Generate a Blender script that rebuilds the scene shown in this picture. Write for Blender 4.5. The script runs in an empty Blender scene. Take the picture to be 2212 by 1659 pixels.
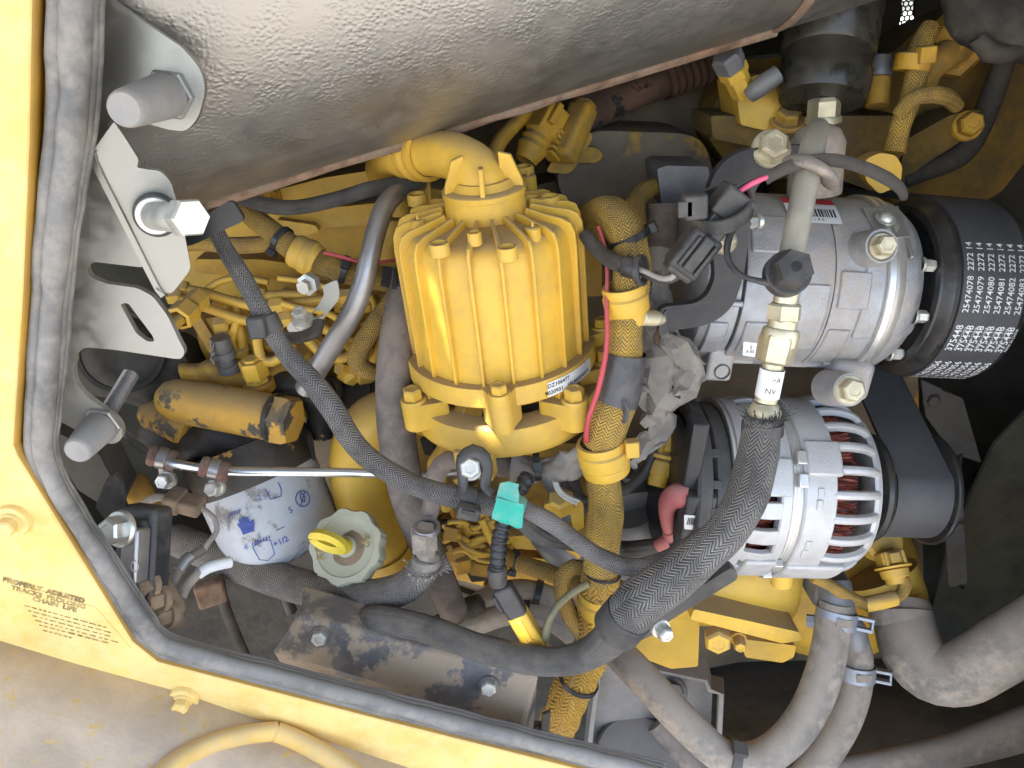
import bpy, bmesh, math, random
from math import sin, cos, pi, radians, sqrt
from mathutils import Vector, Matrix, noise as mnoise
from mathutils.geometry import tessellate_polygon
random.seed(7)
scene = bpy.context.scene
COL = scene.collection
# ------------------------------------------------------------------ camera
PITCH, ROLL, CAMZ = radians(25), radians(6), 1.35
FPX = 1671.0                                   # focal length in pixels of a 2212 x 1659 view of the photograph
CAM = Vector((0, 0, CAMZ))
_F = Vector((0, cos(PITCH), -sin(PITCH))); _R0 = Vector((1, 0, 0)); _U0 = Vector((0, sin(PITCH), cos(PITCH)))
_U = cos(ROLL)*_U0 + sin(ROLL)*_R0
_R = cos(ROLL)*_R0 - sin(ROLL)*_U0
cam_data = bpy.data.cameras.new('camera')
cam = bpy.data.objects.new('camera', cam_data); COL.objects.link(cam)
cam_data.sensor_width = 36.0
cam_data.lens = 36.0*FPX/2212.0
cam_data.clip_start = 0.01; cam_data.clip_end = 500
cam.matrix_world = Matrix(((_R.x, _U.x, -_F.x, CAM.x), (_R.y, _U.y, -_F.y, CAM.y), (_R.z, _U.z, -_F.z, CAM.z), (0, 0, 0, 1)))
scene.camera = cam
# ------------------------------------------------------------------ light
SUN_EL, SUN_AZ = radians(66), radians(228)     # the sun stands high behind the viewer's left shoulder
world = bpy.data.worlds.new('World'); scene.world = world; world.use_nodes = True
wn = world.node_tree
sky = wn.nodes.new('ShaderNodeTexSky'); sky.sky_type = 'NISHITA'; sky.sun_disc = False
sky.sun_elevation = SUN_EL; sky.sun_rotation = SUN_AZ
sky.air_density = 1.0; sky.dust_density = 2.0; sky.ozone_density = 1.0
bg = wn.nodes['Background']; bg.inputs['Strength'].default_value = 0.15
wn.links.new(sky.outputs[0], bg.inputs['Color'])
sun_data = bpy.data.lights.new('sun', 'SUN'); sun_data.energy = 4.0; sun_data.angle = radians(0.53); sun_data.color = (1.0, 0.97, 0.92)
sun = bpy.data.objects.new('sun', sun_data); COL.objects.link(sun)
SUN_DIR = Vector((sin(SUN_AZ)*cos(SUN_EL), cos(SUN_AZ)*cos(SUN_EL), sin(SUN_EL)))   # towards the sun
sun.rotation_euler = SUN_DIR.to_track_quat('Z', 'Y').to_euler()
sun.location = (0, 2, 4)
vs = scene.view_settings
vs.view_transform = 'Standard'; vs.look = 'None'; vs.exposure = 2.4; vs.gamma = 1.0; vs.use_curve_mapping = False
scene.cycles.max_bounces = 8; scene.cycles.diffuse_bounces = 5; scene.cycles.glossy_bounces = 4
scene.cycles.sample_clamp_indirect = 4.0; scene.cycles.use_denoising = True

# ------------------------------------------------------------------ positions
def ray(u, v):
    return _F + ((u-1106.0)/FPX)*_R - ((v-829.5)/FPX)*_U
def P(u, v, Y):
    """the point of the upright plane y = Y (metres in from the viewer) that pixel u, v looks at"""
    r = ray(u, v); return CAM + r*(Y/r.y)
def px(u, v, Y):
    """metres per photo pixel at that point"""
    return Y/ray(u, v).y/FPX
XA, YA, ZA = Vector((1, 0, 0)), Vector((0, 1, 0)), Vector((0, 0, 1))

# ------------------------------------------------------------------ objects
W = {}
def T(name, label, cat, loc, group=None):
    o = bpy.data.objects.new(name, None); COL.objects.link(o)
    o.empty_display_size = 0.02
    o.location = loc; W[o.name] = Vector(loc)
    o['label'] = label; o['category'] = cat
    if group: o['group'] = group
    return o
def tag(o, label, cat, group=None, kind=None):
    o['label'] = label; o['category'] = cat
    if group: o['group'] = group
    if kind: o['kind'] = kind
    return o

class MB:
    """collects faces with uvs, then links them as one mesh object"""
    def __init__(s): s.v = []; s.f = []; s.uv = []
    def add(s, verts, faces, uvs=None):
        b = len(s.v); s.v += [Vector(p) for p in verts]
        for i, f in enumerate(faces):
            s.f.append([b+k for k in f])
            s.uv.append(uvs[i] if uvs else [(0, 0)]*len(f))
        return s
    def build(s, name, mat, parent=None, smooth=35, bev=0, seg=2, kind=None, weld=False):
        lo = Vector((min(p.x for p in s.v), min(p.y for p in s.v), min(p.z for p in s.v)))
        hi = Vector((max(p.x for p in s.v), max(p.y for p in s.v), max(p.z for p in s.v)))
        c = (lo+hi)/2
        me = bpy.data.meshes.new(name)
        me.from_pydata([p-c for p in s.v], [], s.f)
        ul = me.uv_layers.new(name='uv')
        flat = [x for f in s.uv for uvp in f for x in uvp]
        ul.data.foreach_set('uv', flat)
        bm = bmesh.new(); bm.from_mesh(me)
        if weld: bmesh.ops.remove_doubles(bm, verts=bm.verts, dist=1e-5)
        bmesh.ops.recalc_face_normals(bm, faces=bm.faces)
        bm.to_mesh(me); bm.free()
        if smooth:
            me.shade_smooth(); me.set_sharp_from_angle(angle=radians(smooth))
        me.materials.append(mat if not isinstance(mat, str) else M[mat])
        o = bpy.data.objects.new(name, me); COL.objects.link(o)
        W[o.name] = c.copy()
        if parent is not None:
            o.parent = parent; o.location = c - W[parent.name]
        else: o.location = c
        if bev:
            md = o.modifiers.new('bevel', 'BEVEL'); md.width = bev; md.segments = seg; md.limit_method = 'ANGLE'; md.angle_limit = radians(32)
            md.harden_normals = False
        if kind: o['kind'] = kind
        return o

def spline(pts, step=0.006, closed=False):
    """Catmull-Rom through points that may carry extra values"""
    P4 = [list(p) for p in pts]; out = []
    n = len(P4)
    for i in range(n-1 if not closed else n):
        g = lambda k: P4[k % n] if closed else P4[max(0, min(n-1, k))]
        p0, p1, p2, p3 = g(i-1), g(i), g(i+1), g(i+2)
        L = sqrt(sum((p2[k]-p1[k])**2 for k in range(3)))
        m = max(2, int(L/step))
        for j in range(m):
            t = j/m
            out.append([0.5*((2*b)+(-a+c)*t+(2*a-5*b+4*c-d)*t*t+(-a+3*b-3*c+d)*t**3) for a, b, c, d in zip(p0, p1, p2, p3)])
    if not closed: out.append(P4[-1])
    return out

def frames(pts, up=None):
    n = len(pts); tg = []
    for i in range(n):
        a = pts[max(0, i-1)]; b = pts[min(n-1, i+1)]
        t = (b-a)
        tg.append(t.normalized() if t.length > 1e-9 else Vector((0, 0, 1)))
    fr = []
    ref = up if up is not None else (ZA if abs(tg[0].z) < .9 else XA)
    x = (ref - tg[0]*ref.dot(tg[0])).normalized()
    for i in range(n):
        if up is not None:
            x = up - tg[i]*up.dot(tg[i])
            if x.length < 1e-4: x = fr[-1][0]
        else:
            x = x - tg[i]*x.dot(tg[i])
        x = x.normalized(); fr.append((x, tg[i].cross(x)))
    return fr

def circle(n, r=1.0, ph=0): return [(r*cos(2*pi*i/n+ph), r*sin(2*pi*i/n+ph)) for i in range(n)]

def sweep(mb, pts, section, scales=None, up=None, cap=True, wob=0, seed=0, freq=60, crinkle=0):
    """sweep a closed 2D section along pts (Vectors)"""
    fr = frames(pts, up); n = len(section); m = len(pts)
    per = sum(sqrt((section[i][0]-section[i-1][0])**2+(section[i][1]-section[i-1][1])**2) for i in range(n))
    vs_, L, ls = [], 0, []
    for k, p in enumerate(pts):
        if k: L += (p-pts[k-1]).length
        s = scales[k] if scales else 1.0
        ls.append(L)
        for (a, b) in section:
            q = p + fr[k][0]*a*s + fr[k][1]*b*s
            if wob:
                q = q + (q-p).normalized()*wob*mnoise.noise(q*freq+Vector((seed, 0, 0)))
            if crinkle:
                q = q + (q-p).normalized()*crinkle*(abs(mnoise.noise(q*52))*-2.2+abs(mnoise.noise(q*125+Vector((9, 3, 1))))*-.8+.8)
            vs_.append(q)
    avg = per*(sum(scales)/m if scales else 1)
    acc = [0]
    for i in range(n):
        j = (i+1) % n
        acc.append(acc[-1]+sqrt((section[j][0]-section[i][0])**2+(section[j][1]-section[i][1])**2)/per)
    fs, us = [], []
    for k in range(m-1):
        for i in range(n):
            j = (i+1) % n
            fs.append([k*n+i, k*n+j, (k+1)*n+j, (k+1)*n+i])
            a, b = acc[i], acc[i+1]; c, d = ls[k]/avg, ls[k+1]/avg
            us.append([(a, c), (b, c), (b, d), (a, d)])
    if cap:
        fs.append(list(range(n))[::-1]); us.append([(0, 0)]*n)
        fs.append([(m-1)*n+i for i in range(n)]); us.append([(0, 0)]*n)
    return mb.add(vs_, fs, us)

def hose(name, path, mat, parent=None, r=10, n=20, step=0.006, wob=0, cap=True, flat=1.0, up=None, smooth=60, raw=False, crinkle=0, freq=60):
    """path of (u, v, Y[, r_px]) photo points; r in photo pixels"""
    P4 = []
    for q in path:
        if raw: P4.append((q[0], q[1], q[2], q[3] if len(q) > 3 else r))
        else:
            w = P(*q[:3]); P4.append((w.x, w.y, w.z, (q[3] if len(q) > 3 else r)*px(*q[:3])))
    s = spline(P4, step)
    mb = MB()
    sec = [(a, b*flat) for a, b in circle(n)]
    sweep(mb, [Vector(q[:3]) for q in s], sec, [max(q[3], 1e-4) for q in s], up=up, cap=cap, wob=wob, crinkle=crinkle, freq=freq)
    return mb.build(name, mat, parent, smooth=smooth)

def lathe(mb, p, d, prof, n=32, phase=0.0, ref=None, arc=None, closed=False):
    """revolve (t, r) profile about the axis through p along d"""
    d = d.normalized()
    ref = ref or (ZA if abs(d.z) < .9 else -YA)
    x = (ref-d*ref.dot(d)).normalized(); y = d.cross(x)
    full = arc is None
    a0, a1 = (0, 2*pi) if full else arc
    m = n if full else n+1
    verts, idx = [], []
    for (t, r) in prof:
        if abs(r) < 1e-7:
            idx.append([len(verts)]*m); verts.append(p+d*t)
        else:
            row = []
            for i in range(m):
                a = a0+(a1-a0)*i/n+phase
                row.append(len(verts)); verts.append(p+d*t+(x*cos(a)+y*sin(a))*r)
            idx.append(row)
    fs, us = [], []
    K = len(prof)
    for k in range(K if closed else K-1):
        A, B = idx[k], idx[(k+1) % K]
        for i in range(n):
            j = (i+1) % m
            q = [A[i], A[j], B[j], B[i]]
            uvq = [(i/n, prof[k][0]), ((i+1)/n, prof[k][0]), ((i+1)/n, prof[(k+1) % K][0]), (i/n, prof[(k+1) % K][0])]
            qq, uu = [], []
            for a, b in zip(q, uvq):
                if a not in qq: qq.append(a); uu.append(b)
            if len(qq) > 2: fs.append(qq); us.append(uu)
    if not full and closed:
        fs.append([r[0] for r in idx]); us.append([(0, 0)]*K)
        fs.append([r[-1] for r in idx][::-1]); us.append([(0, 0)]*K)
    return mb.add(verts, fs, us)

def turned(name, p, d, prof, mat, parent=None, n=32, phase=0, smooth=35, ref=None, arc=None, closed=False, bev=0):
    mb = MB(); lathe(mb, p, d, prof, n, phase, ref, arc, closed)
    return mb.build(name, mat, parent, smooth=smooth, bev=bev)
def cyl(name, p, q, r, mat, parent=None, n=28, ch=0.12, r2=None, smooth=35):
    """plain round bar between two points with eased ends"""
    d = q-p; L = d.length; r2 = r if r2 is None else r2; c = min(r, r2)*ch
    return turned(name, p, d, [(0, 0), (0, r-c), (c*.3, r-c*.3), (c, r), (L-c, r2), (L-c*.3, r2-c*.3), (L, r2-c), (L, 0)], mat, parent, n, smooth=smooth)
def ring(name, p, d, R, w, t, mat, parent=None, n=36, arc=None, bulge=0):
    """band of inner radius R, width w along d and thickness t"""
    prof = [(-w/2, R), (-w/2, R+t*.8), (-w/2+t*.25, R+t), (0, R+t+bulge), (w/2-t*.25, R+t), (w/2, R+t*.8), (w/2, R)]
    return turned(name, p, d, prof, mat, parent, n, arc=arc, closed=True)

def box(mb, c, ax, size):
    """ax: three unit vectors"""
    X, Y_, Z = [a.normalized()*s/2 for a, s in zip(ax, size)]
    vs_ = [c+X*i+Y_*j+Z*k for i in (-1, 1) for j in (-1, 1) for k in (-1, 1)]
    fs = [[0, 1, 3, 2], [4, 6, 7, 5], [0, 4, 5, 1], [2, 3, 7, 6], [0, 2, 6, 4], [1, 5, 7, 3]]
    return mb.add(vs_, fs)
def block(name, c, ax, size, mat, parent=None, bev=0.0012, seg=2):
    mb = MB(); box(mb, c, ax, size); return mb.build(name, mat, parent, smooth=35, bev=bev, seg=seg)
def axes(d, up=ZA):
    d = d.normalized(); x = d.cross(up).normalized(); return (x, d, x.cross(d))

def round_poly(pts, r, k=4):
    """round the corners of a 2D/3D polygon; r scalar or list"""
    n = len(pts); out = []
    pts = [Vector(p) for p in pts]
    for i in range(n):
        a, b, c = pts[i-1], pts[i], pts[(i+1) % n]
        rr = r[i] if isinstance(r, (list, tuple)) else r
        if rr <= 0: out.append(b); continue
        u, w = (a-b), (c-b)
        l = min(rr, u.length*.48, w.length*.48)
        p0, p1 = b+u.normalized()*l, b+w.normalized()*l
        for j in range(k+1):
            t = j/k; out.append(p0*(1-t)**2+b*2*t*(1-t)+p1*t*t)
    return out

def plate3(name, outline, thick, mat, parent=None, holes=(), bev=0.0008, smooth=35, nrm=None):
    """outline: 3D points of the face nearest the viewer; the plate is thick along nrm (default: +Y-ish normal away from the viewer)"""
    rings = [list(outline)]+[list(h) for h in holes]
    o = rings[0]
    if nrm is None:
        nrm = Vector((0, 0, 0))
        for i in range(len(o)): nrm += o[i].cross(o[(i+1) % len(o)])
        nrm.normalize()
        if nrm.y < 0: nrm = -nrm
    tris = tessellate_polygon(rings)
    allv = [p for r in rings for p in r]; n = len(allv)
    vs_ = allv+[p+nrm*thick for p in allv]
    fs = [list(t) for t in tris]+[[i+n for i in t][::-1] for t in tris]
    b = 0
    for r in rings:
        m = len(r)
        for i in range(m):
            j = (i+1) % m
            fs.append([b+i, b+j, n+b+j, n+b+i])
        b += m
    mb = MB(); mb.add(vs_, fs)
    return mb.build(name, mat, parent, smooth=smooth, bev=bev)
def plate(name, uv, Y, thick, mat, parent=None, rad=0, holes=(), bev=0.0008, tilt=None, k=4):
    """outline in photo pixels on the plane y = Y (or tilt(u, v) -> Y)"""
    f = tilt or (lambda u, v: Y)
    def mk(q, rr):
        rr = round_poly([Vector((a, b, 0)) for a, b in q], rr, k) if (isinstance(rr, (list, tuple)) or rr > 0) else [Vector((a, b, 0)) for a, b in q]
        return [P(w.x, w.y, f(w.x, w.y)) for w in rr]
    return plate3(name, mk(uv, rad), thick, mat, parent, [mk(h, hr) for h, hr in holes], bev, nrm=None)

def bolt(p, d, r, h, mat, parent, flange=1.35, name='bolt', fh=0.3, phase=None, mat2=None, mark=False):
    """hexagon head standing on p along d, with a washer under it"""
    ph = random.uniform(0, pi/3) if phase is None else phase
    d = d.normalized()
    b0 = h*fh if flange else 0
    o = turned(name, p+d*b0*.9, d, [(0, r*.9), (h*.02, r), (h*.8, r), (h*.98, r*.84), (h, r*.78), (h, r*.5), (h-.0004, r*.45), (h-.0004, 0)], mat, parent, 6, ph, smooth=20)
    if flange:
        turned('washer', p, d, [(-.001, r*flange), (b0*.6, r*flange), (b0, r*flange*.93), (b0, r*.5)], mat2 or mat, o, 28, smooth=40)
    return o

def text_mesh(s, size=1.0, align='CENTER', bold=0.0):
    cu = bpy.data.curves.new('lettering', 'FONT'); cu.body = s; cu.size = size; cu.align_x = align; cu.align_y = 'CENTER'
    cu.offset = bold; cu.resolution_u = 2
    o = bpy.data.objects.new('lettering', cu); COL.objects.link(o)
    dg = bpy.context.evaluated_depsgraph_get()
    me = bpy.data.meshes.new_from_object(o.evaluated_get(dg))
    vs_ = [v.co.copy() for v in me.vertices]; fs = [list(p.vertices) for p in me.polygons]
    bpy.data.objects.remove(o); bpy.data.curves.remove(cu); bpy.data.meshes.remove(me)
    return vs_, fs
def letter(s, f, size, mat, parent, name='lettering', bold=0.0, align='CENTER'):
    """flat print: f maps (x, y) of the lettering to a 3D point"""
    vs_, fs = text_mesh(s, size, align, bold)
    if not vs_: return None
    mb = MB(); mb.add([f(v.x, v.y) for v in vs_], fs)
    return mb.build(name, mat, parent, smooth=0)
def copy_part(o, parent, rotz=None, name=None):
    c = o.copy(); COL.objects.link(c); c.parent = parent
    W[c.name] = W[o.name].copy()
    if rotz is not None: c.rotation_euler = (0, 0, rotz)
    return c
# ------------------------------------------------------------------ materials
M = {}
DUST = (0.30, 0.225, 0.155)
def mat(name, col, rough=0.5, metal=0.0, dust=0.0, dustall=0.0, dcol=DUST, var=0.12, vscale=25, bump=0.0, bscale=400, col2=None, c2scale=30, c2lo=.5, c2hi=.6,
        chip=None, chipscale=90, chiplo=.70, braid=None, rough2=None, spec=0.5, coat=0.0, ribs=None):
    m = bpy.data.materials.new(name); m.use_nodes = True; nt = m.node_tree; N = nt.nodes; Lk = nt.links
    b = N['Principled BSDF']
    def node(t, **k):
        x = N.new(t)
        for a, v in k.items(): setattr(x, a, v)
        return x
    def math_(op, a, b_=None, c=None):
        x = node('ShaderNodeMath', operation=op)
        for i, v in enumerate((a, b_, c)):
            if v is None: continue
            if isinstance(v, (int, float)): x.inputs[i].default_value = v
            else: Lk.new(v, x.inputs[i])
        return x.outputs[0]
    def noise_(scale, detail=4, rough_=0.6, vec=None):
        x = node('ShaderNodeTexNoise'); x.inputs['Scale'].default_value = scale; x.inputs['Detail'].default_value = detail; x.inputs['Roughness'].default_value = rough_
        Lk.new(vec or pos, x.inputs['Vector']); return x.outputs['Fac']
    def ramp(v, lo, hi):
        x = node('ShaderNodeMapRange'); x.interpolation_type = 'SMOOTHSTEP'
        Lk.new(v, x.inputs[0]); x.inputs[1].default_value = lo; x.inputs[2].default_value = hi; return x.outputs[0]
    def mix(f, a, c):
        x = node('ShaderNodeMix', data_type='RGBA')
        if isinstance(f, (int, float)): x.inputs[0].default_value = f
        else: Lk.new(f, x.inputs[0])
        for i, v in ((6, a), (7, c)):
            if isinstance(v, tuple): x.inputs[i].default_value = (*v, 1)
            else: Lk.new(v, x.inputs[i])
        return x.outputs[2]
    geo = node('ShaderNodeNewGeometry'); pos = geo.outputs['Position']
    n1 = noise_(vscale)
    dark = tuple(c*(1-var*1.6) for c in col); lite = tuple(min(1, c*(1+var)) for c in col)
    c = mix(ramp(n1, .3, .7), dark, lite)
    rv = math_('ADD', math_('MULTIPLY', n1, 0.2), rough-0.1)
    if col2:
        f2 = ramp(noise_(c2scale, 6, .65), c2lo, c2hi); c = mix(f2, c, col2)
        if rough2 is not None: rv = math_('ADD', math_('MULTIPLY', f2, rough2-rough), rv)
    height = None
    if braid:
        # herringbone of strands; uv: u round the tube 0..1, v in circumferences
        gap, nb, ns, depth = braid
        uv = node('ShaderNodeUVMap'); sp = node('ShaderNodeSeparateXYZ'); Lk.new(uv.outputs[0], sp.inputs[0])
        wv = math_('MULTIPLY', math_('SUBTRACT', noise_(35, 2), .5), .10)
        U_ = math_('ADD', sp.outputs[0], wv); V_ = math_('ADD', sp.outputs[1], wv)
        a = math_('MULTIPLY', U_, nb)
        tri = math_('ABSOLUTE', math_('SUBTRACT', math_('FRACT', a), .5))        # 0..0.5
        s = math_('ADD', math_('MULTIPLY', V_, ns), math_('MULTIPLY', tri, 1.1*ns/nb))
        st = math_('ABSOLUTE', math_('SUBTRACT', math_('FRACT', s), .5))          # strand profile 0..0.5
        edge = math_('ABSOLUTE', math_('SUBTRACT', tri, .25))                      # dips at the turns of the zigzag
        h = math_('MULTIPLY', st, 2.0)
        fill = ramp(h, .14, .42)
        wear = noise_(60, 3)
        f = math_('MULTIPLY', fill, math_('ADD', math_('MULTIPLY', ramp(wear, .25, .6), .45), .55))
        braid_f = f
        height = math_('SUBTRACT', h, math_('MULTIPLY', ramp(edge, .17, .25), .35))
        bdepth = depth
    if ribs:
        uv = node('ShaderNodeUVMap'); sp = node('ShaderNodeSeparateXYZ'); Lk.new(uv.outputs[0], sp.inputs[0])
        height = math_('SINE', math_('MULTIPLY', sp.outputs[1], ribs[0])); bdepth = ribs[1]
    if chip:
        fc = ramp(noise_(chipscale, 8, .7), chiplo, chiplo+.03); c = mix(fc, c, chip)
    if dust or dustall:
        sp = node('ShaderNodeSeparateXYZ'); Lk.new(geo.outputs['Normal'], sp.inputs[0])
        nd = noise_(45, 6, .65)
        up_ = ramp(math_('ADD', sp.outputs[2], math_('MULTIPLY', math_('SUBTRACT', nd, .5), .9)), .25, .95)
        fd = math_('MULTIPLY', up_, dust)
        if dustall:
            fa = math_('MULTIPLY', ramp(math_('ADD', math_('MULTIPLY', noise_(16, 8, .68), .7), math_('MULTIPLY', noise_(130, 4, .6), .3)), .40, .62), dustall)
            fd = math_('MAXIMUM', fd, fa)
        c = mix(fd, c, dcol)
        rv = math_('ADD', math_('MULTIPLY', fd, 0.92-rough), rv)
        if metal:
            Lk.new(math_('MULTIPLY', math_('SUBTRACT', 1.0, fd), metal), b.inputs['Metallic'])
    elif metal: b.inputs['Metallic'].default_value = metal
    if braid: c = mix(braid_f, gap, c)
    Lk.new(c, b.inputs['Base Color']); Lk.new(rv, b.inputs['Roughness'])
    b.inputs['Specular IOR Level'].default_value = spec
    if coat: b.inputs['Coat Weight'].default_value = coat; b.inputs['Coat Roughness'].default_value = .2
    nrm = None
    if height is not None:
        bp = node('ShaderNodeBump'); bp.inputs['Strength'].default_value = 1.0; bp.inputs['Distance'].default_value = bdepth
        Lk.new(height, bp.inputs['Height']); nrm = bp.outputs[0]
    if bump:
        bp = node('ShaderNodeBump'); bp.inputs['Strength'].default_value = 1.0; bp.inputs['Distance'].default_value = bump
        Lk.new(noise_(bscale, 3, .6), bp.inputs['Height'])
        if nrm is not None: Lk.new(nrm, bp.inputs['Normal'])
        nrm = bp.outputs[0]
    if nrm is not None: Lk.new(nrm, b.inputs['Normal'])
    M[name] = m; return m

YEL = (0.68, 0.41, 0.045)
mat('yellow', YEL, .42, dust=.75, dustall=.2, chip=(.10, .09, .075), chiplo=.715, bump=.00012, bscale=900, dcol=(.34, .235, .11), var=.06)
mat('yellow_cast', YEL, .48, dust=.9, dustall=.34, bump=.0003, bscale=600, chip=(.12, .12, .10), chiplo=.715, dcol=(.36, .25, .12), var=.07)
mat('yellow_dirty', (.55, .30, .025), .6, dust=.9, dustall=.65, bump=.0003, bscale=500, dcol=(.22, .15, .07), var=.15)
mat('yellow_shaded', (.20, .115, .015), .7, dust=.8, dustall=.8, bump=.0003, bscale=500, dcol=(.095, .066, .034), var=.2)  # engine yellow darkened in the colour itself, standing in for deep shade
mat('yellow_grimy', (.50, .27, .03), .55, dust=.75, dustall=.3, col2=(.05, .046, .04), c2scale=34, c2lo=.52, c2hi=.58, bump=.0004, bscale=300, dcol=(.28, .20, .11))
mat('panel_paint', (.77, .53, .155), .5, dust=.5, dustall=.75, chip=(.42, .34, .22), chipscale=60, chiplo=.70, dcol=(.80, .61, .28), var=.08, vscale=30, bump=.0002, bscale=60)
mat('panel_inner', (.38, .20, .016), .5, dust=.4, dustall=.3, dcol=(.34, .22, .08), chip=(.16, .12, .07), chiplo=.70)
mat('track_dust', (.60, .495, .39), .9, var=.12, vscale=20, col2=(.64, .47, .20), c2scale=95, c2lo=.57, c2hi=.66, chip=(.40, .325, .25), chipscale=14, chiplo=.66, bump=.0005, bscale=200)
mat('fender_paint', (.66, .43, .12), .6, dust=.6, dustall=.55, dcol=(.55, .43, .26), chip=(.35, .30, .24), chiplo=.72)
mat('rubber', (.045, .045, .047), .55, dust=.5, dustall=.62, dcol=(.23, .21, .19), var=.2, bump=.0002, bscale=300)
mat('rubber_seal', (.15, .145, .14), .5, dust=.5, dustall=.6, dcol=(.36, .325, .285), var=.2, bump=.0004, bscale=120)
mat('pipe_dusty', (.30, .28, .23), .5, .5, dust=.5, dustall=.5, dcol=(.30, .255, .19), var=.15, vscale=40, chip=(.10, .09, .08), chiplo=.70)
mat('hose_dusty', (.16, .145, .13), .75, dust=.85, dustall=.85, dcol=(.36, .30, .24), var=.15, bump=.0003, bscale=350)
mat('hose_brown', (.12, .10, .09), .7, dust=.6, dustall=.65, dcol=(.28, .225, .18), var=.2, bump=.0003, bscale=300)
mat('bumper', (.26, .25, .24), .8, dust=.35, dustall=.4, dcol=(.44, .40, .36), var=.06)
mat('plastic', (.022, .023, .026), .42, dust=.4, dustall=.35, dcol=(.17, .148, .125), var=.2)
mat('plastic_clean', (.016, .017, .02), .38, dust=.2, dcol=(.15, .14, .13), var=.2)
mat('black_paint', (.016, .018, .024), .38, dust=.15, dustall=.12, dcol=(.22, .19, .16), var=.2, chip=(.28, .27, .26), chipscale=420, chiplo=.735)
mat('box_paint', (.085, .086, .096), .5, dust=.35, dustall=.35, dcol=(.30, .235, .175), var=.2, col2=(.30, .235, .17), rough2=.95, c2scale=24, c2lo=.47, c2hi=.53, bump=.0006, bscale=140)
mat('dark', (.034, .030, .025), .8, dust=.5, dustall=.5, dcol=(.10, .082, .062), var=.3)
mat('dusty_floor', (.24, .205, .155), .95, dustall=.5, dcol=(.30, .25, .19), var=.25, vscale=12, bump=.0006, bscale=120)
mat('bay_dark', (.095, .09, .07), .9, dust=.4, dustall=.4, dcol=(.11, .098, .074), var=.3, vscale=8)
mat('block_dirty', (.20, .155, .105), .85, dust=.5, dustall=.4, dcol=(.20, .155, .11), var=.25, vscale=14, col2=(.40, .22, .03), c2scale=10, c2lo=.60, c2hi=.66, bump=.0006, bscale=200)
mat('zinc', (.30, .30, .28), .36, .8, dust=.30, dustall=.35, dcol=(.46, .42, .35), var=.07, vscale=16)
mat('zinc_bolt', (.66, .65, .60), .38, .8, dust=.25, dustall=.22, dcol=(.42, .37, .28), var=.1, vscale=90)
mat('zinc_yellow', (.60, .54, .38), .42, .75, dust=.3, dustall=.3, dcol=(.42, .34, .22), var=.12, vscale=90)
mat('chrome', (.72, .74, .77), .22, 1.0, dust=.15, dustall=.1, dcol=(.5, .47, .42), var=.06)
mat('steel_tube', (.34, .33, .33), .34, .85, dust=.35, dustall=.22, dcol=(.26, .22, .18), var=.12)
mat('cast_alu', (.36, .37, .40), .48, .6, dust=.5, dustall=.65, dcol=(.40, .335, .26), var=.10, vscale=60, bump=.0005, bscale=700)
mat('alu_bright', (.50, .51, .53), .45, .55, dust=.4, dustall=.4, dcol=(.48, .42, .34), var=.06, vscale=60, bump=.0004, bscale=800)
mat('zinc_blue', (.28, .31, .36), .45, .6, dust=.3, dustall=.3, dcol=(.34, .29, .24), var=.08)
mat('machined', (.70, .69, .66), .35, .85, dust=.3, dustall=.2, var=.05)
mat('copper', (.26, .065, .042), .35, .6, var=.25, vscale=300)
mat('dirty_alu', (.20, .205, .22), .5, .5, dust=.4, dustall=.3, dcol=(.18, .14, .10), var=.2)
mat('rust', (.19, .105, .065), .85, dustall=.75, dcol=(.28, .21, .15), var=.35, vscale=70, bump=.0005, bscale=300)
mat('rust_pipe', (.16, .085, .06), .85, dust=.4, dustall=.4, dcol=(.13, .10, .08), var=.3, col2=(.02, .018, .016), c2scale=50, c2lo=.58, c2hi=.62)
mat('belt', (.05, .051, .056), .48, dust=.12, dustall=.12, dcol=(.16, .15, .14), var=.15, ribs=(5200, .00006))
mat('bowl', (.014, .015, .013), .18, dust=.5, dustall=.45, dcol=(.085, .072, .052), var=.3)
mat('pulley', (.012, .012, .014), .28, dust=.1, dustall=.15, dcol=(.2, .17, .13), var=.2)
mat('print_white', (.62, .62, .64), .7, var=.15, vscale=400)
mat('print_black', (.02, .02, .02), .7)
mat('print_faded', (.36, .26, .10), .8, var=.4, vscale=200)
mat('print_blue', (.035, .075, .34), .5, var=.2)
mat('print_red', (.60, .05, .05), .6)
mat('sticker', (.74, .74, .73), .5, dustall=.2, dcol=(.5, .45, .38), var=.03)
mat('filter_white', (.47, .495, .53), .42, dust=.5, dustall=.4, dcol=(.38, .34, .30), var=.06, vscale=20, col2=(.13, .12, .115), c2scale=34, c2lo=.54, c2hi=.64)
mat('filter_head', (.020, .018, .016), .5, dust=.3, dustall=.3, dcol=(.12, .09, .06), col2=(.42, .23, .03), c2scale=26, c2lo=.63, c2hi=.66, bump=.0005, bscale=200)
mat('cap_plastic', (.47, .46, .34), .62, dust=.25, dustall=.22, dcol=(.26, .19, .12), var=.05)
mat('liner', (.20, .10, .075), .9, dust=.7, dustall=.7, dcol=(.22, .17, .125), var=.3, vscale=80, bump=.0004, bscale=300)
mat('mud', (.24, .17, .11), .95, var=.2, vscale=60, bump=.001, bscale=220)
mat('dipstick', (.68, .52, .03), .4, dust=.3, dustall=.25, dcol=(.30, .22, .1))
mat('wire_red', (.48, .055, .07), .5, dust=.5, dcol=(.45, .20, .17))
mat('wire_pink', (.80, .11, .22), .45)
mat('wire_black', (.04, .04, .043), .5, dust=.3)
mat('wire_grey', (.33, .30, .27), .6, dust=.4)
mat('wire_white', (.68, .66, .60), .5)
mat('wire_olive', (.26, .24, .12), .6, dust=.4, dustall=.4, col2=(.10, .16, .12), c2scale=70)
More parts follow.
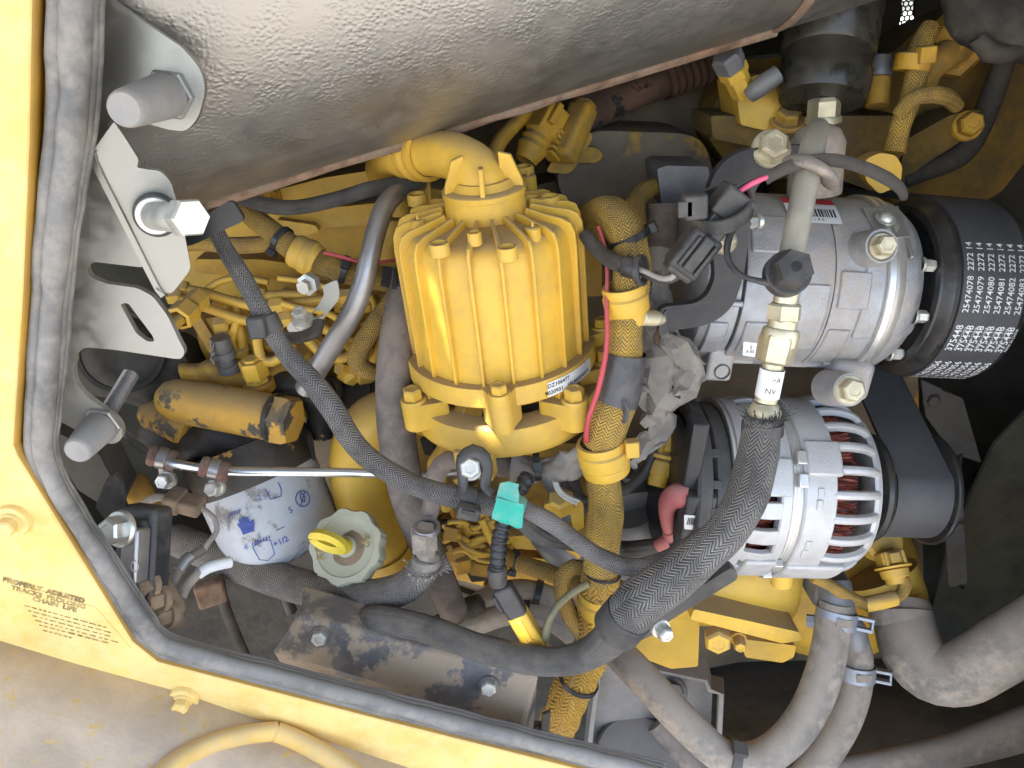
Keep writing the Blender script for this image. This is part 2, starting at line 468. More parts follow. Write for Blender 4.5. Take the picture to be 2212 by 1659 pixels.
mat('red_boot', (.42, .10, .10), .6, dust=.6, dustall=.45, dcol=(.45, .24, .2))
mat('tape_black', (.035, .036, .042), .42, dust=.5, dustall=.4, dcol=(.20, .18, .165), var=.2, bump=.0008, bscale=90)
mat('tape_green', (.012, .34, .275), .38, dust=.45, dustall=.5, dcol=(.35, .33, .25), var=.1, bump=.0008, bscale=70)
mat('wrap_grey', (.17, .158, .145), .7, dust=.6, dustall=.6, dcol=(.31, .27, .225), var=.2, bump=.0012, bscale=90)
mat('radiator', (.13, .128, .10), .7, dust=.4, dustall=.5, dcol=(.20, .18, .135), var=.2)
mat('grey_steel', (.22, .22, .225), .5, .5, dust=.55, dustall=.55, dcol=(.17, .13, .095), var=.1)
mat('sleeve_yellow', (.60, .36, .045), .6, braid=((.09, .07, .05), 13, 32, .0008), dust=.30, dustall=.2, dcol=(.30, .24, .15), var=.1)
mat('sleeve_yellow_fine', (.58, .34, .045), .6, braid=((.09, .07, .045), 8, 20, .0006), dust=.35, dustall=.3, dcol=(.30, .23, .14), var=.1)
mat('sleeve_tar', (.52, .30, .03), .5, braid=((.30, .17, .03), 10, 20, .0012), dust=.25, dustall=.25, dcol=(.30, .22, .12), chip=(.03, .03, .032), chipscale=40, chiplo=.62, var=.12)
mat('sleeve_black', (.215, .205, .19), .6, braid=((.014, .014, .016), 9, 32, .0009), dust=.5, dustall=.2, dcol=(.26, .22, .18), var=.2)
mat('sleeve_black_coarse', (.19, .186, .185), .6, braid=((.014, .014, .015), 6, 19, .0010), dust=.6, dustall=.4, dcol=(.28, .235, .19), var=.2)
mat('sleeve_black_fine', (.17, .164, .158), .6, braid=((.02, .02, .022), 14, 50, .0006), dust=.7, dustall=.5, dcol=(.30, .25, .19), var=.2)
mat('sleeve_grey', (.30, .28, .27), .65, braid=((.035, .035, .036), 8, 24, .0008), dust=.55, dustall=.35, dcol=(.34, .28, .22), var=.2)
mat('sleeve_dusty', (.22, .20, .185), .7, braid=((.05, .045, .042), 16, 36, .0006), dust=.8, dustall=.6, dcol=(.31, .25, .19), var=.2)
mat('conduit', (.02, .021, .024), .4, dust=.3, dcol=(.15, .14, .12))
mat('door_lining', (.20, .20, .205), .8, dustall=.3, dcol=(.26, .24, .21))
mat('ground_dirt', (.33, .305, .27), .95, var=.2, vscale=2)
# hammered, dented aluminised steel of the muffler
def muffler_mat():
    m = mat('muffler', (.335, .318, .29), .40, .88, dust=.15, dustall=.12, dcol=(.42, .36, .29), var=.03, vscale=60)
    nt = m.node_tree; N = nt.nodes; Lk = nt.links
    g = N.new('ShaderNodeNewGeometry')
    v = N.new('ShaderNodeTexVoronoi'); v.feature = 'SMOOTH_F1'; v.inputs['Scale'].default_value = 520; v.inputs['Randomness'].default_value = 1
    mp = N.new('ShaderNodeMapping'); mp.inputs['Scale'].default_value = (.85, 1, 1.1); mp.inputs['Rotation'].default_value = (0, .5, 0)
    Lk.new(g.outputs['Position'], mp.inputs[0])
    n = N.new('ShaderNodeTexNoise'); n.inputs['Scale'].default_value = 120; n.inputs['Detail'].default_value = 3
    Lk.new(mp.outputs[0], n.inputs['Vector'])
    ad = N.new('ShaderNodeVectorMath'); ad.operation = 'ADD'
    sc_ = N.new('ShaderNodeVectorMath'); sc_.operation = 'SCALE'; sc_.inputs['Scale'].default_value = .0025
    Lk.new(n.outputs['Color'], sc_.inputs[0]); Lk.new(mp.outputs[0], ad.inputs[0]); Lk.new(sc_.outputs[0], ad.inputs[1])
    Lk.new(ad.outputs[0], v.inputs['Vector'])
    r = N.new('ShaderNodeMapRange'); r.interpolation_type = 'SMOOTHSTEP'; r.inputs[1].default_value = .0; r.inputs[2].default_value = .75; r.inputs[3].default_value = 1; r.inputs[4].default_value = 0
    Lk.new(v.outputs['Distance'], r.inputs[0])
    n2 = N.new('ShaderNodeTexNoise'); n2.inputs['Scale'].default_value = 55; n2.inputs['Detail'].default_value = 2
    Lk.new(g.outputs['Position'], n2.inputs['Vector'])
    r2 = N.new('ShaderNodeMapRange'); r2.inputs[1].default_value = .30; r2.inputs[2].default_value = .60
    Lk.new(n2.outputs['Fac'], r2.inputs[0])
    mu = N.new('ShaderNodeMath'); mu.operation = 'MULTIPLY'; Lk.new(r.outputs[0], mu.inputs[0]); Lk.new(r2.outputs[0], mu.inputs[1])
    bp = N.new('ShaderNodeBump'); bp.inputs['Distance'].default_value = .00040; bp.inputs['Strength'].default_value = .7
    Lk.new(mu.outputs[0], bp.inputs['Height']); Lk.new(bp.outputs[0], N['Principled BSDF'].inputs['Normal'])
muffler_mat()
# ------------------------------------------------------------------ the setting
def struct(o): o['kind'] = 'structure'; return o
EX = Vector((.987, 0, -.158)).normalized()          # crankshaft direction of the engine
EU = Vector((.158, 0, .987)).normalized()
mb = MB(); mb.add([(-40, -40, 0), (40, -40, 0), (40, 40, 0), (-40, 40, 0)], [[0, 1, 2, 3]])
g = struct(mb.build('ground', 'ground_dirt', smooth=0))
def quad(name, pts, m, thick, nrm):
    return plate3(name, [Vector(p) for p in pts], thick, m, bev=0, nrm=Vector(nrm))
_h = P(1950, 20, 1.02)
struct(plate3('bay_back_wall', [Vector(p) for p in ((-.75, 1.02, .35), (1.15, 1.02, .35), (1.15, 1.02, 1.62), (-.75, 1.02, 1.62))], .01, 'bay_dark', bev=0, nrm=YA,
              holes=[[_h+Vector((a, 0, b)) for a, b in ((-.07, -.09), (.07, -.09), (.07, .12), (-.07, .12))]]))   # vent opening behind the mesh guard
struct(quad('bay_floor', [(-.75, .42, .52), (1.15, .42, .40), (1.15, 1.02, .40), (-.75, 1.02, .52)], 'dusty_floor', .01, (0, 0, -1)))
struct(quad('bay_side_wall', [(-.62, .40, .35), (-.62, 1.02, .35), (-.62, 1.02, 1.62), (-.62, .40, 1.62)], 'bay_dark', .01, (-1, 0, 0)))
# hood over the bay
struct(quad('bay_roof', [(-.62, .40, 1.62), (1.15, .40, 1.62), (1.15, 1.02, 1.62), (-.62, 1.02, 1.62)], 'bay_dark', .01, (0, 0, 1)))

# radiator core with its fins on the right of the bay
rad = T('radiator', 'dark dusty radiator core with fine upright fins at the fan end of the bay', 'radiator', (.80, .70, .45))
quad('core', [(.80, .42, .40), (.80, 1.0, .40), (.80, 1.0, 1.5), (.80, .42, 1.5)], 'radiator', .05, (1, 0, 0))
bpy.data.objects['core'].parent = rad; bpy.data.objects['core'].location -= W[rad.name]
mb = MB()
for i in range(150):
    z = .45+i*.0068
    box(mb, Vector((.795, .71, z)), (XA, YA, ZA), (.012, .56, .0016))
fo = mb.build('fin_field', 'radiator', rad, smooth=0, kind='stuff')

# ---- painted body panel round the opening (a door frame), parallel to the plane of the bay's mouth
YP = .37
EDGE = [(76, -420), (68, -40), (62, 300), (48, 640), (27, 962), (36, 985), (285, 1388), (340, 1432), (549, 1486), (820, 1556), (1097, 1625), (1300, 1676)]
panel = T('side_panel', 'faded yellow body panel with a worn instruction decal framing the engine bay', 'panel', P(20, 1250, YP))
low = [(1300, 1830), (900, 1830), (640, 1760), (598, 1590), (549, 1561), (369, 1500), (159, 1443), (0, 1395), (-200, 1340), (-260, 1320), (-260, -420)]
plate('face', EDGE+low, YP, .004, 'panel_paint', panel, bev=.0012)
# return of the panel into the opening, and the recessed flange that carries the seal
def inward(pts, off):
    out = []
    for i, p in enumerate(pts):
        a = Vector(pts[max(0, i-1)]); b = Vector(pts[min(len(pts)-1, i+1)]); t = (b-a).normalized()
        out.append((p[0]-(-t.y)*-off if False else p[0]+t.y*off*1.0, p[1]-t.x*off*1.0))
    return out
e0 = [P(u, v, YP+.001) for u, v in EDGE]
e1 = [p+Vector((0, .012, 0)) for p in e0]
mb = MB(); n = len(e0)
mb.add(e0+e1, [[i, i+1, n+i+1, n+i] for i in range(n-1)])
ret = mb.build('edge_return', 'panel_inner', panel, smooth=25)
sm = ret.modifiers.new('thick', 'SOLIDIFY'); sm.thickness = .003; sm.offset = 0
SEALC = [(166, -420), (161, 60), (155, 250), (122, 520), (103, 760), (92, 905), (92, 985), (140, 1092), (232, 1232), (306, 1345), (350, 1394), (470, 1430), (640, 1474), (860, 1531), (1097, 1593), (1300, 1644), (1430, 1676)]
fl_in = [P(u+8, v-6, YP+.0125) for u, v in SEALC]
# flange strip between the return and beneath the seal
def strip_between(a, b, m=40):
    def res(q):
        L = [0]
        for i in range(1, len(q)): L.append(L[-1]+(q[i]-q[i-1]).length)
        r = []
        for k in range(m+1):
            s = L[-1]*k/m; i = 0
            while i < len(L)-2 and L[i+1] < s: i += 1
            t = (s-L[i])/max(1e-9, L[i+1]-L[i]); r.append(q[i].lerp(q[i+1], t))
        return r
    A, B = res(a), res(b)
    mb = MB(); mb.add(A+B, [[i, i+1, m+1+i+1, m+1+i] for i in range(m)]); return mb
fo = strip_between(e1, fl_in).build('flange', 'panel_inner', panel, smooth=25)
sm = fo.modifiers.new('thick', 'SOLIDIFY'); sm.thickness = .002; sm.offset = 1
# bolts on the panel
for u, v, rr in ((30, 1122, 26), (398, 1507, 22)):
    q = P(u, v, YP); s = px(u, v, YP)
    turned('plain_washer', q, -YA, [(-.001, rr*s*1.45), (.0028, rr*s*1.45), (.0035, rr*s*1.38), (.0035, 0)], 'panel_paint', panel, 32)
    bolt(q+Vector((0, -.0035, 0)), -YA, rr*s*.80, .0060, 'panel_paint', panel, flange=1.18, fh=.25)
# the worn decal: printed lines, slightly crooked
def pl(u0, v0, ang, Y):
    o = P(u0, v0, Y); x = (P(u0+100*cos(ang), v0+100*sin(ang), Y)-o).normalized()
    y = (P(u0+100*sin(ang), v0-100*cos(ang), Y)-o); y = (y-x*y.dot(x)).normalized()
    return lambda a, b: o+x*a+y*b
decal = plate('decal', [(8, 1252), (205, 1312), (283, 1400), (170, 1368), (78, 1352)], YP-.0004, .0003, 'panel_paint', panel, bev=0)
for s, u, v in (('PROPERLY  ADJUSTED', 95, 1276), ('TRACKS  PROLONG', 105, 1291), ('CHAIN  LIFE', 118, 1306)):
    letter(s, pl(u, v, radians(15), YP-.0006), 17*px(100, 1300, YP), 'print_faded', decal, bold=.0002)
# the small print is worn to illegible dashes
for j, (u, v, wd) in enumerate(((52, 1308, 170), (60, 1319, 175), (70, 1330, 165), (76, 1340, 165), (84, 1350, 150), (92, 1362, 60))):
    f = pl(u, v, radians(15), YP-.0006); s_ = px(100, 1300, YP); x = 0; mb = MB()
    while x < wd:
        w = random.uniform(5, 16)
        mb.add([f(x*s_, -1.6*s_), f((x+w)*s_, -1.6*s_), f((x+w)*s_, 1.6*s_), f(x*s_, 1.6*s_)], [[0, 1, 2, 3]]); x += w+random.uniform(3, 6)
    mb.build('worn_print', 'print_faded', decal, smooth=0, kind='stuff')

door = T('raised_door', 'grey lined bay door swung up overhead, shading the open bay', 'door', (0, .37, 1.72))
DZ = 1.86
def sun_on_door(u, v, Y):
    q = P(u, v, Y); return q+SUN_DIR*((DZ-q.z)/SUN_DIR.z)
def hole(q, rx, ry): return [q+Vector((cos(t)*rx, sin(t)*ry, 0)) for t in [2*pi*i/10 for i in range(10)]]
SPOTS = [(926, 660, .490), (930, 705, .490), (936, 750, .490), (975, 700, .478), (982, 745, .476), (990, 790, .474), (1055, 930, .462), (1140, 1385, .42)]
sun_holes = [hole(sun_on_door(*a), r_, r_) for a, r_ in zip(SPOTS, (.0036,)*6+(.007, .005))]  # holes added in the door where rays to the sun spots cross it
def sun_on_face(u, v, Y):
    q = P(u, v, Y); return q+SUN_DIR*((YP-q.y)/SUN_DIR.y)
slots = [[sun_on_face(*a)+Vector((cos(t)*.012, 0, sin(t)*.05)) for t in [2*pi*i/12 for i in range(12)]] for a in (SPOTS[1], SPOTS[4])]  # slots added in the upper face to let the same sun rays through
slots = [[Vector((p.x, YP, p.z)) for p in r_] for r_ in slots]
plate3('door_skin', [Vector(p) for p in ((-1.2, -.95, DZ), (1.2, -.95, DZ), (1.2, .44, DZ), (-1.2, .44, DZ))], .004, 'door_lining', door, holes=sun_holes, bev=0, nrm=ZA)
plate3('door_hinge_side', [Vector(p) for p in ((-1.2, .44, 1.64), (1.2, .44, 1.64), (1.2, .44, DZ), (-1.2, .44, DZ))], .004, 'door_lining', door, bev=0)

# unseen faces added above and right of the opening to keep skylight off the bay
plate3('face', [Vector(p) for p in ((-.75, YP, 1.425), (1.2, YP, 1.425), (1.2, YP, 1.64), (-.75, YP, 1.64))], .004, 'panel_paint', panel, bev=0, holes=slots)
plate3('face', [Vector(p) for p in ((.37, YP+.001, .4), (1.2, YP+.001, .4), (1.2, YP+.001, 1.425), (.37, YP+.001, 1.425))], .004, 'panel_paint', panel, bev=0)
# the bay door, swung up overhead like a canopy; sun gets through holes added along its rays
# ---- rubber bulb seal pushed on the flange
seal = T('door_seal', 'grey dusty rubber bulb seal running round the bay opening', 'seal', P(330, 1345, YP))
def width_at(i): return [60, 60, 55, 46, 42, 38, 35, 35, 34, 33, 32, 31, 31, 31, 31, 30, 30][i]
def side_of(i):
    a_, b_ = Vector(SEALC[max(0, i-1)]), Vector(SEALC[min(len(SEALC)-1, i+1)]); t = (b_-a_).normalized(); return Vector((t.y, -t.x))
def seal_run(off, dY, r): return [(u+side_of(i).x*width_at(i)*off, v+side_of(i).y*width_at(i)*off, YP+dY, width_at(i)*r) for i, (u, v) in enumerate(SEALC)]
hose('bulb', seal_run(.06, .005, .56), 'rubber_seal', seal, n=28, step=.008, wob=.0012)
hose('outer_bead', seal_run(-.58, .007, .42), 'rubber_seal', seal, n=20, step=.008, wob=.0010)
hose('inner_bead', seal_run(.52, .010, .34), 'rubber_seal', seal, n=18, step=.008, wob=.0010)
hose('inner_lip', seal_run(.86, .014, .20), 'rubber_seal', seal, n=14, step=.008, wob=.0008)

# ---- track frame below, dusty and chipped, with the rim of a yellow guard
tf = T('track_frame', 'dust covered steel track frame top with flecks of yellow paint', 'frame', P(150, 1600, .45))
q = [P(-260, 1325, YP+.005), P(0, 1398, YP+.005), P(159, 1446, YP+.005), P(369, 1503, YP+.005), P(549, 1564, YP+.005), P(900, 1676, YP+.005)]
mb = MB(); fr_ = [p+Vector((0, -.28, -.085)) for p in q]; n = len(q)
m = 8
rows = [[a.lerp(b, k/m)+Vector((0, 0, -.01*sin(pi*k/m))) for a, b in zip(q, fr_)] for k in range(m+1)]
mb.add([p for r in rows for p in r], [[k*n+i, k*n+i+1, (k+1)*n+i+1, (k+1)*n+i] for k in range(m) for i in range(n-1)])
o = mb.build('top_plate', 'track_dust', tf, smooth=60)
sm = o.modifiers.new('thick', 'SOLIDIFY'); sm.thickness = .012; sm.offset = -1
_tn = (q[3]-q[0]).cross(fr_[0]-q[0]).normalized(); _tn = -_tn if _tn.z < 0 else _tn
def on_track(u, v, lift):
    r = ray(u, v); w = CAM+r*((q[0]+_tn*(lift-.008)-CAM).dot(_tn)/r.dot(_tn)); return w
def track_hose(name, pts, r, m, par, flat=.75):
    mb = MB(); s_ = [Vector(x) for x in spline([tuple(on_track(u, v, .016)) for u, v in pts], .006)]
    sweep(mb, s_, [(a, b*flat) for a, b in circle(16, r)], up=_tn); return mb.build(name, m, par, smooth=60)
guard = T('roller_guard', 'yellow curved rim of a dusty track guard below the panel', 'guard', P(520, 1640, .40))
track_hose('rim', [(320, 1712), (360, 1662), (410, 1628), (470, 1602), (540, 1586), (596, 1580)], .0078, 'fender_paint', guard)
track_hose('ridge', [(596, 1582), (630, 1594), (690, 1624), (750, 1662), (800, 1705)], .0080, 'fender_paint', guard)
plate3('guard_plate', [on_track(u, v, .011) for u, v in ((365, 1668), (420, 1634), (475, 1610), (545, 1594), (596, 1588), (645, 1612), (700, 1646), (770, 1720), (325, 1720))], .004, 'fender_paint', guard, nrm=-_tn)
# ------------------------------------------------------------------ zinc plates at the left edge of the opening
def bumper(parent, p, r, L, m='bumper'):
    """tapered rubber stop with its hexagon, pointing out of the bay"""
    d = Vector((-.05, -1, -.04)).normalized()
    nut = turned('nut', p, d, [(0, r*1.18), (r*.28, r*1.18), (r*.36, r*1.08), (r*.36, 0)], 'zinc', parent, 6, .3, smooth=20)
    turned('bumper_stop', p+d*r*.36, d, [(0, r*.8), (.0008, r*.98), (L*.06, r*1.02), (L*.92, r*.80), (L*.98, r*.74), (L, r*.66), (L-.0006, r*.3), (L-.0006, 0)], m, parent, 36, smooth=40)
YB = .408
lp = T('latch_plate', 'wide zinc plated latch plate with a slotted finger and two rubber stops', 'bracket', P(240, 760, YB))
upper = [(150, -30), (232, -10), (256, 10), (393, 102), (432, 146), (445, 190), (428, 256), (402, 284), (366, 281), (300, 262), (232, 262), (238, 290), (290, 390), (325, 480), (345, 575), (300, 577), (205, 566),
         (186, 574), (192, 596), (225, 612), (296, 622), (330, 640), (362, 682), (384, 730), (400, 760), (392, 776), (376, 775), (250, 756), (182, 750), (164, 765), (158, 800), (163, 828), (185, 856), (226, 885), (252, 905), (265, 925), (263, 950), (245, 960), (215, 955), (128, 910), (100, 880), (110, 500)]
plate('plate', upper, YB, .0045, 'zinc', lp, rad=[0, 0, 4, 10, 22, 22, 22, 14, 14, 10, 10, 0, 0, 0, 4, 0, 6, 10, 12, 14, 10, 10, 12, 10, 8, 10, 8, 8, 20, 16, 12, 12, 10, 10, 10, 10, 10, 10, 8, 0, 0, 0],
      holes=[([(259, 657), (276, 654), (330, 726), (334, 738), (318, 738), (294, 720)], 7)], bev=.0006)
bumper(lp, P(366, 204, YB), 47*px(370, 200, .40), .046)
bumper(lp, P(222, 915, YB), 36*px(230, 912, .40), .027)
# threaded stud of the lower stop, behind the plate
q = P(235, 888, YB+.012)
turned('stud', q, Vector((.3, .9, .5)), [(0, 0)]+[(i*.0007, .0045+(.0005 if i % 2 else -.0004)) for i in range(40)]+[(.029, .003), (.029, 0)], 'steel_tube', lp, 20)

arm = T('hinge_arm', 'slanted zinc hinge arm with bent edge and a long shiny stud bolt', 'bracket', P(330, 480, .40))
YH = .400
a_out = [(246, 262), (272, 300), (300, 345), (296, 362), (320, 366), (345, 368), (368, 390), (392, 470), (412, 576), (408, 588), (372, 634), (354, 633), (342, 620), (212, 358), (200, 330), (206, 318)]
plate('plate', a_out, YH, .005, 'zinc', arm, rad=[6, 6, 6, 5, 8, 12, 14, 10, 8, 8, 8, 8, 6, 6, 8, 8], tilt=lambda u, v: YH+.00007*(u-300), bev=.0006)
# bent edge turned toward the viewer
e = [(203, 322), (206, 350), (270, 478), (342, 622), (356, 634)]
q0 = [P(u, v, YH+.00007*(u-300)-.0002) for u, v in e]
mb = MB(); sweep(mb, [Vector(p[:3]) for p in spline([tuple(p) for p in q0], .01)], [(-.0015, -.006), (.0015, -.006), (.0015, .002), (-.0015, .002)], up=Vector((.9, 0, .45)))
mb.build('bent_edge', 'zinc', arm, bev=.0005)
s = px(350, 465, .40)
d = (P(452, 470, .348)-P(330, 462, .398)).normalized(); d = Vector((.18, -.97, .03)).normalized()
c0 = P(340, 462, YH+.001)
turned('rubber_washer', c0, d, [(0, 44*s), (.0015, 47*s), (.004, 47*s), (.0045, 44*s), (.0045, 0)], 'plastic', arm, 36, smooth=40)
turned('steel_washer', c0+d*.0045, d, [(0, 40*s), (.002, 40*s), (.0025, 38*s), (.0025, 0)], 'zinc_bolt', arm, 36, smooth=40)
c1 = c0+d*.007
c2 = c1+Vector((.0225, -.022, .002))
dd = (c2-c1)
turned('stud_shank', c1, dd, [(0, 30*s), (dd.length, 31*s), (dd.length, 0)], 'zinc_bolt', arm, 36)
turned('stud_head', c2-dd.normalized()*.0006, dd, [(0, 31*s), (.0004, 40*s), (.0085, 40*s), (.0100, 36*s), (.0100, 0)], 'zinc_bolt', arm, 6, .35, smooth=20)
# black plate behind the arm
bp_ = T('backing_plate', 'small matt black plate behind the hinge arm stud', 'plate', P(460, 500, .43))
plate('plate', [(380, 498), (444, 466), (490, 436), (503, 436), (526, 470), (522, 480), (486, 496), (420, 528), (384, 536)], .43, .004, 'plastic_clean', bp_, rad=5)

# ------------------------------------------------------------------ muffler across the top
muf = T('muffler', 'long dented silver muffler slanting across the top of the bay with rusty seam', 'muffler', P(1000, 60, .5))
# its lower outline runs (455, 438) -> (1250, 200) -> (1930, 0); axis lies above and behind
A, B = P(380, 458, .535), P(1860, 6, .59)
ad = (B-A).normalized()
side = ray(1000, 200).cross(ad).normalized()
if side.z < 0: side = -side
Rm = .135
A0 = A+side*Rm; ax0 = A0-ad*.02
L = (B-A).length
L1 = L*.905
turned('shell', ax0, ad, [(-.05, 0), (-.05, Rm*.55), (-.028, Rm*.86), (-.008, Rm*.985), (.02, Rm)]+[(.02+(L1-.02)*i/12, Rm) for i in range(1, 13)], 'muffler', muf, 128, smooth=60)
turned('end_shell', ax0, ad, [(L1-.002, Rm*1.012), (L1+.002, Rm*1.014), (L1+.10, Rm*1.01), (L1+.16, Rm*.9), (L1+.2, Rm*.4), (L1+.2, 0)], 'muffler', muf, 96, smooth=50)
# rolled, rusty longitudinal seam on the underside
view = -(ray(1000, 250).normalized()); view = (view-ad*view.dot(ad)).normalized()
sd = (-side*.985+view*.05).normalized()
pts = [ax0+ad*t+sd*(Rm+.0005) for t in [L1*i/20 for i in range(0, 21)]]
mb = MB(); sweep(mb, pts, circle(10, .0042), wob=.0012); mb.build('seam', 'rust', muf)
turned('weld_band', ax0, ad, [(L1-.004, Rm*1.004), (L1-.003, Rm*1.018), (L1, Rm*1.02), (L1+.003, Rm*1.018)], 'rust', muf, 96)
# slim inlet pipe under the muffler, with bellows
ep = T('exhaust_bellows', 'rusty exhaust pipe ending in dark ribbed bellows below the muffler', 'pipe', P(1400, 190, .70))
a, b = P(1230, 250, .72), P(1410, 185, .74)
hose('pipe', [(1200, 270, .72, 42), (1290, 232, .725, 42), (1330, 218, .73, 40), (1345, 212, .73, 32), (1440, 178, .74, 30)], 'rust_pipe', ep, n=28)
p0, p1 = P(1432, 180, .74), P(1525, 148, .75); d = p1-p0; Lb = d.length; s = px(1480, 165, .745)
turned('bellows', p0, d, [(Lb*i/48, (33+3*cos(i*pi/4))*s) for i in range(49)], 'rust_pipe', ep, 32, smooth=60)
# ------------------------------------------------------------------ crankcase breather canister
def Pz(u, v, z):
    r = ray(u, v); return CAM+r*((z-CAMZ)/r.z)
CX, CY = -.0050, .53
Rc = .0635
can = T('breather_canister', 'round yellow ribbed breather canister with top elbow and white serial sticker', 'canister', (CX, CY, 1.09))
C0 = Vector((CX, CY, 0))
turned('body', C0, ZA, [(1.128, 0), (1.128, .0615), (1.150, .0610), (1.218, .0602), (1.2275, .0585), (1.2335, .0535), (1.2355, .044), (1.2375, .030), (1.2375, 0)], 'yellow_cast', can, 72, smooth=40)
# upright ribs that turn over the shoulder and run in to the neck
def rib_mesh(a):
    outer = [(.0645, 1.140), (.0643, 1.220), (.0634, 1.2300), (.0605, 1.2360), (.0550, 1.2385), (.0445, 1.2402), (.030, 1.2435)]
    inner = [(.028, 1.235), (.044, 1.2320), (.0515, 1.2300), (.0560, 1.2255), (.0585, 1.217), (.0595, 1.140)]
    prof = outer+inner; mb = MB(); n = len(prof); t = .00115
    rd = Vector((cos(a), sin(a), 0)); tg = Vector((-sin(a), cos(a), 0))
    vs_ = [C0+rd*r+ZA*z+tg*s for s in (-t, t) for r, z in prof]
    fs = [list(range(n))[::-1], [n+i for i in range(n)]]+[[i, (i+1) % n, n+(i+1) % n, n+i] for i in range(n)]
    mb.add(vs_, fs); return mb
for k in range(20):
    rib_mesh(2*pi*k/20+.10).build('rib', 'yellow_cast', can, smooth=50, bev=.0006)
# bosses on the top
for u, v, r, z in ((905, 420, 21, 1.2420), (946, 486, 22, 1.2420), (1089, 486, 22, 1.2420), (1181, 413, 22, 1.2420), (1021, 466, 15, 1.2440), (1131, 372, 20, 1.244)):
    q = Pz(u, v, z); rr = r*px(u, v, q.y)
    turned('boss', Vector((q.x, q.y, z-.0085)), ZA, [(0, rr*.8), (.001, rr*1.06), (.0075, rr), (.0085, rr*.93), (.0085, rr*.74), (.0060, rr*.70), (.0060, 0)], 'yellow_cast', can, 28, smooth=40)
for u, v in ((906, 470), (1146, 472), (1140, 400)):
    q = Pz(u, v-6, 1.238); rr = 15*px(u, v, q.y)
    turned('peg', Vector((q.x, q.y, 1.2265)), ZA, [(0, rr*1.15), (.0125, rr*1.1), (.0135, rr*.9), (.0135, rr*.25), (.0165, rr*.12), (.0165, 0)], 'yellow_cast', can, 24, smooth=40)
q = Pz(862, 410, 1.240); rr = 21*px(862, 412, q.y)
turned('corner_lug', Vector((q.x, q.y, 1.216)), ZA, [(0, rr), (.023, rr*.97), (.024, rr*.9), (.024, rr*.62), (.021, rr*.58), (.021, 0)], 'yellow_cast', can, 24, smooth=40)
block('lug_web', Vector((q.x+.013, q.y+.002, 1.230)), (XA, YA, ZA), (.026, .005, .018), 'yellow_cast', can)
# neck and elbow
nk = turned('neck', C0, ZA, [(1.232, .0285), (1.239, .0270), (1.2510, .0264), (1.2515, .0274), (1.2550, .0277), (1.2560, .0264), (1.2565, .0215), (1.261, .0185), (1.261, 0)], 'yellow_cast', can, 48, smooth=40)
el = [Vector((CX, CY, 1.252)), Vector((CX-.001, CY+.001, 1.259)), Vector((CX-.006, CY+.007, 1.267)), Vector((CX-.016, CY+.018, 1.2715)), Vector((CX-.029, CY+.033, 1.2715)), Vector((CX-.038, CY+.043, 1.270))]
s_ = [Vector(q) for q in spline([tuple(p) for p in el], .003)]
mb = MB(); sweep(mb, s_, circle(28, .0155), [1.12-.12*min(1, i/8) for i in range(len(s_))]); elb = mb.build('elbow', 'yellow', can, smooth=60)
d = (el[-1]-el[-2]).normalized()
turned('elbow_collar', el[-1]-d*.004, d, [(0, .016), (0, .0192), (.004, .0195), (.006, .0185), (.009, .0185), (.011, .0195), (.014, .0192), (.014, .016)], 'yellow', can, 32)
for a in (radians(-92), radians(-15), radians(-160)):
    rd = Vector((cos(a), sin(a), 0)); tg = Vector((-sin(a), cos(a), 0))
    prof = [(.012, 1.2555), (.0268, 1.2555), (.0262, 1.260), (.0200, 1.276), (.012, 1.278)] if a != radians(-92) else [(.012, 1.2555), (.026, 1.2555), (.0255, 1.2595), (.0190, 1.272), (.012, 1.272)]
    n = len(prof); t = .0016; mb = MB()
    mb.add([C0+rd*r+ZA*z+tg*s for s in (-t, t) for r, z in prof], [list(range(n))[::-1], [n+i for i in range(n)]]+[[i, (i+1) % n, n+(i+1) % n, n+i] for i in range(n)])
    mb.build('gusset', 'yellow_cast', can, bev=.0006)
# pipe beyond the elbow with its clamp
bpipe = T('breather_pipe', 'yellow breather pipe with clamp band leading from canister elbow under the muffler', 'pipe', el[-1])
q = el[-1]+d*.010
pp = [q, q+d*.02, q+d*.034+Vector((0, .012, -.008)), q+d*.05+Vector((0, .035, -.022))]
mb = MB(); sweep(mb, [Vector(x) for x in spline([tuple(p) for p in pp], .004)], circle(24, .0158)); mb.build('tube', 'yellow', bpipe, smooth=60)
ring('clamp_band', q+d*.012, d, .0158, .008, .0016, 'yellow', bpipe)
# flange ring at the foot
turned('foot_ring', C0, ZA, [(1.1265, .055), (1.1265, .0675), (1.128, .0690), (1.139, .0690), (1.1412, .0680), (1.1412, .0590)], 'yellow_cast', can, 72, smooth=40)
def ear(name, ang, R0, R1, z0, z1, w, m='yellow_cast'):
    rd = Vector((cos(ang), sin(ang), 0)); tg = Vector((-sin(ang), cos(ang), 0))
    pts = [rd*R0+tg*w*1.7, rd*(R0+.003)+tg*w*1.7]
    pts += [rd*R1+rd*w*cos(t)+tg*w*sin(t) for t in [pi/2-pi*i/10 for i in range(11)]]
    pts += [rd*(R0+.003)-tg*w*1.7, rd*R0-tg*w*1.7]
    return plate3(name, [C0+p+ZA*z1 for p in pts], z1-z0, m, can, bev=.0012, nrm=-ZA)
for ang in (radians(-93), radians(178), radians(3), radians(90)):
    ear('flange_ear', ang, .060, .0740, 1.114, 1.1415, .0075)
    rd = Vector((cos(ang), sin(ang), 0))
    bolt(C0+rd*.0745+ZA*1.1415, ZA, .0056, .0062, 'yellow', can, flange=1.3)
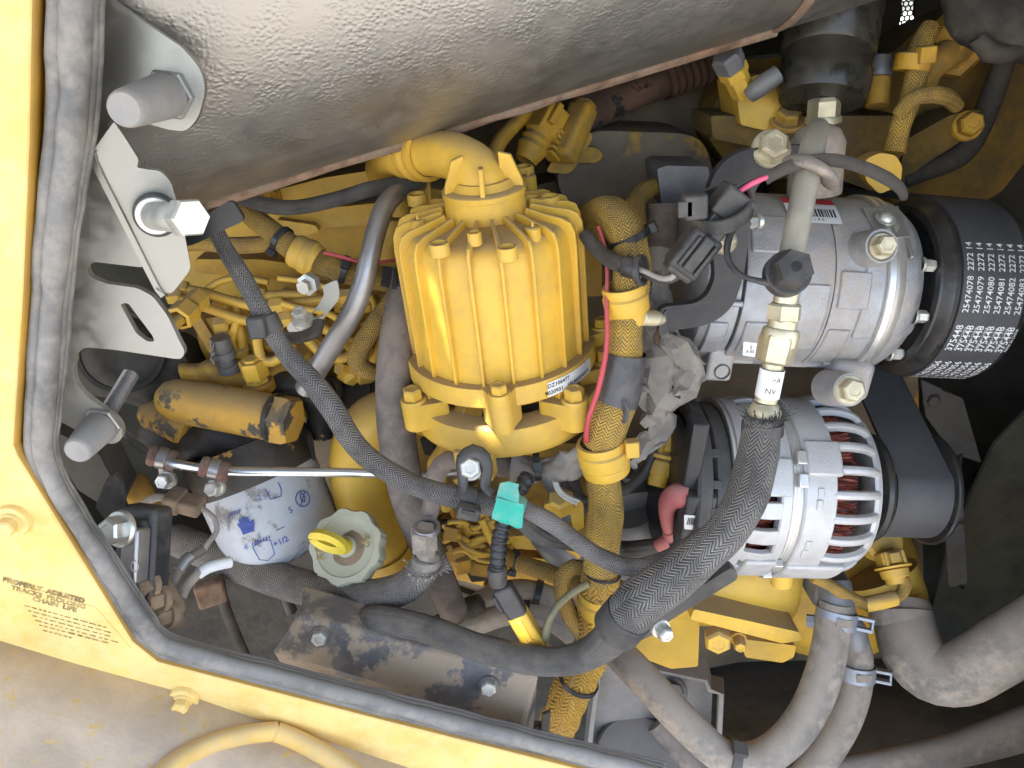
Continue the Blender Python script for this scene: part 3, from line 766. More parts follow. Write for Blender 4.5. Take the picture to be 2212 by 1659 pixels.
# lower bracket collar the canister stands in
turned('bracket_collar', C0, ZA, [(1.086, .054), (1.086, .0680), (1.0885, .0712), (1.093, .0722), (1.106, .0715), (1.1095, .0700), (1.1105, .066), (1.1105, .054)], 'yellow_cast', can, 80, smooth=45, closed=True)
for ang in (radians(-52), radians(-150), radians(-8), radians(120)):
    ear('bracket_ear', ang, .056, .0745, 1.100, 1.1210, .0095)
    rd = Vector((cos(ang), sin(ang), 0))
    bolt(C0+rd*.0748+ZA*1.1210, ZA, .0070, .0080, 'yellow', can, flange=1.3)
    pz = plate3('strut', [C0+rd*.055+Vector((-sin(ang), cos(ang), 0))*w+ZA*1.1265 for w in (-.006, .006)]+[C0+rd*.066+Vector((-sin(ang), cos(ang), 0))*w+ZA*1.1265 for w in (.006, -.006)], .018, 'yellow_cast', can, nrm=-ZA)
a = radians(-112)
block('foot_tab', C0+Vector((cos(a), sin(a), 0))*.069+ZA*1.082, (Vector((-sin(a), cos(a), 0)), Vector((cos(a), sin(a), 0)), ZA), (.028, .012, .022), 'yellow_cast', can, bev=.002)
# serial sticker wrapped round the ring
def wrap(a0, z0, R, slope=0):
    return lambda x, y: C0+Vector((cos(a0+x/R), sin(a0+x/R), 0))*R+ZA*(z0+y)
mb = MB(); m = 16; aS, aE = radians(-66), radians(-29); Rl = .0694
mb.add([C0+Vector((cos(aS+(aE-aS)*i/m), sin(aS+(aE-aS)*i/m), 0))*Rl+ZA*z for z in (1.1285, 1.1395) for i in range(m+1)], [[i, i+1, m+1+i+1, m+1+i] for i in range(m)])
st = mb.build('sticker', 'sticker', can, smooth=60)
letter('DZ106477', wrap(radians(-58.5), 1.1365, Rl+.0002), .0042, 'print_black', st, bold=.00008)
letter('9020931   191460030518', wrap(radians(-50), 1.1313, Rl+.0002), .0042, 'print_black', st, bold=.00008)

# the whole canister leans a little out of the bay
LEAN = Matrix.Rotation(radians(6), 3, 'X'); PIV = Vector((CX, CY, 1.09))
for o_ in (can, bpipe):
    o_.location = PIV+LEAN @ (W[o_.name]-PIV); o_.rotation_euler = (radians(6), 0, 0)
# ------------------------------------------------------------------ air conditioning compressor
CP = P(1530, 592, .545); CP.x = P(1528, 600, .487).x   # rear end of the compressor's axis
Rk = .0635
comp = T('ac_compressor', 'cast aluminium air conditioning compressor with bolted sections and red sticker', 'compressor', CP+Vector((.08, 0, -.07)))
s = px(1760, 610, .53)
def along(u): return (P(u, 640, .487)-CP).dot(EX)
tA, tB, tC, tD, tE = along(1605), along(1795), along(1905), along(1950), along(2012)
turned('rear_head', CP, EX, [(-.004, 0), (-.004, Rk*.80), (-.001, Rk*.90), (.004, Rk*.935), (tA-.002, Rk*.95), (tA-.002, Rk*.6)], 'cast_alu', comp, 64, smooth=40)
turned('head_gasket', CP, EX, [(tA-.002, Rk*.9), (tA-.002, Rk*.935), (tA+.0005, Rk*.935), (tA+.0005, Rk*.9)], 'plastic', comp, 64)
turned('rear_cylinder', CP, EX, [(tA, Rk*.6), (tA, Rk*.975), (tA+.001, Rk*.985), (tB-.0012, Rk*.985), (tB-.0004, Rk*.975), (tB-.0004, Rk*.6)], 'cast_alu', comp, 72, smooth=40)
turned('front_cylinder', CP, EX, [(tB+.0004, Rk*.6), (tB+.0004, Rk*.975), (tB+.0012, Rk*.985), (tC, Rk*.985), (tC, Rk*.6)], 'cast_alu', comp, 72, smooth=40)
turned('front_flange', CP, EX, [(tC, Rk*.7), (tC, Rk*1.01), (tC+.001, Rk*1.03), (tC+.004, Rk*1.03), (tC+.005, Rk*1.0), (tC+.006, Rk*1.0), (tC+.007, Rk*1.025), (tD-.003, Rk*1.015), (tD, Rk*.97), (tD, Rk*.6)], 'machined', comp, 72, smooth=40)
turned('front_head', CP, EX, [(tD-.001, Rk*.6), (tD-.001, Rk*.985), (tD+.006, Rk*.97), (tE-.010, Rk*.93), (tE-.004, Rk*.86), (tE+.002, Rk*.62), (tE+.006, Rk*.45), (tE+.012, Rk*.40), (tE+.012, 0)], 'cast_alu', comp, 64, smooth=40)
def kat(t, ang, r):
    """a point on the compressor: t along the axis, ang from up towards the viewer"""
    return CP+EX*t+(EU*cos(ang)+(-YA)*sin(ang))*r
def knorm(ang): return EU*cos(ang)+(-YA)*sin(ang)
def ktan(ang): return -EU*sin(ang)+(-YA)*cos(ang)
# raised pads and cast ribs round the cylinders
for t0, t1, a0, a1, h in ((tA+.002, tA+.030, .55, 1.0, .0022), (tA+.004, tA+.034, 1.75, 2.2, .0018), (tB+.003, tB+.024, 1.15, 1.55, .0024), (tB+.020, tC-.001, .95, 1.9, .0018), (tB+.002, tB+.018, 1.8, 2.35, .0016), (tA+.036, tB-.003, 1.3, 2.1, .0014), (.004, tA-.006, .9, 1.5, .002), (.004, tA-.006, 1.8, 2.3, .002)):
    mb = MB(); mm = 10; r0, r1 = Rk*.955, Rk*.985+h
    if t1 < tA: r0, r1 = Rk*.9, Rk*.94+h
    vs_ = [kat(t, a0+(a1-a0)*i/mm, r) for t in (t0, t1) for r in (r0, r1) for i in range(mm+1)]
    q = mm+1; fs = []
    for i in range(mm):
        fs += [[q+i, q+i+1, 3*q+i+1, 3*q+i], [i, i+1, q+i+1, q+i], [2*q+i, 2*q+i+1, 3*q+i+1, 3*q+i]]
    fs += [[0, q, 3*q, 2*q], [mm, q+mm, 3*q+mm, 2*q+mm]]
    mb.add(vs_, fs).build('cast_pad', 'cast_alu', comp, smooth=30, bev=.0012)
for t, a in ((tA+.012, 2.45), (tB-.006, 2.5), (tB+.012, 2.48), (tA-.012, 1.55), (tC-.010, 2.4)):
    c = kat(t, a, Rk*.97); block('cast_rib', c, (EX, ktan(a), knorm(a)), (.022, .004, .007), 'cast_alu', comp, bev=.0012)
# bosses with long through bolts
def boss_bolt(u, v, Y, r, d, L, hexr):
    p = P(u, v, Y)
    turned('bolt_boss', p-d*L, d, [(0, r*1.15), (L*.8, r*1.05), (L, r), (L, r*.86), (L-.002, r*.82), (L-.002, 0)], 'cast_alu', comp, 32, smooth=40)
    bolt(p-d*.002, d, hexr, .008, 'zinc_yellow', comp, flange=1.25)
dv = Vector((.06, -.92, .36)).normalized()
boss_bolt(1905, 532, .478, 33*s, dv, .022, 21*s)
boss_bolt(1835, 842, .468, 34*s, dv, .03, 25*s)
for u, v, Y in ((1560, 800, .500),):
    p = P(u, v, Y); nrm = Vector((0, -1, .12))
    pl_ = block('mount_lug', p+Vector((0, .008, .012)), (EX, YA, EU), (.0195, .016, .042), 'cast_alu', comp, bev=.003, seg=3)
    turned('lug_hole', p+Vector((0, -.0004, -.001)), -YA, [(-.003, .0054), (.0006, .0058), (.0006, .0050), (-.004, .0046), (-.004, 0)], 'plastic_clean', comp, 28)
block('mount_arm', P(1830, 815, .50), (EX, YA, EU), (.030, .02, .03), 'cast_alu', comp, bev=.005, seg=3)
# black gasketed mounting plate at the rear
kb = T('compressor_bracket', 'black painted curved steel bracket behind the compressor with a folded foot', 'bracket', P(1500, 700, .51))
out = [(1425, 682), (1428, 668), (1440, 662), (1500, 656), (1528, 640), (1545, 600), (1540, 540), (1530, 480), (1528, 425), (1540, 380), (1570, 342), (1612, 322), (1690, 312), (1760, 314), (1765, 350), (1700, 372), (1640, 392), (1622, 440), (1618, 520), (1606, 600), (1585, 660), (1552, 690), (1520, 704), (1470, 712), (1440, 712)]
plate('plate', out, .506, .006, 'black_paint', kb, rad=[4, 6, 6, 14, 16, 16, 12, 12, 20, 25, 25, 25, 10, 4, 4, 12, 22, 20, 20, 25, 22, 16, 12, 8, 6], bev=.0009, tilt=lambda u, v: .470+.00004*(u-1500))
plate('folded_foot', [(1425, 690), (1441, 668), (1441, 722), (1428, 726), (1423, 716)], .466, .006, 'black_paint', kb, rad=3)
p = P(1386, 686, .462); d = (P(1430, 688, .470)-p)
turned('stud', p, d, [(0, 0), (0, .0042)]+[(.0006*i, .0047+(.0005 if i % 2 else -.0003)) for i in range(1, 20)]+[(d.length, .0043)], 'zinc_yellow', kb, 20)
for u, v, rr in ((1665, 322, 27), (1563, 522, 19)):
    q = P(u, v, .471+.00004*(u-1500)); bolt(q, Vector((-.05, -.85, .5)), rr*s, .009, 'zinc_yellow', kb, flange=1.3)
bolt(P(1638, 478, .500), Vector((-1, -.3, 0)), 12*s, .006, 'zinc_bolt', comp, flange=1.3)
# top face: identification sticker, ground strap screw
c = kat(tA+.035, .42, Rk*.995)
def on_k(t0, a0): return lambda x, y: kat(t0+x, a0-y/(Rk*1.012), Rk*1.014)
mb = MB(); mm = 6
aS, aE = .18, .62
mb.add([kat(t, aS+(aE-aS)*i/mm, Rk*1.01) for t in (along(1700), along(1815)) for i in range(mm+1)], [[i, i+1, mm+1+i+1, mm+1+i] for i in range(mm)])
stk = mb.build('sticker', 'sticker', comp, smooth=60)
mb = MB(); mb.add([kat(t, a, Rk*1.013) for t, a in ((along(1700), .18), (along(1815), .18), (along(1815), .31), (along(1700), .31))], [[0, 1, 2, 3]]); mb.build('red_band', 'print_red', stk, smooth=0)
random.seed(3)
t = along(1708)
while t < along(1805):
    w = random.choice((.0005, .0009, .0013)); mb = MB()
    mb.add([kat(tt, a, Rk*1.013) for tt, a in ((t, .40), (t+w, .40), (t+w, .53), (t, .53))], [[0, 1, 2, 3]]); mb.build('bar', 'print_black', stk, smooth=0); t += w+random.choice((.0006, .001))
letter('A   1 8 0', on_k(along(1757), .57), .0035, 'print_black', stk)
pl2 = T('strap_tab', 'small bent zinc tab held by a screw on top of the compressor', 'tab', P(1915, 425, .5))
plate3('tab', [kat(along(u), a, Rk*1.04) for u, a in ((1872, .35), (1950, .28), (1955, .75), (1885, .8))], .0016, 'zinc', pl2, nrm=-knorm(.55))
plate3('bent_leg', [kat(along(u), a, Rk*1.05) for u, a in ((1948, .3), (1956, .3), (1958, .98), (1950, .98))], .003, 'zinc', pl2, nrm=-knorm(.6))
p = kat(along(1908), .55, Rk*1.05); d = knorm(.45)
turned('screw', p, d, [(0, .0068), (.001, .0068), (.001, .0048), (.003, .0042), (.0042, .0025), (.0045, 0)], 'zinc_bolt', pl2, 28, smooth=40)
sk2 = plate('small_sticker', [(1606, 738), (1640, 742), (1638, 772), (1604, 768)], .4865, .0003, 'sticker', comp, bev=0, rad=3)
letter('E\n6 02', pl(1622, 755, radians(4), .4862), 10*px(1622, 755, .486), 'print_black', sk2)
# casting mark
letter('D8', lambda x, y: kat(along(1745)+x, 1.62-y/Rk, Rk*.988), .006, 'machined', comp, name='cast_mark')

# ------------------------------------------------------------------ clutch pulley and belt with printing
Rp = .0660
t0 = along(2062); wB = .0440
pul = T('clutch_pulley', 'glossy black grooved clutch pulley on the compressor nose', 'pulley', CP+EX*t0)
turned('wheel', CP, EX, [(t0-.010, Rp*.3), (t0-.010, Rp*.90), (t0-.007, Rp*.96), (t0-.004, Rp*1.0), (t0-.001, Rp*1.0), (t0, Rp*.93), (t0+wB, Rp*.93), (t0+wB+.001, Rp*1.0), (t0+wB+.004, Rp*1.0), (t0+wB+.006, Rp*.85), (t0+wB+.006, 0)], 'pulley', pul, 80, smooth=35)
turned('inner_ring', CP, EX, [(t0-.009, Rp*.80), (t0-.012, Rp*.83), (t0-.011, Rp*.90), (t0-.008, Rp*.92)], 'pulley', pul, 72)
turned('hub', CP, EX, [(tE, Rp*.42), (t0-.005, Rp*.40), (t0-.005, Rp*.2)], 'dirty_alu', pul, 40)
for a in (1.0, 1.65, 2.35):
    p = kat(tE-.006, a, Rk*.86); bolt(p, EX, .0045, .008, 'zinc_bolt', comp, flange=1.25, fh=.2)
turned('nose_lobe', kat(tE-.006, 1.9, Rk*.66), EX, [(-.014, .013), (.002, .0125), (.006, .0095), (.0075, 0)], 'cast_alu', comp, 28, smooth=50)
# belt: round the compressor pulley, then down to the alternator pulley
ALT = P(1600, 1035, .515); ALT.x = P(1600, 1035, .450).x
def alt_along(u): return (P(u, 1040, .450)-ALT).dot(EX)
ta = alt_along(1945)
cB = CP+EX*(t0+wB/2)
cA = ALT+EX*((cB-ALT).dot(EX))
Ra = .0350
belt = T('drive_belt', 'wide black ribbed drive belt with white printed numbers on the pulleys', 'belt', cB)
Rb0, Rb1 = Rp*.955, Rp*.955+.0042
# the belt's run seen along the shafts: (y, h) with h measured along EU from the compressor's axis
hA = (cA-cB).dot(EU)
def cen(y, h): return cB+EU*h+YA*(y-cB.y)
run = []                                                   # (point, outward direction)
def arc_(y, h, R_, a0, a1, m, sgn=1):
    """angle 0 points up, pi/2 to the viewer"""
    for i in range(m+1):
        a = a0+(a1-a0)*i/m; dr = EU*cos(a)-YA*sin(a)
        run.append((cen(y, h)+dr*R_, dr*sgn))
arc_(cB.y, 0, Rb0, -.15, 3.55, 44)
arc_(.675, -.070, .030+.0042, .55, -.75, 8, -1)
arc_(cA.y, hA, Ra, .80, 3.9, 24)
arc_(.84, hA-.06, .07, 3.6, 5.0, 10)
arc_(.84, -.02, .04, 4.6, 6.0, 8)
mb = MB(); vs_, fcs, uvs, us, dist = [], [], [], [], 0
for i, (q, dr) in enumerate(run):
    if i: dist += (q-run[i-1][0]).length
    us.append(dist)
    for r, t in ((0, -wB/2), (.0042, -wB/2), (.0042, wB/2), (0, wB/2)): vs_.append(q+dr*r+EX*t)
sec = len(run)
for i in range(sec):
    j = (i+1) % sec
    for e in range(4):
        f = (e+1) % 4
        fcs.append([i*4+e, i*4+f, j*4+f, j*4+e])
        u0, u1 = us[i], us[j] if j else us[i]+.1
        uvs.append([(u0, -wB/2), (u0, wB/2), (u1, wB/2), (u1, -wB/2)] if e == 1 else [(0, 0)]*4)
mb.add(vs_, fcs, uvs)
mb.build('band', 'belt', belt, smooth=45)
idl = T('idler_pulley', 'small dark idler pulley behind the drive belt', 'pulley', cen(.675, -.070))
turned('wheel', cen(.675, -.070)-EX*wB*.55, EX, [(0, 0), (0, .032), (.002, .034), (.003, .030), (wB*1.1-.003, .030), (wB*1.1-.002, .034), (wB*1.1, .032), (wB*1.1, 0)], 'pulley', idl, 40)
def on_belt(t_, a_):
    # lettering runs round the belt: x up along the arc, y across
    return lambda x, y: cB+EX*(t_-y)+((EU)*cos(a_-x/Rb1)+(-YA)*sin(a_-x/Rb1))*(Rb1+.0002)
for i in range(6):
    tt = -wB/2+.0045+i*.0073
    letter('2547407%d  2272 14' % (8+i) if i < 2 else '254740%d  2272 14' % (78+i), on_belt(tt, 1.15), .0062, 'print_white', belt, bold=.00005)
    letter('375448', on_belt(tt, 1.80), .0072, 'print_white', belt, bold=.00006)
    letter('MADE IN CHINA', on_belt(tt+.0042, 1.80), .0026, 'print_white', belt)
    letter('D T437056', on_belt(tt, 2.37), .0072, 'print_white', belt, bold=.00006)
# hub cover beyond the belt
turned('clutch_plate', CP, EX, [(t0+wB+.006, 0), (t0+wB+.006, Rp*.8), (t0+wB+.016, Rp*.78), (t0+wB+.018, Rp*.7), (t0+wB+.018, 0)], 'dirty_alu', pul, 48)
# ------------------------------------------------------------------ alternator
alt = T('alternator', 'bright aluminium alternator with slotted ribs showing copper windings', 'alternator', ALT+Vector((.05, 0, -.075)))
Rz = .0700
u2 = alt_along
def aat(t, ang, r): return ALT+EX*t+(EU*cos(ang)+(-YA)*sin(ang))*r
def anorm(a): return EU*cos(a)+(-YA)*sin(a)
def atan_(a): return -EU*sin(a)+(-YA)*cos(a)
t_l, t_s0, t_s1, t_r, t_e = u2(1600), u2(1728), u2(1752), u2(1824), u2(1918)
# rear half: band with slots, front half: band, ribs, nose ring
def band(name, t0, t1, r0, r1, m, a0=0, a1=2*pi, n=72, ch=.0012):
    return turned(name, ALT, EX, [(t0, r0), (t0, r1-ch), (t0+ch, r1), (t1-ch, r1), (t1, r1-ch), (t1, r0)], m, alt, n, smooth=35, closed=True)
band('rear_band', u2(1702), t_s0, Rz*.86, Rz*.985, 'alu_bright')
turned('stator', ALT, EX, [(t_s0-.004, Rz*.93), (t_s0-.004, Rz*.955), (t_s1+.004, Rz*.955), (t_s1+.004, Rz*.93)], 'machined', alt, 72)
band('front_band', t_s1, t_r, Rz*.86, Rz*1.0, 'alu_bright')
for i in range(10):
    turned('lamination', ALT, EX, [(t_s0+.0006+i*.0008, Rz*.955), (t_s0+.0008+i*.0008, Rz*.9605), (t_s0+.0011+i*.0008, Rz*.955)], 'machined', alt, 64) if i % 3 == 0 else None
# dark core with copper coils inside
turned('core', ALT, EX, [(u2(1610), 0), (u2(1610), Rz*.72), (t_e-.004, Rz*.66), (t_e-.004, 0)], 'plastic_clean', alt, 48)
def coils(t0, t1, R0):
    mb = MB(); random.seed(11)
    for i in range(150):
        a = 2*pi*i/150+random.uniform(-.02, .02); w = random.uniform(.05, .11)
        pts = []
        for k in range(7):
            f = k/6; pts.append(aat(t0+(t1-t0)*sin(pi*f), a+w*(f-.5)*2, R0+random.uniform(-.0015, .0015)+.003*sin(pi*f)))
        sweep(mb, pts, circle(5, .00085), cap=False)
    return mb.build('copper_winding', 'copper', alt, smooth=60, kind='stuff')
coils(t_r-.012, t_r+.020, Rz*.80)
coils(u2(1700), u2(1628), Rz*.82)
# ribs of the drive end bracket
NR = 24
for k in range(NR):
    a = 2*pi*k/NR+.07
    tt = [t_r-.002, t_r+.008, t_r+.018, t_r+.0265, t_r+.0325, t_r+.036]
    rr = [Rz*.965, Rz*.985, Rz*.975, Rz*.94, Rz*.885, Rz*.82]
    pts = [aat(t, a, r) for t, r in zip(tt, rr)]
    pts = [Vector(q) for q in spline([tuple(p) for p in pts], .003)]
    mb = MB(); sweep(mb, pts, [(-.0026, -.0034), (.0018, -.0028), (.0028, 0), (.0018, .0028), (-.0026, .0034)], up=anorm(a))
    mb.build('rib', 'alu_bright', alt, smooth=50, bev=.0005)
turned('nose_ring', ALT, EX, [(t_r+.032, Rz*.60), (t_r+.032, Rz*.87), (t_r+.0345, Rz*.885), (t_r+.0375, Rz*.87), (t_r+.0385, Rz*.80), (t_r+.0385, Rz*.3)], 'alu_bright', alt, 64, smooth=40, closed=True)
# solid cast lobes that bridge the ribs (top mount, lower pad)
def lobe(name, a0, a1, t0, t1, r0, r1, m='alu_bright', bev=.002):
    mb = MB(); mm = 10
    vs_ = [aat(t, a0+(a1-a0)*i/mm, r) for t in (t0, t1) for r in (r0, r1) for i in range(mm+1)]
    q = mm+1; fs = []
    for i in range(mm): fs += [[q+i, q+i+1, 3*q+i+1, 3*q+i], [i, i+1, q+i+1, q+i], [2*q+i, 2*q+i+1, 3*q+i+1, 3*q+i], [i, i+1, 2*q+i+1, 2*q+i]]
    fs += [[0, q, 3*q, 2*q], [mm, q+mm, 3*q+mm, 2*q+mm]]
    return mb.add(vs_, fs).build(name, m, alt, smooth=30, bev=bev)
lobe('pad', 2.02, 2.52, t_s1-.001, t_r+.020, Rz*.9, Rz*1.035)
lobe('pad', .55, .93, t_s1+.001, t_r+.004, Rz*.9, Rz*1.03)
lobe('pad', .75, 1.15, u2(1640), t_s0-.001, Rz*.9, Rz*1.03)
lobe('pad', 1.95, 2.35, u2(1650), t_s0-.001, Rz*.9, Rz*1.03)
for a, t in ((.98, u2(1745)), (2.05, u2(1728)), (2.45, u2(1735)), (.75, u2(1745))):
    block('through_bolt', aat(t, a, Rz*1.0), (EX, atan_(a), anorm(a)), (.007, .010, .006), 'machined', alt, bev=.0008)
for a, t in ((1.1, u2(1786)), (1.22, u2(1784)), (1.68, u2(1776)), (1.80, u2(1774))):
    block('cast_step', aat(t, a, Rz*1.0), (EX, atan_(a), anorm(a)), (.0045, .0075, .0016), 'alu_bright', alt, bev=.0006)
# rear bracket: bars between slots, then ring
for k in range(20):
    a = 2*pi*k/20+.05
    mb = MB(); sweep(mb, [aat(t, a, r) for t, r in ((u2(1706), Rz*.955), (u2(1680), Rz*.97), (u2(1650), Rz*.95), (u2(1632), Rz*.90))], [(-.003, -.0062), (.0015, -.0062), (.0022, 0), (.0015, .0062), (-.003, .0062)], up=anorm(a))
    mb.build('rear_bar', 'alu_bright', alt, smooth=50, bev=.0006)
turned('rear_ring', ALT, EX, [(u2(1606), Rz*.5), (u2(1606), Rz*.93), (u2(1612), Rz*.965), (u2(1640), Rz*.965), (u2(1644), Rz*.9), (u2(1644), Rz*.5)], 'alu_bright', alt, 64, smooth=40)
turned('bright_edge', ALT, EX, [(u2(1600), Rz*.9), (u2(1600), Rz*.955), (u2(1607), Rz*.955), (u2(1607), Rz*.9)], 'machined', alt, 64)
# black plastic rear cover with stepped rings
for nm, a_, b_, r1, m in (('rear_cover', 1560, 1599, .90, 'plastic'), ('cover_rim', 1518, 1552, .97, 'plastic'), ('cover_end', 1490, 1516, .80, 'plastic_clean'), ('cover_hub', 1548, 1562, .84, 'plastic_clean')):
    turned(nm, ALT, EX, [(u2(a_), 0), (u2(a_), Rz*r1-.002), (u2(a_)+.002, Rz*r1), (u2(b_)-.001, Rz*r1), (u2(b_), Rz*r1-.001), (u2(b_), 0)], m, alt, 56, smooth=35)
for a in (.7, 1.05, 1.35, 1.7, 2.0):
    block('cover_clip', aat(u2(1556), a, Rz*.90), (EX, atan_(a), anorm(a)), (.010, .006, .006), 'plastic', alt, bev=.0006)
blk = block('terminal_box', P(1502, 1105, .462), (EX, YA, EU), (.022, .02, .036), 'plastic', alt, bev=.0015)
block('regulator_block', P(1495, 985, .470), (EX, YA, EU), (.012, .018, .06), 'plastic_clean', alt, bev=.0015)
f = pl(1502, 1130, radians(2), .4515)
sk = plate('sticker', [(1478, 1112), (1521, 1116), (1520, 1146), (1478, 1143)], .4512, .0003, 'sticker', alt, bev=0, rad=3)
x = -15
random.seed(5)
while x < 12:
    w = random.choice((.8, 1.4, 2)); s_ = px(1500, 1130, .451); mb = MB(); f = pl(1500, 1127, radians(3), .4508)
    mb.add([f(x*s_, -9*s_), f((x+w)*s_, -9*s_), f((x+w)*s_, 9*s_), f(x*s_, 9*s_)], [[0, 1, 2, 3]]); mb.build('bar', 'print_black', sk, smooth=0); x += w+random.choice((1, 1.8))
# pulley
tp0 = u2(1925)
turned('shaft_collar', ALT, EX, [(t_r+.038, .020), (t_r+.046, .022), (t_r+.046, .01)], 'pulley', alt, 32)
apul = T('alternator_pulley', 'glossy black flanged pulley on the alternator shaft', 'pulley', cA)
w0 = (cB-ALT).dot(EX)-wB/2
turned('wheel', ALT, EX, [(w0-.012, .012), (w0-.012, .036), (w0-.009, .0430), (w0-.006, .0445), (w0-.0035, .0435), (w0-.003, .0385), (w0-.001, .0385), (w0-.0005, Ra-.001), (w0+wB, Ra-.001), (w0+wB+.001, .0432), (w0+wB+.002, .0445), (w0+wB+.004, .0445), (w0+wB+.006, .041), (w0+wB+.006, 0)], 'pulley', apul, 64, smooth=30)
# mounting arm and bolt that join compressor bracket and alternator
# ------------------------------------------------------------------ wiring harnesses, hoses and pipes
def at_path(path, f):
    """point and direction at fraction f of a photo path"""
    s = spline([tuple(P(*q[:3])) for q in path], .004); i = min(len(s)-2, max(1, int(f*(len(s)-1))))
    return Vector(s[i][:3]), (Vector(s[i+1][:3])-Vector(s[i-1][:3])).normalized()
def tie(parent, p, d, r, w=.0045, t=.0013, head=None, m='plastic_clean', name='cable_tie'):
    o = ring(name, p, d, r, w, t, m, parent, 32)
    if head is not None:
        h = (head-d*head.dot(d)).normalized()
        block('tie_head', p+h*(r+t+.002), (d, h, d.cross(h)), (w*1.5, .005, w*1.4), m, o, bev=.0006)
    return o
VIEW = -_F

# --- main yellow sleeve down the middle
main = T('main_harness', 'thick yellow braided wiring harness running down between canister and alternator', 'wiring harness', P(1300, 1340, .47))
mp = [(1262, 500, .56, 30), (1285, 470, .54, 36), (1320, 462, .52, 40), (1350, 500, .50, 42), (1364, 560, .485, 41), (1362, 620, .475, 40), (1352, 690, .468, 38), (1348, 760, .464, 40), (1338, 850, .460, 44), (1318, 900, .458, 47), (1302, 960, .458, 43)]
hose('sleeve', mp, 'sleeve_yellow', main, n=32, wob=.0012)
mp2 = [(1302, 955, .458, 38), (1306, 1020, .458, 38), (1308, 1090, .458, 38), (1304, 1160, .458, 38), (1296, 1230, .458, 38), (1298, 1280, .458, 42)]
hose('sleeve', mp2, 'sleeve_yellow', main, n=32, wob=.002)
mp3 = [(1297, 1240, .4585, 40), (1296, 1280, .458, 44), (1290, 1330, .46, 44), (1282, 1385, .463, 40), (1262, 1440, .468, 40), (1232, 1500, .474, 42), (1208, 1560, .478, 40), (1196, 1620, .48, 38)]
hose('taped_end', mp3, 'sleeve_tar', main, n=28, wob=.003)
tp = [(1352, 762, .4635, 42), (1346, 800, .462, 43.5), (1338, 840, .460, 45), (1330, 866, .459, 47)]
hose('black_tape', [(u, v, Y, r*1.05) for u, v, Y, r in tp], 'tape_black', main, n=28, wob=.001, cap=False)
hose('tape_tail', [(1345, 868, .445, 9), (1352, 884, .442, 12), (1352, 902, .442, 10), (1344, 914, .443, 3)], 'tape_black', main, n=10, flat=.3)
for (u, v, Y, r, f) in ((1353, 655, .471, 46, .5), (1304, 985, .458, 52, .5), (1296, 1305, .459, 46, .5)):
    s = px(u, v, Y); c = P(u, v, Y); d = Vector((-.12, 0, 1)) if v < 1100 else Vector((.1, 0, 1))
    k = turned('clip_collar', c, d, [(-.0125, r*s*.86), (-.0125, r*s*.98), (-.010, r*s*1.02), (-.006, r*s*1.0), (-.0045, r*s*1.06), (.005, r*s*1.08), (.0065, r*s*1.0), (.010, r*s*1.04), (.0125, r*s*1.0), (.0125, r*s*.86)], 'yellow', main, 48, smooth=30)
block('clip_latch', P(1365, 968, .446), (XA, YA, ZA), (.009, .008, .012), 'yellow', main, bev=.001)
c, d = P(1364, 500, .492), Vector((.2, .2, 1)).normalized()
tie(main, P(1358, 512, .494), Vector((.35, -.1, -1)).normalized(), 44*px(1358, 512, .494), head=Vector((1, -.2, .1)))
tie(main, P(1250, 1470, .470), Vector((-.5, 0, -1)).normalized(), 42*px(1250, 1470, .470), w=.004)
tie(main, P(1300, 1232, .458), Vector((.25, 0, 1)).normalized(), 41*px(1300, 1232, .458), w=.0022, t=.0008)
small = T('thin_loop_harness', 'short thin braided yellow wire loop above the main harness', 'wiring harness', P(1390, 450, .56))
hose('sleeve', [(1425, 402, .62, 20), (1395, 412, .60, 21), (1372, 440, .58, 22), (1378, 490, .56, 20)], 'sleeve_yellow_fine', small, n=18)
br = T('branch_harness', 'yellow braided branch harness with a loop joining the main harness', 'wiring harness', P(1230, 1260, .48))
hose('sleeve', [(1085, 1195, .55, 17), (1120, 1214, .53, 18), (1165, 1232, .515, 19), (1210, 1246, .505, 19), (1262, 1262, .485, 18)], 'sleeve_yellow_fine', br, n=18, wob=.0012)
hose('loop_sleeve', [(1275, 1232, .475, 16), (1240, 1225, .472, 17), (1217, 1246, .470, 18), (1214, 1282, .468, 18), (1228, 1320, .466, 19), (1252, 1358, .464, 21), (1275, 1390, .464, 20)], 'sleeve_yellow_fine', br, n=18, wob=.0012)
tie(br, P(1112, 1210, .533), Vector((1, 0, -.4)).normalized(), 20*px(1112, 1210, .533), head=Vector((0, -.5, -1)))
rw = T('red_wire', 'thin faded red wire hanging beside the main harness', 'wire', P(1290, 900, .455))
hose('strand', [(1292, 490, .50, 4.5), (1308, 540, .49, 4.5), (1312, 600, .475, 4.8), (1310, 660, .462, 5), (1312, 720, .455, 5.5), (1306, 780, .452, 6), (1290, 850, .448, 6), (1272, 900, .446, 6), (1266, 940, .446, 6), (1268, 952, .450, 6)], 'wire_red', rw, n=12)

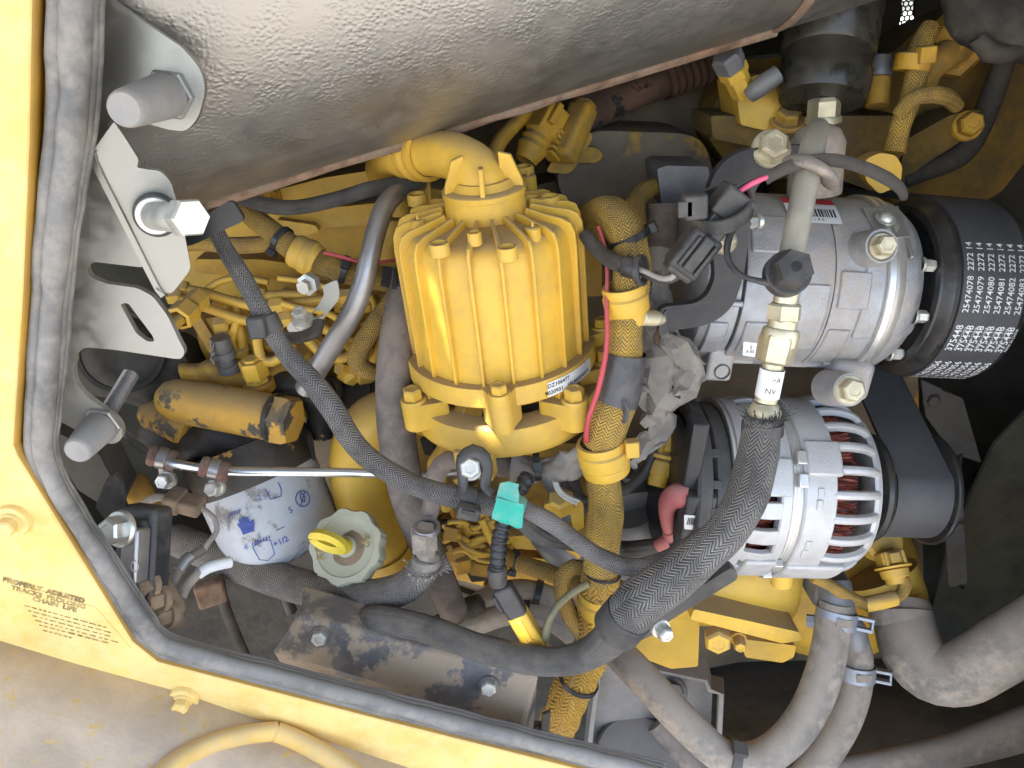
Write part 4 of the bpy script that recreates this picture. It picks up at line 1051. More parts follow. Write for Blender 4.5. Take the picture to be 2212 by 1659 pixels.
# --- black sleeved harness from the hinge arm down to the green tape, and on to the alternator
lh = T('black_harness', 'long black braided harness sagging diagonally from hinge arm to green tape', 'wiring harness', P(800, 1000, .43))
lp_ = [(455, 470, .455, 17), (469, 503, .448, 18), (496, 554, .440, 19), (531, 613, .434, 20), (564, 673, .430, 20), (591, 723, .428, 21), (627, 774, .426, 22), (671, 819, .425, 24), (716, 880, .425, 25), (752, 940, .425, 25), (790, 985, .425, 24), (830, 1012, .425, 24), (879, 1041, .425, 24), (945, 1064, .425, 23), (1005, 1078, .425, 23), (1060, 1090, .425, 24), (1110, 1100, .425, 24)]
hose('sleeve', lp_, 'sleeve_black_coarse', lh, n=28, wob=.0008)
ah = T('alternator_harness', 'dusty grey braided harness looping from green tape across the yellow harness', 'wiring harness', P(1340, 1220, .42))
hose('sleeve', [(1085, 1092, .425, 20), (1115, 1094, .424, 19), (1143, 1104, .422, 19), (1186, 1126, .420, 20), (1236, 1163, .416, 20), (1285, 1197, .412, 20), (1335, 1220, .410, 20.5), (1385, 1225, .410, 21), (1434, 1211, .412, 21), (1484, 1181, .418, 20), (1520, 1155, .425, 19)], 'sleeve_grey', ah, n=28, wob=.0008)
sb = T('starter_cable', 'black braided cable branch passing behind the yellow harness to red boot', 'cable', P(1200, 1160, .45))
hose('sleeve', [(1100, 1096, .432, 20), (1136, 1131, .436, 20), (1163, 1155, .442, 20), (1203, 1168, .455, 18), (1260, 1176, .49, 17), (1341, 1186, .50, 18), (1384, 1184, .49, 18), (1428, 1176, .48, 16)], 'sleeve_black', sb, n=24)
# green tape
gt = T('green_tape', 'bright turquoise tape wrapped round the junction of the braided harnesses', 'tape', P(1095, 1092, .42))
mb = MB(); s = px(1095, 1090, .42)
a, b = P(1078, 1086, .425), P(1125, 1106, .4235); d = (b-a).normalized()
sweep(mb, [a.lerp(b, i/8) for i in range(9)], circle(24, 33*s), [1, 1.04, 1.0, 1.05, 1.02, 1.06, 1.02, 1.05, 1.0], wob=.002, cap=False)
mb.build('wrap', 'tape_green', gt, smooth=40)
mb = MB(); f0 = [P(1080, 1044, .408), P(1098, 1040, .405), P(1121, 1046, .404), P(1119, 1056, .403), P(1122, 1070, .403), P(1119, 1092, .402), P(1070, 1082, .403)]
plate3('loose_end', f0, .0006, 'tape_green', gt, bev=0)
plate3('flap', [P(1064, 1106, .404), P(1074, 1076, .402), P(1131, 1090, .402), P(1130, 1112, .402), P(1128, 1140, .406), P(1116, 1142, .407), P(1098, 1132, .406), P(1062, 1120, .406)], .0006, 'tape_green', gt, bev=0)
# strap clip and clamp under the canister foot
sc = T('strap_clip', 'black plastic strap clip with window gripping the braided harness', 'clip', P(1010, 1085, .42))
p, d = P(1008, 1078, .425), (P(1045, 1086, .425)-P(975, 1070, .425)).normalized()
ring('band', p, d, 24.5*px(1008, 1078, .425), .0105, .0018, 'plastic', sc)
block('buckle', P(1012, 1106, .410), (d, YA, d.cross(YA)), (.0145, .008, .009), 'plastic', sc, bev=.0015)
block('buckle_slot', P(1012, 1107, .4056), (d, YA, d.cross(YA)), (.008, .002, .003), 'plastic_clean', sc, bev=.0003)
fc = T('foot_clamp', 'black rubber lined clamp with zinc bolt under the canister foot', 'clamp', P(1018, 1020, .43))
hose('arch', [(985, 1078, .418, 7), (1000, 1055, .424, 8), (998, 1020, .428, 9), (1000, 992, .431, 11), (1022, 976, .433, 12), (1046, 990, .431, 11), (1052, 1020, .428, 9), (1048, 1050, .424, 8), (1064, 1068, .42, 7)], 'plastic', fc, n=12, flat=1.5)
plate('clamp_ear', [(998, 990), (1020, 974), (1044, 988), (1050, 1030), (998, 1030)], .434, .008, 'plastic', fc, rad=10)
bolt(P(1017, 1012, .432), Vector((.02, -.8, .5)), 24*px(1017, 1012, .43), .008, 'zinc_bolt', fc, flange=1.15)
# grey pipe under the canister
gp = T('return_pipe', 'dusty brown bent steel pipe under the canister with taped end', 'pipe', P(940, 1100, .47))
hose('tube', [(920, 1130, .47, 20), (934, 1085, .47, 20), (938, 1040, .47, 21), (955, 1004, .472, 22), (990, 992, .475, 21), (1060, 1004, .475, 22), (1120, 1012, .475, 24)], 'hose_brown', gp, n=22)
hose('torn_wrap', [(1105, 1012, .474, 26), (1140, 1014, .472, 30), (1180, 1006, .47, 26), (1215, 1004, .468, 30), (1250, 990, .465, 24), (1275, 975, .46, 16)], 'wrap_grey', gp, n=40, wob=.004, flat=.9, crinkle=.0045, step=.0025, smooth=40)
tie(gp, P(1160, 1008, .471), XA, 27*px(1160, 1008, .47), head=Vector((0, -1, .6)))

# --- A/C suction hose: braided, from crimp by the compressor down and round the clamp
ac = T('ac_hose', 'thick black braided air conditioning hose curving down across the alternator', 'hose', P(1345, 1340, .40))
acp = [(1648, 900, .395, 37), (1642, 950, .392, 42), (1632, 1010, .388, 44), (1608, 1085, .382, 44), (1568, 1148, .378, 44), (1510, 1204, .376, 46), (1450, 1252, .378, 50), (1400, 1288, .382, 54), (1362, 1322, .388, 52)]
hose('sleeve', acp, 'sleeve_black', ac, n=36, wob=.0008)
acp2 = [(1378, 1310, .386, 46), (1345, 1345, .390, 44), (1310, 1386, .394, 38), (1262, 1416, .398, 33), (1200, 1430, .402, 32), (1120, 1420, .406, 32), (1040, 1400, .410, 30), (960, 1372, .416, 30), (890, 1350, .424, 30), (810, 1338, .440, 30), (750, 1350, .47, 30), (690, 1400, .50, 30)]
hose('sleeve', acp2, 'sleeve_black_fine', ac, n=30, wob=.0006)
# frayed top end
s = px(1648, 905, .395)
c, d = P(1650, 914, .395), (P(1648, 880, .395)-P(1644, 940, .392)).normalized()
ring('clamp_band', P(1647, 925, .3945), d, 40*s, .0075, .0012, 'plastic', ac)
fx = (XA-d*XA.dot(d)).normalized(); fy = d.cross(fx)
mb = MB(); random.seed(21)
for i in range(110):
    a = random.uniform(0, 2*pi); r0 = 38*s; L = random.uniform(.004, .013); o = fx*cos(a)+fy*sin(a)
    p0 = c+o*r0*random.uniform(.85, 1.0); spread = random.uniform(.1, .9)
    p1 = p0+d*L*.5+o*L*spread*.4; p2 = p0+d*L*(1-.3*spread)+o*L*spread+Vector((random.uniform(-1, 1), random.uniform(-1, 1), 0))*.0015
    sweep(mb, [p0, p1, p2], circle(4, .00032))
mb.build('frayed_strands', 'wire_black', ac, smooth=0, kind='stuff')
# crimped fitting chain up to the pipe
fit = T('ac_fitting', 'zinc and brass hexagon hose fitting with white paper sleeve', 'fitting', P(1672, 800, .40))
ch = [(1650, 905), (1654, 868), (1660, 830), (1670, 785), (1678, 760), (1686, 715), (1692, 690), (1696, 655), (1702, 620)]
def fp(i): return P(ch[i][0], ch[i][1], .396+.002*i)
s = px(1670, 780, .40)
def seg(nm, i, j, prof, m, n=32, smooth=35, ph=.2):
    a, b = fp(i), fp(j); L = (b-a).length
    return turned(nm, a, b-a, [(t*L, r*s) for t, r in prof], m, fit, n, ph, smooth=smooth)
seg('ferrule', 0, 1, [(0, 28), (.1, 33), (.45, 36), (.7, 32), (.95, 24), (1, 0)], 'zinc_yellow')
seg('tail', 1, 3, [(0, 24), (.35, 25), (.36, 22), (1, 23), (1, 0)], 'zinc_yellow')
mb = MB(); a, b = P(1657, 856, .3985), P(1669, 796, .400)
lathe(mb, a, b-a, [(0, 26.5*s), ((b-a).length, 26.5*s)], 32); slv = mb.build('paper_sleeve', 'sticker', fit)
for k, (st_, dv_) in enumerate((('NV', 12), ('>A', -6))):
    dd = (b-a).normalized(); fx_ = (XA-dd*XA.dot(dd)).normalized(); fy_ = dd.cross(fx_)
    if fy_.y > 0: fy_ = -fy_
    letter(st_, (lambda k_: lambda x, y: a.lerp(b, .3+.4*k_)+dd*y+(fx_*sin(x/(26.5*s)+.3*k_-.2)+fy_*cos(x/(26.5*s)+.3*k_-.2))*27*s)(k), .0045, 'print_black', slv)
seg('swivel_nut', 3, 5, [(0, 30), (.08, 40), (.72, 42), (.85, 40), (.86, 38), (1, 36), (1, 0)], 'zinc_yellow', 6, 20)
seg('nut_collar', 4, 6, [(.2, 39), (.62, 40), (.72, 37), (.74, 31), (1, 31), (1, 0)], 'zinc_yellow', 36)
seg('nut', 6, 7, [(-.1, 33), (0, 37), (.85, 37), (1, 32), (1, 0)], 'zinc_yellow', 6, 20, .5)
seg('neck', 7, 8, [(0, 26), (1, 25), (1, 0)], 'zinc_yellow')
# pipe above, service port with black hexagon cap on a strap
pipe = T('ac_pipe', 'grey aluminium refrigerant pipe rising in front of the compressor', 'pipe', P(1730, 450, .42))
hose('tube', [(1698, 640, .411, 24), (1702, 590, .414, 27), (1712, 540, .418, 27), (1726, 470, .424, 27), (1740, 400, .432, 27), (1750, 350, .440, 27), (1758, 305, .450, 27), (1764, 286, .465, 25), (1766, 280, .49, 25)], 'pipe_dusty', pipe, n=30)
hose('support_clip', [(1716, 345, .445, 12), (1745, 350, .425, 13), (1785, 372, .43, 13), (1792, 400, .445, 10)], 'hose_dusty', pipe, n=14, flat=2.2)
cap_ = T('port_cap', 'black plastic hexagon cap on the service port with strap loop', 'cap', P(1700, 598, .40))
s = px(1700, 598, .40); d = Vector((-.06, -.86, .50)).normalized(); c = P(1702, 590, .405)
turned('cap_skirt', c, d, [(-.006, 50*s), (.002, 50*s), (.0028, 47*s), (.0028, 30*s), (.004, 41*s), (.004, 0)], 'plastic', cap_, 40, smooth=35)
turned('cap_hexagon', c+d*.004, d, [(0, 44*s), (.009, 42*s), (.0115, 38*s), (.0118, 0)], 'plastic', cap_, 6, .15, smooth=20)
turned('socket', c+d*.0158, d, [(0, 12*s), (.0003, 11*s), (.0003, 7.5*s), (.0001, 7*s), (.0001, 0)], 'plastic_clean', cap_, 12, smooth=10)
hose('strap', [(1668, 612, .405, 10), (1640, 607, .405, 7), (1605, 597, .410, 6), (1578, 572, .418, 6), (1570, 540, .425, 6), (1578, 505, .432, 6), (1596, 470, .44, 6), (1605, 455, .445, 5)], 'plastic', cap_, n=10, flat=1.5)

# --- clutch wire, connector, tie
cw = T('clutch_wire', 'dusty grey sleeved wire arching over the compressor top', 'wire', P(1800, 350, .45))
hose('sleeve', [(1652, 388, .436, 13), (1690, 366, .434, 14), (1740, 350, .428, 14.5), (1800, 346, .438, 14), (1860, 360, .45, 14), (1915, 385, .465, 14), (1945, 408, .475, 12), (1952, 425, .485, 9)], 'sleeve_dusty', cw, n=18)
hose('pink_lead', [(1660, 382, .434, 5), (1640, 389, .433, 6), (1615, 402, .432, 6), (1592, 418, .431, 6)], 'wire_pink', cw, n=12)
hose('grey_lead', [(1660, 376, .436, 5), (1632, 384, .436, 5.5), (1605, 396, .435, 5.5), (1580, 412, .433, 5)], 'wire_black', cw, n=12)
con = T('clutch_connector', 'grey black two piece plug connector slanting beside the compressor', 'connector', P(1530, 500, .43))
a, b = P(1590, 425, .431), P(1462, 588, .431); d = (b-a).normalized(); L = (b-a).length; nv = -YA-d*(-YA).dot(d); nv.normalize(); sd_ = d.cross(nv)
s = px(1530, 500, .43)
block('wire_cap', a+d*L*.10, (d, sd_, nv), (.018, .020, .016), 'plastic', con, bev=.002, seg=3)
block('plug_body', a+d*L*.40, (d, sd_, nv), (.034, .0150, .014), 'plastic', con, bev=.002, seg=3)
block('socket_shell', a+d*L*.72, (d, sd_, nv), (.027, .0200, .017), 'plastic', con, bev=.003, seg=3)
block('latch_arm', a+d*L*.70+nv*.0100, (d, sd_, nv), (.022, .007, .004), 'plastic', con, bev=.001)
for k in (-1, 1):
    block('latch_rail', a+d*L*.72+nv*.0095+sd_*.0058*k, (d, sd_, nv), (.020, .0022, .004), 'plastic', con, bev=.0006)
block('end_boss', a+d*L*.92, (d, sd_, nv), (.012, .017, .014), 'plastic', con, bev=.002)
hose('lead', [(1466, 585, .43, 7), (1450, 600, .432, 7), (1425, 600, .438, 6.5), (1398, 588, .445, 6), (1375, 580, .45, 6)], 'wire_grey', con, n=12)
hose('lead', [(1474, 592, .432, 6), (1452, 607, .434, 6), (1420, 606, .44, 6), (1385, 592, .45, 5)], 'wire_black', con, n=12)
ct = T('wide_cable_tie', 'wide grey cable tie looped loosely round the plug connector', 'cable tie', P(1550, 450, .43))
c = P(1556, 452, .432); d2 = Vector((-.25, -.35, .9)).normalized()
fx = (XA-d2*XA.dot(d2)).normalized(); fy = d2.cross(fx); mb = MB()
s = px(1560, 448, .43); pts = [c+fx*cos(t)*66*s+fy*sin(t)*62*s for t in [2*pi*i/48 for i in range(49)]]
sweep(mb, pts, [(-.0045, -.0008), (.0045, -.0008), (.0045, .0008), (-.0045, .0008)], up=d2, cap=False); mb.build('strap', 'plastic', ct, smooth=40)
block('lock_head', P(1500, 445, .424), (XA, YA, ZA), (.013, .011, .014), 'plastic', ct, bev=.0015)
block('strap_end', P(1480, 452, .420), (XA, YA, ZA), (.008, .003, .009), 'plastic', ct, bev=.0006)
ob = T('oval_boot', 'small black corrugated sleeve ending in an oval grommet', 'sleeve', P(1370, 580, .45))
hose('sleeve', [(1262, 505, .50, 14), (1285, 535, .49, 16), (1315, 560, .475, 17), (1350, 575, .46, 19)], 'sleeve_black_fine', ob, n=20)
cg = P(1384, 584, .452); ring('grommet', cg, Vector((.8, -.5, .1)), 26*px(1384, 584, .45), .004, .0025, 'plastic', ob, 32)
cyl('plug', P(1350, 574, .46), P(1380, 583, .453), 24*px(1384, 584, .45), 'plastic', ob)

# --- clamp for the A/C hose with its arm
cl = T('hose_clamp', 'black rubber lined clamp holding the braided hose on a dark steel arm', 'clamp', P(1380, 1360, .39))
c, d = P(1345, 1342, .39), (P(1378, 1306, .386)-P(1310, 1384, .394)).normalized()
ring('band', c, d, 47*px(1345, 1342, .39), .018, .0022, 'plastic', cl, 40)
plate('ear', [(1370, 1368), (1402, 1336), (1432, 1336), (1438, 1352), (1410, 1372), (1384, 1384)], .383, .004, 'plastic', cl, rad=6)
arm_ = plate('arm', [(1398, 1338), (1580, 1226), (1594, 1240), (1592, 1252), (1420, 1358), (1404, 1354)], .398, .008, 'plastic', cl, rad=5)
bolt(P(1424, 1354, .382), Vector((.25, -.85, .1)), 17*px(1424, 1354, .385), .009, 'zinc_bolt', cl, flange=1.3)
# ------------------------------------------------------------------ left side: filters, cap, tubes
# big engine oil filter
of = T('oil_filter', 'white spin on oil filter with blue pictogram print, grimy top', 'oil filter', P(590, 1180, .55))
a, b = P(528, 965, .575), P(626, 1190, .545); d = (b-a).normalized(); L = (b-a).length; s = px(580, 1080, .56); R_ = 129*s
turned('can', a, d, [(0, 0), (0, R_*.96), (L*.04, R_), (L*.80, R_*.985), (L*.92, R_*.93), (L, R_*.80), (L+.003, R_*.6), (L+.004, 0)], 'filter_white', of, 72, smooth=50)
turned('grimy_cover', a, d, [(-.004, 0), (-.004, R_*.985), (0, R_*1.012), (L*.28, R_*1.012), (L*.30, R_*1.0)], 'filter_head', of, 72, smooth=50)
fx = (XA-d*XA.dot(d)).normalized(); fy = d.cross(fx); fy = -fy if fy.y > 0 else fy
def on_f(t, ang):
    return lambda x, y: a+d*(t*L-y)+(fx*sin(ang+x/R_)+fy*cos(ang+x/R_))*(R_*.985+.0012)
def strokes(parent, lines, t, ang, w=.0004, sc=.58):
    f = on_f(t, ang)
    for ln in lines:
        mb = MB(); pts = [f(x*sc, y*sc) for x, y in ln]
        sweep(mb, pts, circle(5, w), cap=True); mb.build('print_line', 'print_blue', parent, smooth=60)
strokes(of, [[(-.013, .008), (-.011, -.012), (0, -.017), (.011, -.012), (.013, .008), (0, .011), (-.013, .008)]]+[[(-.012+i*.004, .010), (-.010+i*.004, .014)] for i in range(7)], .80, .02)
strokes(of, [[(.006+i*.003, 0), (.008+i*.003, 0)] for i in range(4)], .70, .24)
letter('4', on_f(.74, -.24), .007, 'print_blue', of); letter('+1/2', on_f(.80, .30), .0065, 'print_blue', of, bold=.0001)
letter('1', on_f(.47, -.33), .007, 'print_blue', of); letter('5', on_f(.60, .62), .007, 'print_blue', of); letter('2', on_f(.40, .27), .0065, 'print_blue', of)
strokes(of, [[(.011*cos(t), .011*sin(t)) for t in [2*pi*i/20 for i in range(21)]], [(-.008, -.008), (.008, .008)], [(-.002, .006), (-.004, 0), (0, -.005), (.004, 0), (.002, .006), (0, .009), (-.002, .006)]], .56, .88)
strokes(of, [[(-.009, .008), (-.008, -.008), (.006, -.010), (.010, -.002), (.010, .009)]], .40, .50)
# gloved hand pictogram
mb = MB(); f = on_f(.57, -.08)
hand = [(-.009, -.010), (.006, -.010), (.010, -.002), (.012, .004), (.009, .004), (.006, .001), (.006, .010), (.003, .010), (.002, .003), (.001, .012), (-.002, .012), (-.002, .003), (-.004, .011), (-.007, .010), (-.006, .002), (-.009, .007), (-.011, .005), (-.009, -.002)]
mb.add([f(x*.62, y*.62) for x, y in hand], [list(range(len(hand)))]); mb.build('hand_mark', 'print_blue', of, smooth=0)
strokes(of, [[(-.016+i*.004, -.001), (-.013+i*.004, .004)] for i in range(5)], .45, -.10, w=.0004)

# fuel filter head above it with hexagon plug
fh = T('filter_head', 'grimy dark casting with peeling yellow paint above the oil filter', 'filter head', P(520, 960, .58))
hose('casting', [(352, 930, .60, 60), (430, 945, .585, 75), (520, 955, .58, 86), (600, 965, .58, 80), (660, 960, .59, 50)], 'filter_head', fh, n=28, wob=.010, step=.004)
hose('lump', [(322, 890, .60, 20), (335, 895, .59, 34), (372, 908, .58, 42), (420, 930, .57, 46)], 'yellow_grimy', fh, n=24, wob=.003, step=.004)
fa, fb = P(372, 862, .565), P(590, 902, .540)
turned('valve_barrel', fa, fb-fa, [(-.012, 0), (-.011, 20*s), (-.006, 34*s), (.002, 43*s), (.012, 46*s), ((fb-fa).length*.98, 47*s), ((fb-fa).length, 44*s), ((fb-fa).length, 0)], 'yellow_grimy', fh, 40, smooth=50)
dv = (fb-fa).normalized(); p = fb
turned('plug_collar', p-dv*.001, dv, [(0, 40*s), (.001, 50*s), (.005, 52*s), (.006, 48*s), (.006, 0)], 'filter_head', fh, 36)
turned('hexagon_plug', p+dv*.003, dv, [(0, 46*s), (.0004, 52*s), (.011, 52*s), (.015, 46*s), (.015, 0)], 'yellow_grimy', fh, 6, .1, smooth=20)
hose('outlet_stub', [(560, 850, .59, 22), (640, 830, .59, 36), (690, 860, .595, 40), (700, 930, .60, 36)], 'filter_head', fh, n=22, wob=.005)
hose('head_casting', [(395, 808, .60, 20), (430, 804, .60, 26), (490, 812, .60, 40), (560, 818, .60, 46), (640, 806, .61, 50), (680, 790, .62, 44)], 'yellow_dirty', fh, n=26, wob=.006, step=.004)
# test port with dust cap on a chain
tp_ = T('test_port', 'grey steel test port with round dust cap and tiny chain', 'fitting', P(485, 790, .58))
a, b = P(497, 800, .585), P(474, 728, .580); L = (b-a).length; s2 = px(485, 760, .58)
turned('fitting', a, b-a, [(0, 24*s2), (L*.2, 24*s2), (L*.22, 17*s2), (L*.40, 17*s2), (L*.42, 23*s2), (L*.60, 23*s2), (L*.62, 18*s2), (L*.68, 18*s2)], 'dirty_alu', tp_, 28)
turned('dust_cap', a+(b-a)*.66, b-a, [(0, 20*s2), (.002, 22*s2), (L*.32, 20*s2), (L*.34, 18*s2), (L*.34, 0)], 'dirty_alu', tp_, 30, smooth=30)
for k in range(7):
    q = P(455+2*sin(k)+k*1.2, 738+k*7.5, .572); mb = MB()
    fxx = (XA if k % 2 else YA)
    sweep(mb, [q+(ZA*cos(t)*.0022+fxx*sin(t)*.0012) for t in [2*pi*i/10 for i in range(11)]], circle(5, .00045), cap=False); mb.build('chain_link', 'steel_tube', tp_, smooth=60)
hb = T('head_bolt', 'tall yellow hexagon bolt standing beside the test port', 'bolt', P(552, 830, .575))
a, b = P(560, 832, .575), P(541, 772, .572)
turned('foot', a-(b-a)*.15, b-a, [(0, 34*s2), (.006, 34*s2), (.008, 30*s2), (.008, 0)], 'yellow_dirty', hb, 32)
turned('nut', a, b-a, [(0, 26*s2), (.007, 26*s2), (.008, 23*s2), (.008, 0)], 'yellow_cast', hb, 6, .2, smooth=20)
turned('shank', a+(b-a)*.3, b-a, [(0, 27*s2), (.001, 30*s2), (.014, 30*s2), (.0155, 28*s2), (.0155, 18*s2), (.0175, 17*s2), (.0178, 0)], 'yellow', hb, 6, .5, smooth=20)

# steel tube and dark vertical hose
stb = T('steel_tube', 'bent grey steel tube running down beside the canister', 'tube', P(690, 800, .52))
hose('tube', [(905, 395, .60, 20), (868, 410, .575, 21), (835, 440, .555, 22), (815, 490, .54, 22), (800, 550, .53, 22), (784, 615, .523, 22.5), (758, 680, .52, 23), (720, 742, .525, 23), (680, 808, .53, 23), (660, 840, .535, 23)], 'steel_tube', stb, n=28)
dh = T('dark_hose', 'wide dusty dark rubber hose hanging left of the canister', 'hose', P(880, 1100, .50))
hose('tube', [(925, 500, .60, 32), (900, 560, .57, 35), (876, 630, .545, 37), (858, 730, .525, 38), (851, 830, .512, 40), (856, 930, .505, 41), (872, 1030, .50, 40), (893, 1110, .50, 37), (925, 1190, .505, 33), (955, 1260, .51, 31), (980, 1320, .52, 31)], 'hose_brown', dh, n=32)
tie(dh, P(882, 606, .548), Vector((-.3, -.3, -1)).normalized(), 38*px(882, 606, .548), w=.010, head=Vector((-1, -.8, 0)), m='plastic')
# big yellow elbow pipe
ye = T('intake_elbow', 'large smooth yellow pipe elbow behind the dark hose', 'pipe', P(800, 1200, .57))
hose('tube', [(900, 880, .58, 52), (840, 896, .575, 58), (795, 925, .57, 60), (772, 975, .567, 58), (774, 1040, .565, 60), (795, 1110, .565, 60), (822, 1180, .567, 58), (850, 1250, .57, 54)], 'yellow', ye, n=40)
p, d = at_path([(795, 1110, .565), (822, 1180, .567), (850, 1250, .57)], .62)
k = ring('clamp_band', p, d, 60*px(820, 1170, .567), .012, .0014, 'yellow', ye)
fx = (XA-d*XA.dot(d)).normalized(); fy = d.cross(fx)
for i in range(20):
    t = 2*pi*i/40+pi*.9; block('clamp_slot', p+(fx*cos(t)+fy*sin(t))*(60*px(820, 1170, .567)+.0019), (d, fx*-sin(t)+fy*cos(t), fx*cos(t)+fy*sin(t)), (.008, .0013, .0006), 'plastic_clean', k, bev=0)

# oil filler cap with yellow dipstick ring
oc = T('oil_filler_cap', 'pale scalloped oil filler cap with toothed rim and mud in its dish', 'cap', P(745, 1185, .50))
c = P(745, 1180, .480); d = Vector((-.14, -.70, .69)).normalized(); s3 = px(745, 1180, .48); Rr = 83*s3
fx = (XA-d*XA.dot(d)).normalized(); fy = d.cross(fx)
n = 120
def lob(t): return Rr*(1.03-.085*abs(cos(4.5*t+.5))**2.2)
prof = [(-.016, .90), (-.015, .97), (-.002, 1.0), (0, .965), (0, .80), (-.0012, .775), (-.0035, .40), (-.0035, 0)]
mb = MB(); vs_, fs = [], []
for h, r in prof[:-1]:
    for i in range(n):
        t = 2*pi*i/n; rr = lob(t)*r if r > .85 else Rr*r
        if -.016 <= h < -.001 and r > .95 and (i % 3 == 0) and abs(cos(4.5*t+.5)) < .6: rr -= .0012
        vs_.append(c+d*h+(fx*cos(t)+fy*sin(t))*rr)
vs_.append(c+d*prof[-1][0]); m = len(prof)-1
for k in range(m-1):
    for i in range(n): j = (i+1) % n; fs.append([k*n+i, k*n+j, (k+1)*n+j, (k+1)*n+i])
for i in range(n): fs.append([(m-1)*n+i, (m-1)*n+(i+1) % n, len(vs_)-1])
mb.add(vs_, fs).build('cap_body', 'cap_plastic', oc, smooth=30)
turned('cap_boss', c-d*.004, d, [(0, 24*s3), (.003, 23*s3), (.0042, 19*s3), (.0042, 0)], 'cap_plastic', oc, 30)
mb = MB(); vs_ = []; nn = 40
for h, q in ((.0, 1.0), (.0005, .6), (.0007, 0.0)):
    for i in range(nn):
        t = 2*pi*i/nn; rr = (30+26*(.5+.5*cos(t+1.0))+6*mnoise.noise(Vector((cos(t)*2, sin(t)*2, 3))))*s3*q
        vs_.append(c+d*(-.0032+h+(.0012 if q == 1 else 0)*0)+(fx*cos(t)+fy*sin(t))*rr+fx*6*s3*q)
mb.add(vs_, [[k*nn+i, k*nn+(i+1) % nn, (k+1)*nn+(i+1) % nn, (k+1)*nn+i] for k in range(2) for i in range(nn)]).build('mud_patch', 'mud', oc, smooth=60)
for st, u, v, an in (('AP', 790, 1168, 80), ('AC', 692, 1196, -80)):
    q = c+((P(u, v, .48)-c)-d*(P(u, v, .48)-c).dot(d)); aa = radians(an)
    ex, ey = fx*cos(aa)+fy*sin(aa), -fx*sin(aa)+fy*cos(aa)
    letter(st, (lambda q, ex, ey: lambda x, y: q+d*.0004+ex*x+ey*y)(q, -ex if an > 0 else -ex, -ey if an > 0 else -ey), .0085, 'print_faded', oc, bold=.0001)
ds = T('dipstick', 'yellow dipstick pull ring standing on the oil filler cap', 'dipstick', c)
p0 = P(732, 1178, .478)
turned('stem', c-d*.001, d, [(0, 18*s3), (.004, 17*s3), (.008, 13*s3), (.010, 9*s3), (.010, 0)], 'dipstick', ds, 24)
mb = MB(); cc = c+d*.013-fx*22*s3+fy*8*s3; e1 = (-fx*.9+fy*.35).normalized(); e2 = (d*.75+fy*.66).normalized()
sweep(mb, [cc+(e1*cos(t)*34*s3+e2*sin(t)*17*s3) for t in [2*pi*i/32 for i in range(33)]], [(-.0022, -.0036), (.0022, -.0036), (.0022, .0036), (-.0022, .0036)], up=e1.cross(e2), cap=False)
mb.build('pull_ring', 'dipstick', ds, smooth=40, bev=.0008)

# slim silver rod with two rubber lined clamps
rod = T('silver_line', 'thin shiny straight metal line crossing in front of the oil filter', 'tube', P(600, 1020, .50))
hose('tube', [(255, 925, .56, 10), (300, 962, .54, 10), (345, 992, .52, 10), (400, 1006, .505, 10), (480, 1017, .498, 10), (600, 1019, .495, 10), (750, 1021, .492, 10), (830, 1024, .492, 9)], 'chrome', rod, n=18)
hose('hidden_end', [(815, 1024, .492, 9), (900, 1026, .50, 9), (1000, 1018, .51, 9)], 'steel_tube', rod, n=14)
for lab, u, v, Y, bu, bv in (('rusty rubber lined clamp at the bend of the silver line', 352, 990, .518, 363, 1036), ('rusty rubber lined clamp on the straight of the silver line', 464, 1014, .499, 468, 1052)):
    k = T('line_clamp', lab, 'clamp', P(u, v, Y))
    dd = (P(u+20, v+5, Y)-P(u, v, Y)).normalized()
    s4 = px(u, v, Y)
    turned('rubber_liner', P(u, v, Y)-dd*.010, dd, [(0, 10*s4), (0, 21*s4), (.003, 24*s4), (.006, 20*s4), (.012, 20*s4), (.016, 24*s4), (.020, 21*s4), (.020, 10*s4)], 'liner', k, 24)
    ring('strap', P(u, v, Y), dd, 20*s4, .007, .0012, 'steel_tube', k, 24)
    plate('strap_ear', [(u-12, v+10), (u+14, v+12), (bu+18, bv+2), (bu+8, bv+20), (bu-16, bv+14)], Y-.003, .003, 'steel_tube', k, rad=5)
    bolt(P(bu, bv, Y-.003), Vector((-.1, -.8, .3)), 17*s4, .008, 'zinc_bolt', k, flange=1.2)

# lower braided hose with its frayed fitting
lb = T('braided_return_hose', 'dusty grey braided hose sweeping under the oil cap to a capped fitting', 'hose', P(800, 1290, .46))
hose('sleeve', [(380, 1165, .56, 34), (460, 1198, .535, 36), (540, 1228, .515, 38), (620, 1258, .498, 38), (700, 1278, .482, 37), (780, 1288, .468, 36), (845, 1280, .458, 36), (890, 1258, .452, 35), (916, 1226, .450, 33), (924, 1200, .450, 29)], 'sleeve_dusty', lb, n=32)
s5 = px(920, 1190, .45); a, b = P(922, 1222, .45), P(917, 1150, .447); d = (b-a).normalized()
turned('ferrule', a, d, [(0, 26*s5), (.004, 34*s5), (.008, 30*s5), (.010, 22*s5), (.022, 20*s5), (.022, 0)], 'hose_dusty', lb, 28)
turned('hexagon_fitting', P(917, 1185, .449), d, [(0, 24*s5), (.001, 30*s5), (.016, 30*s5), (.018, 26*s5), (.018, 0)], 'hose_dusty', lb, 6, .2, smooth=20)
ring('top_ring', P(922, 1140, .45), d, 22*s5, .004, .0025, 'steel_tube', lb, 28)
mb = MB(); random.seed(5); fx = (XA-d*XA.dot(d)).normalized(); fy = d.cross(fx)
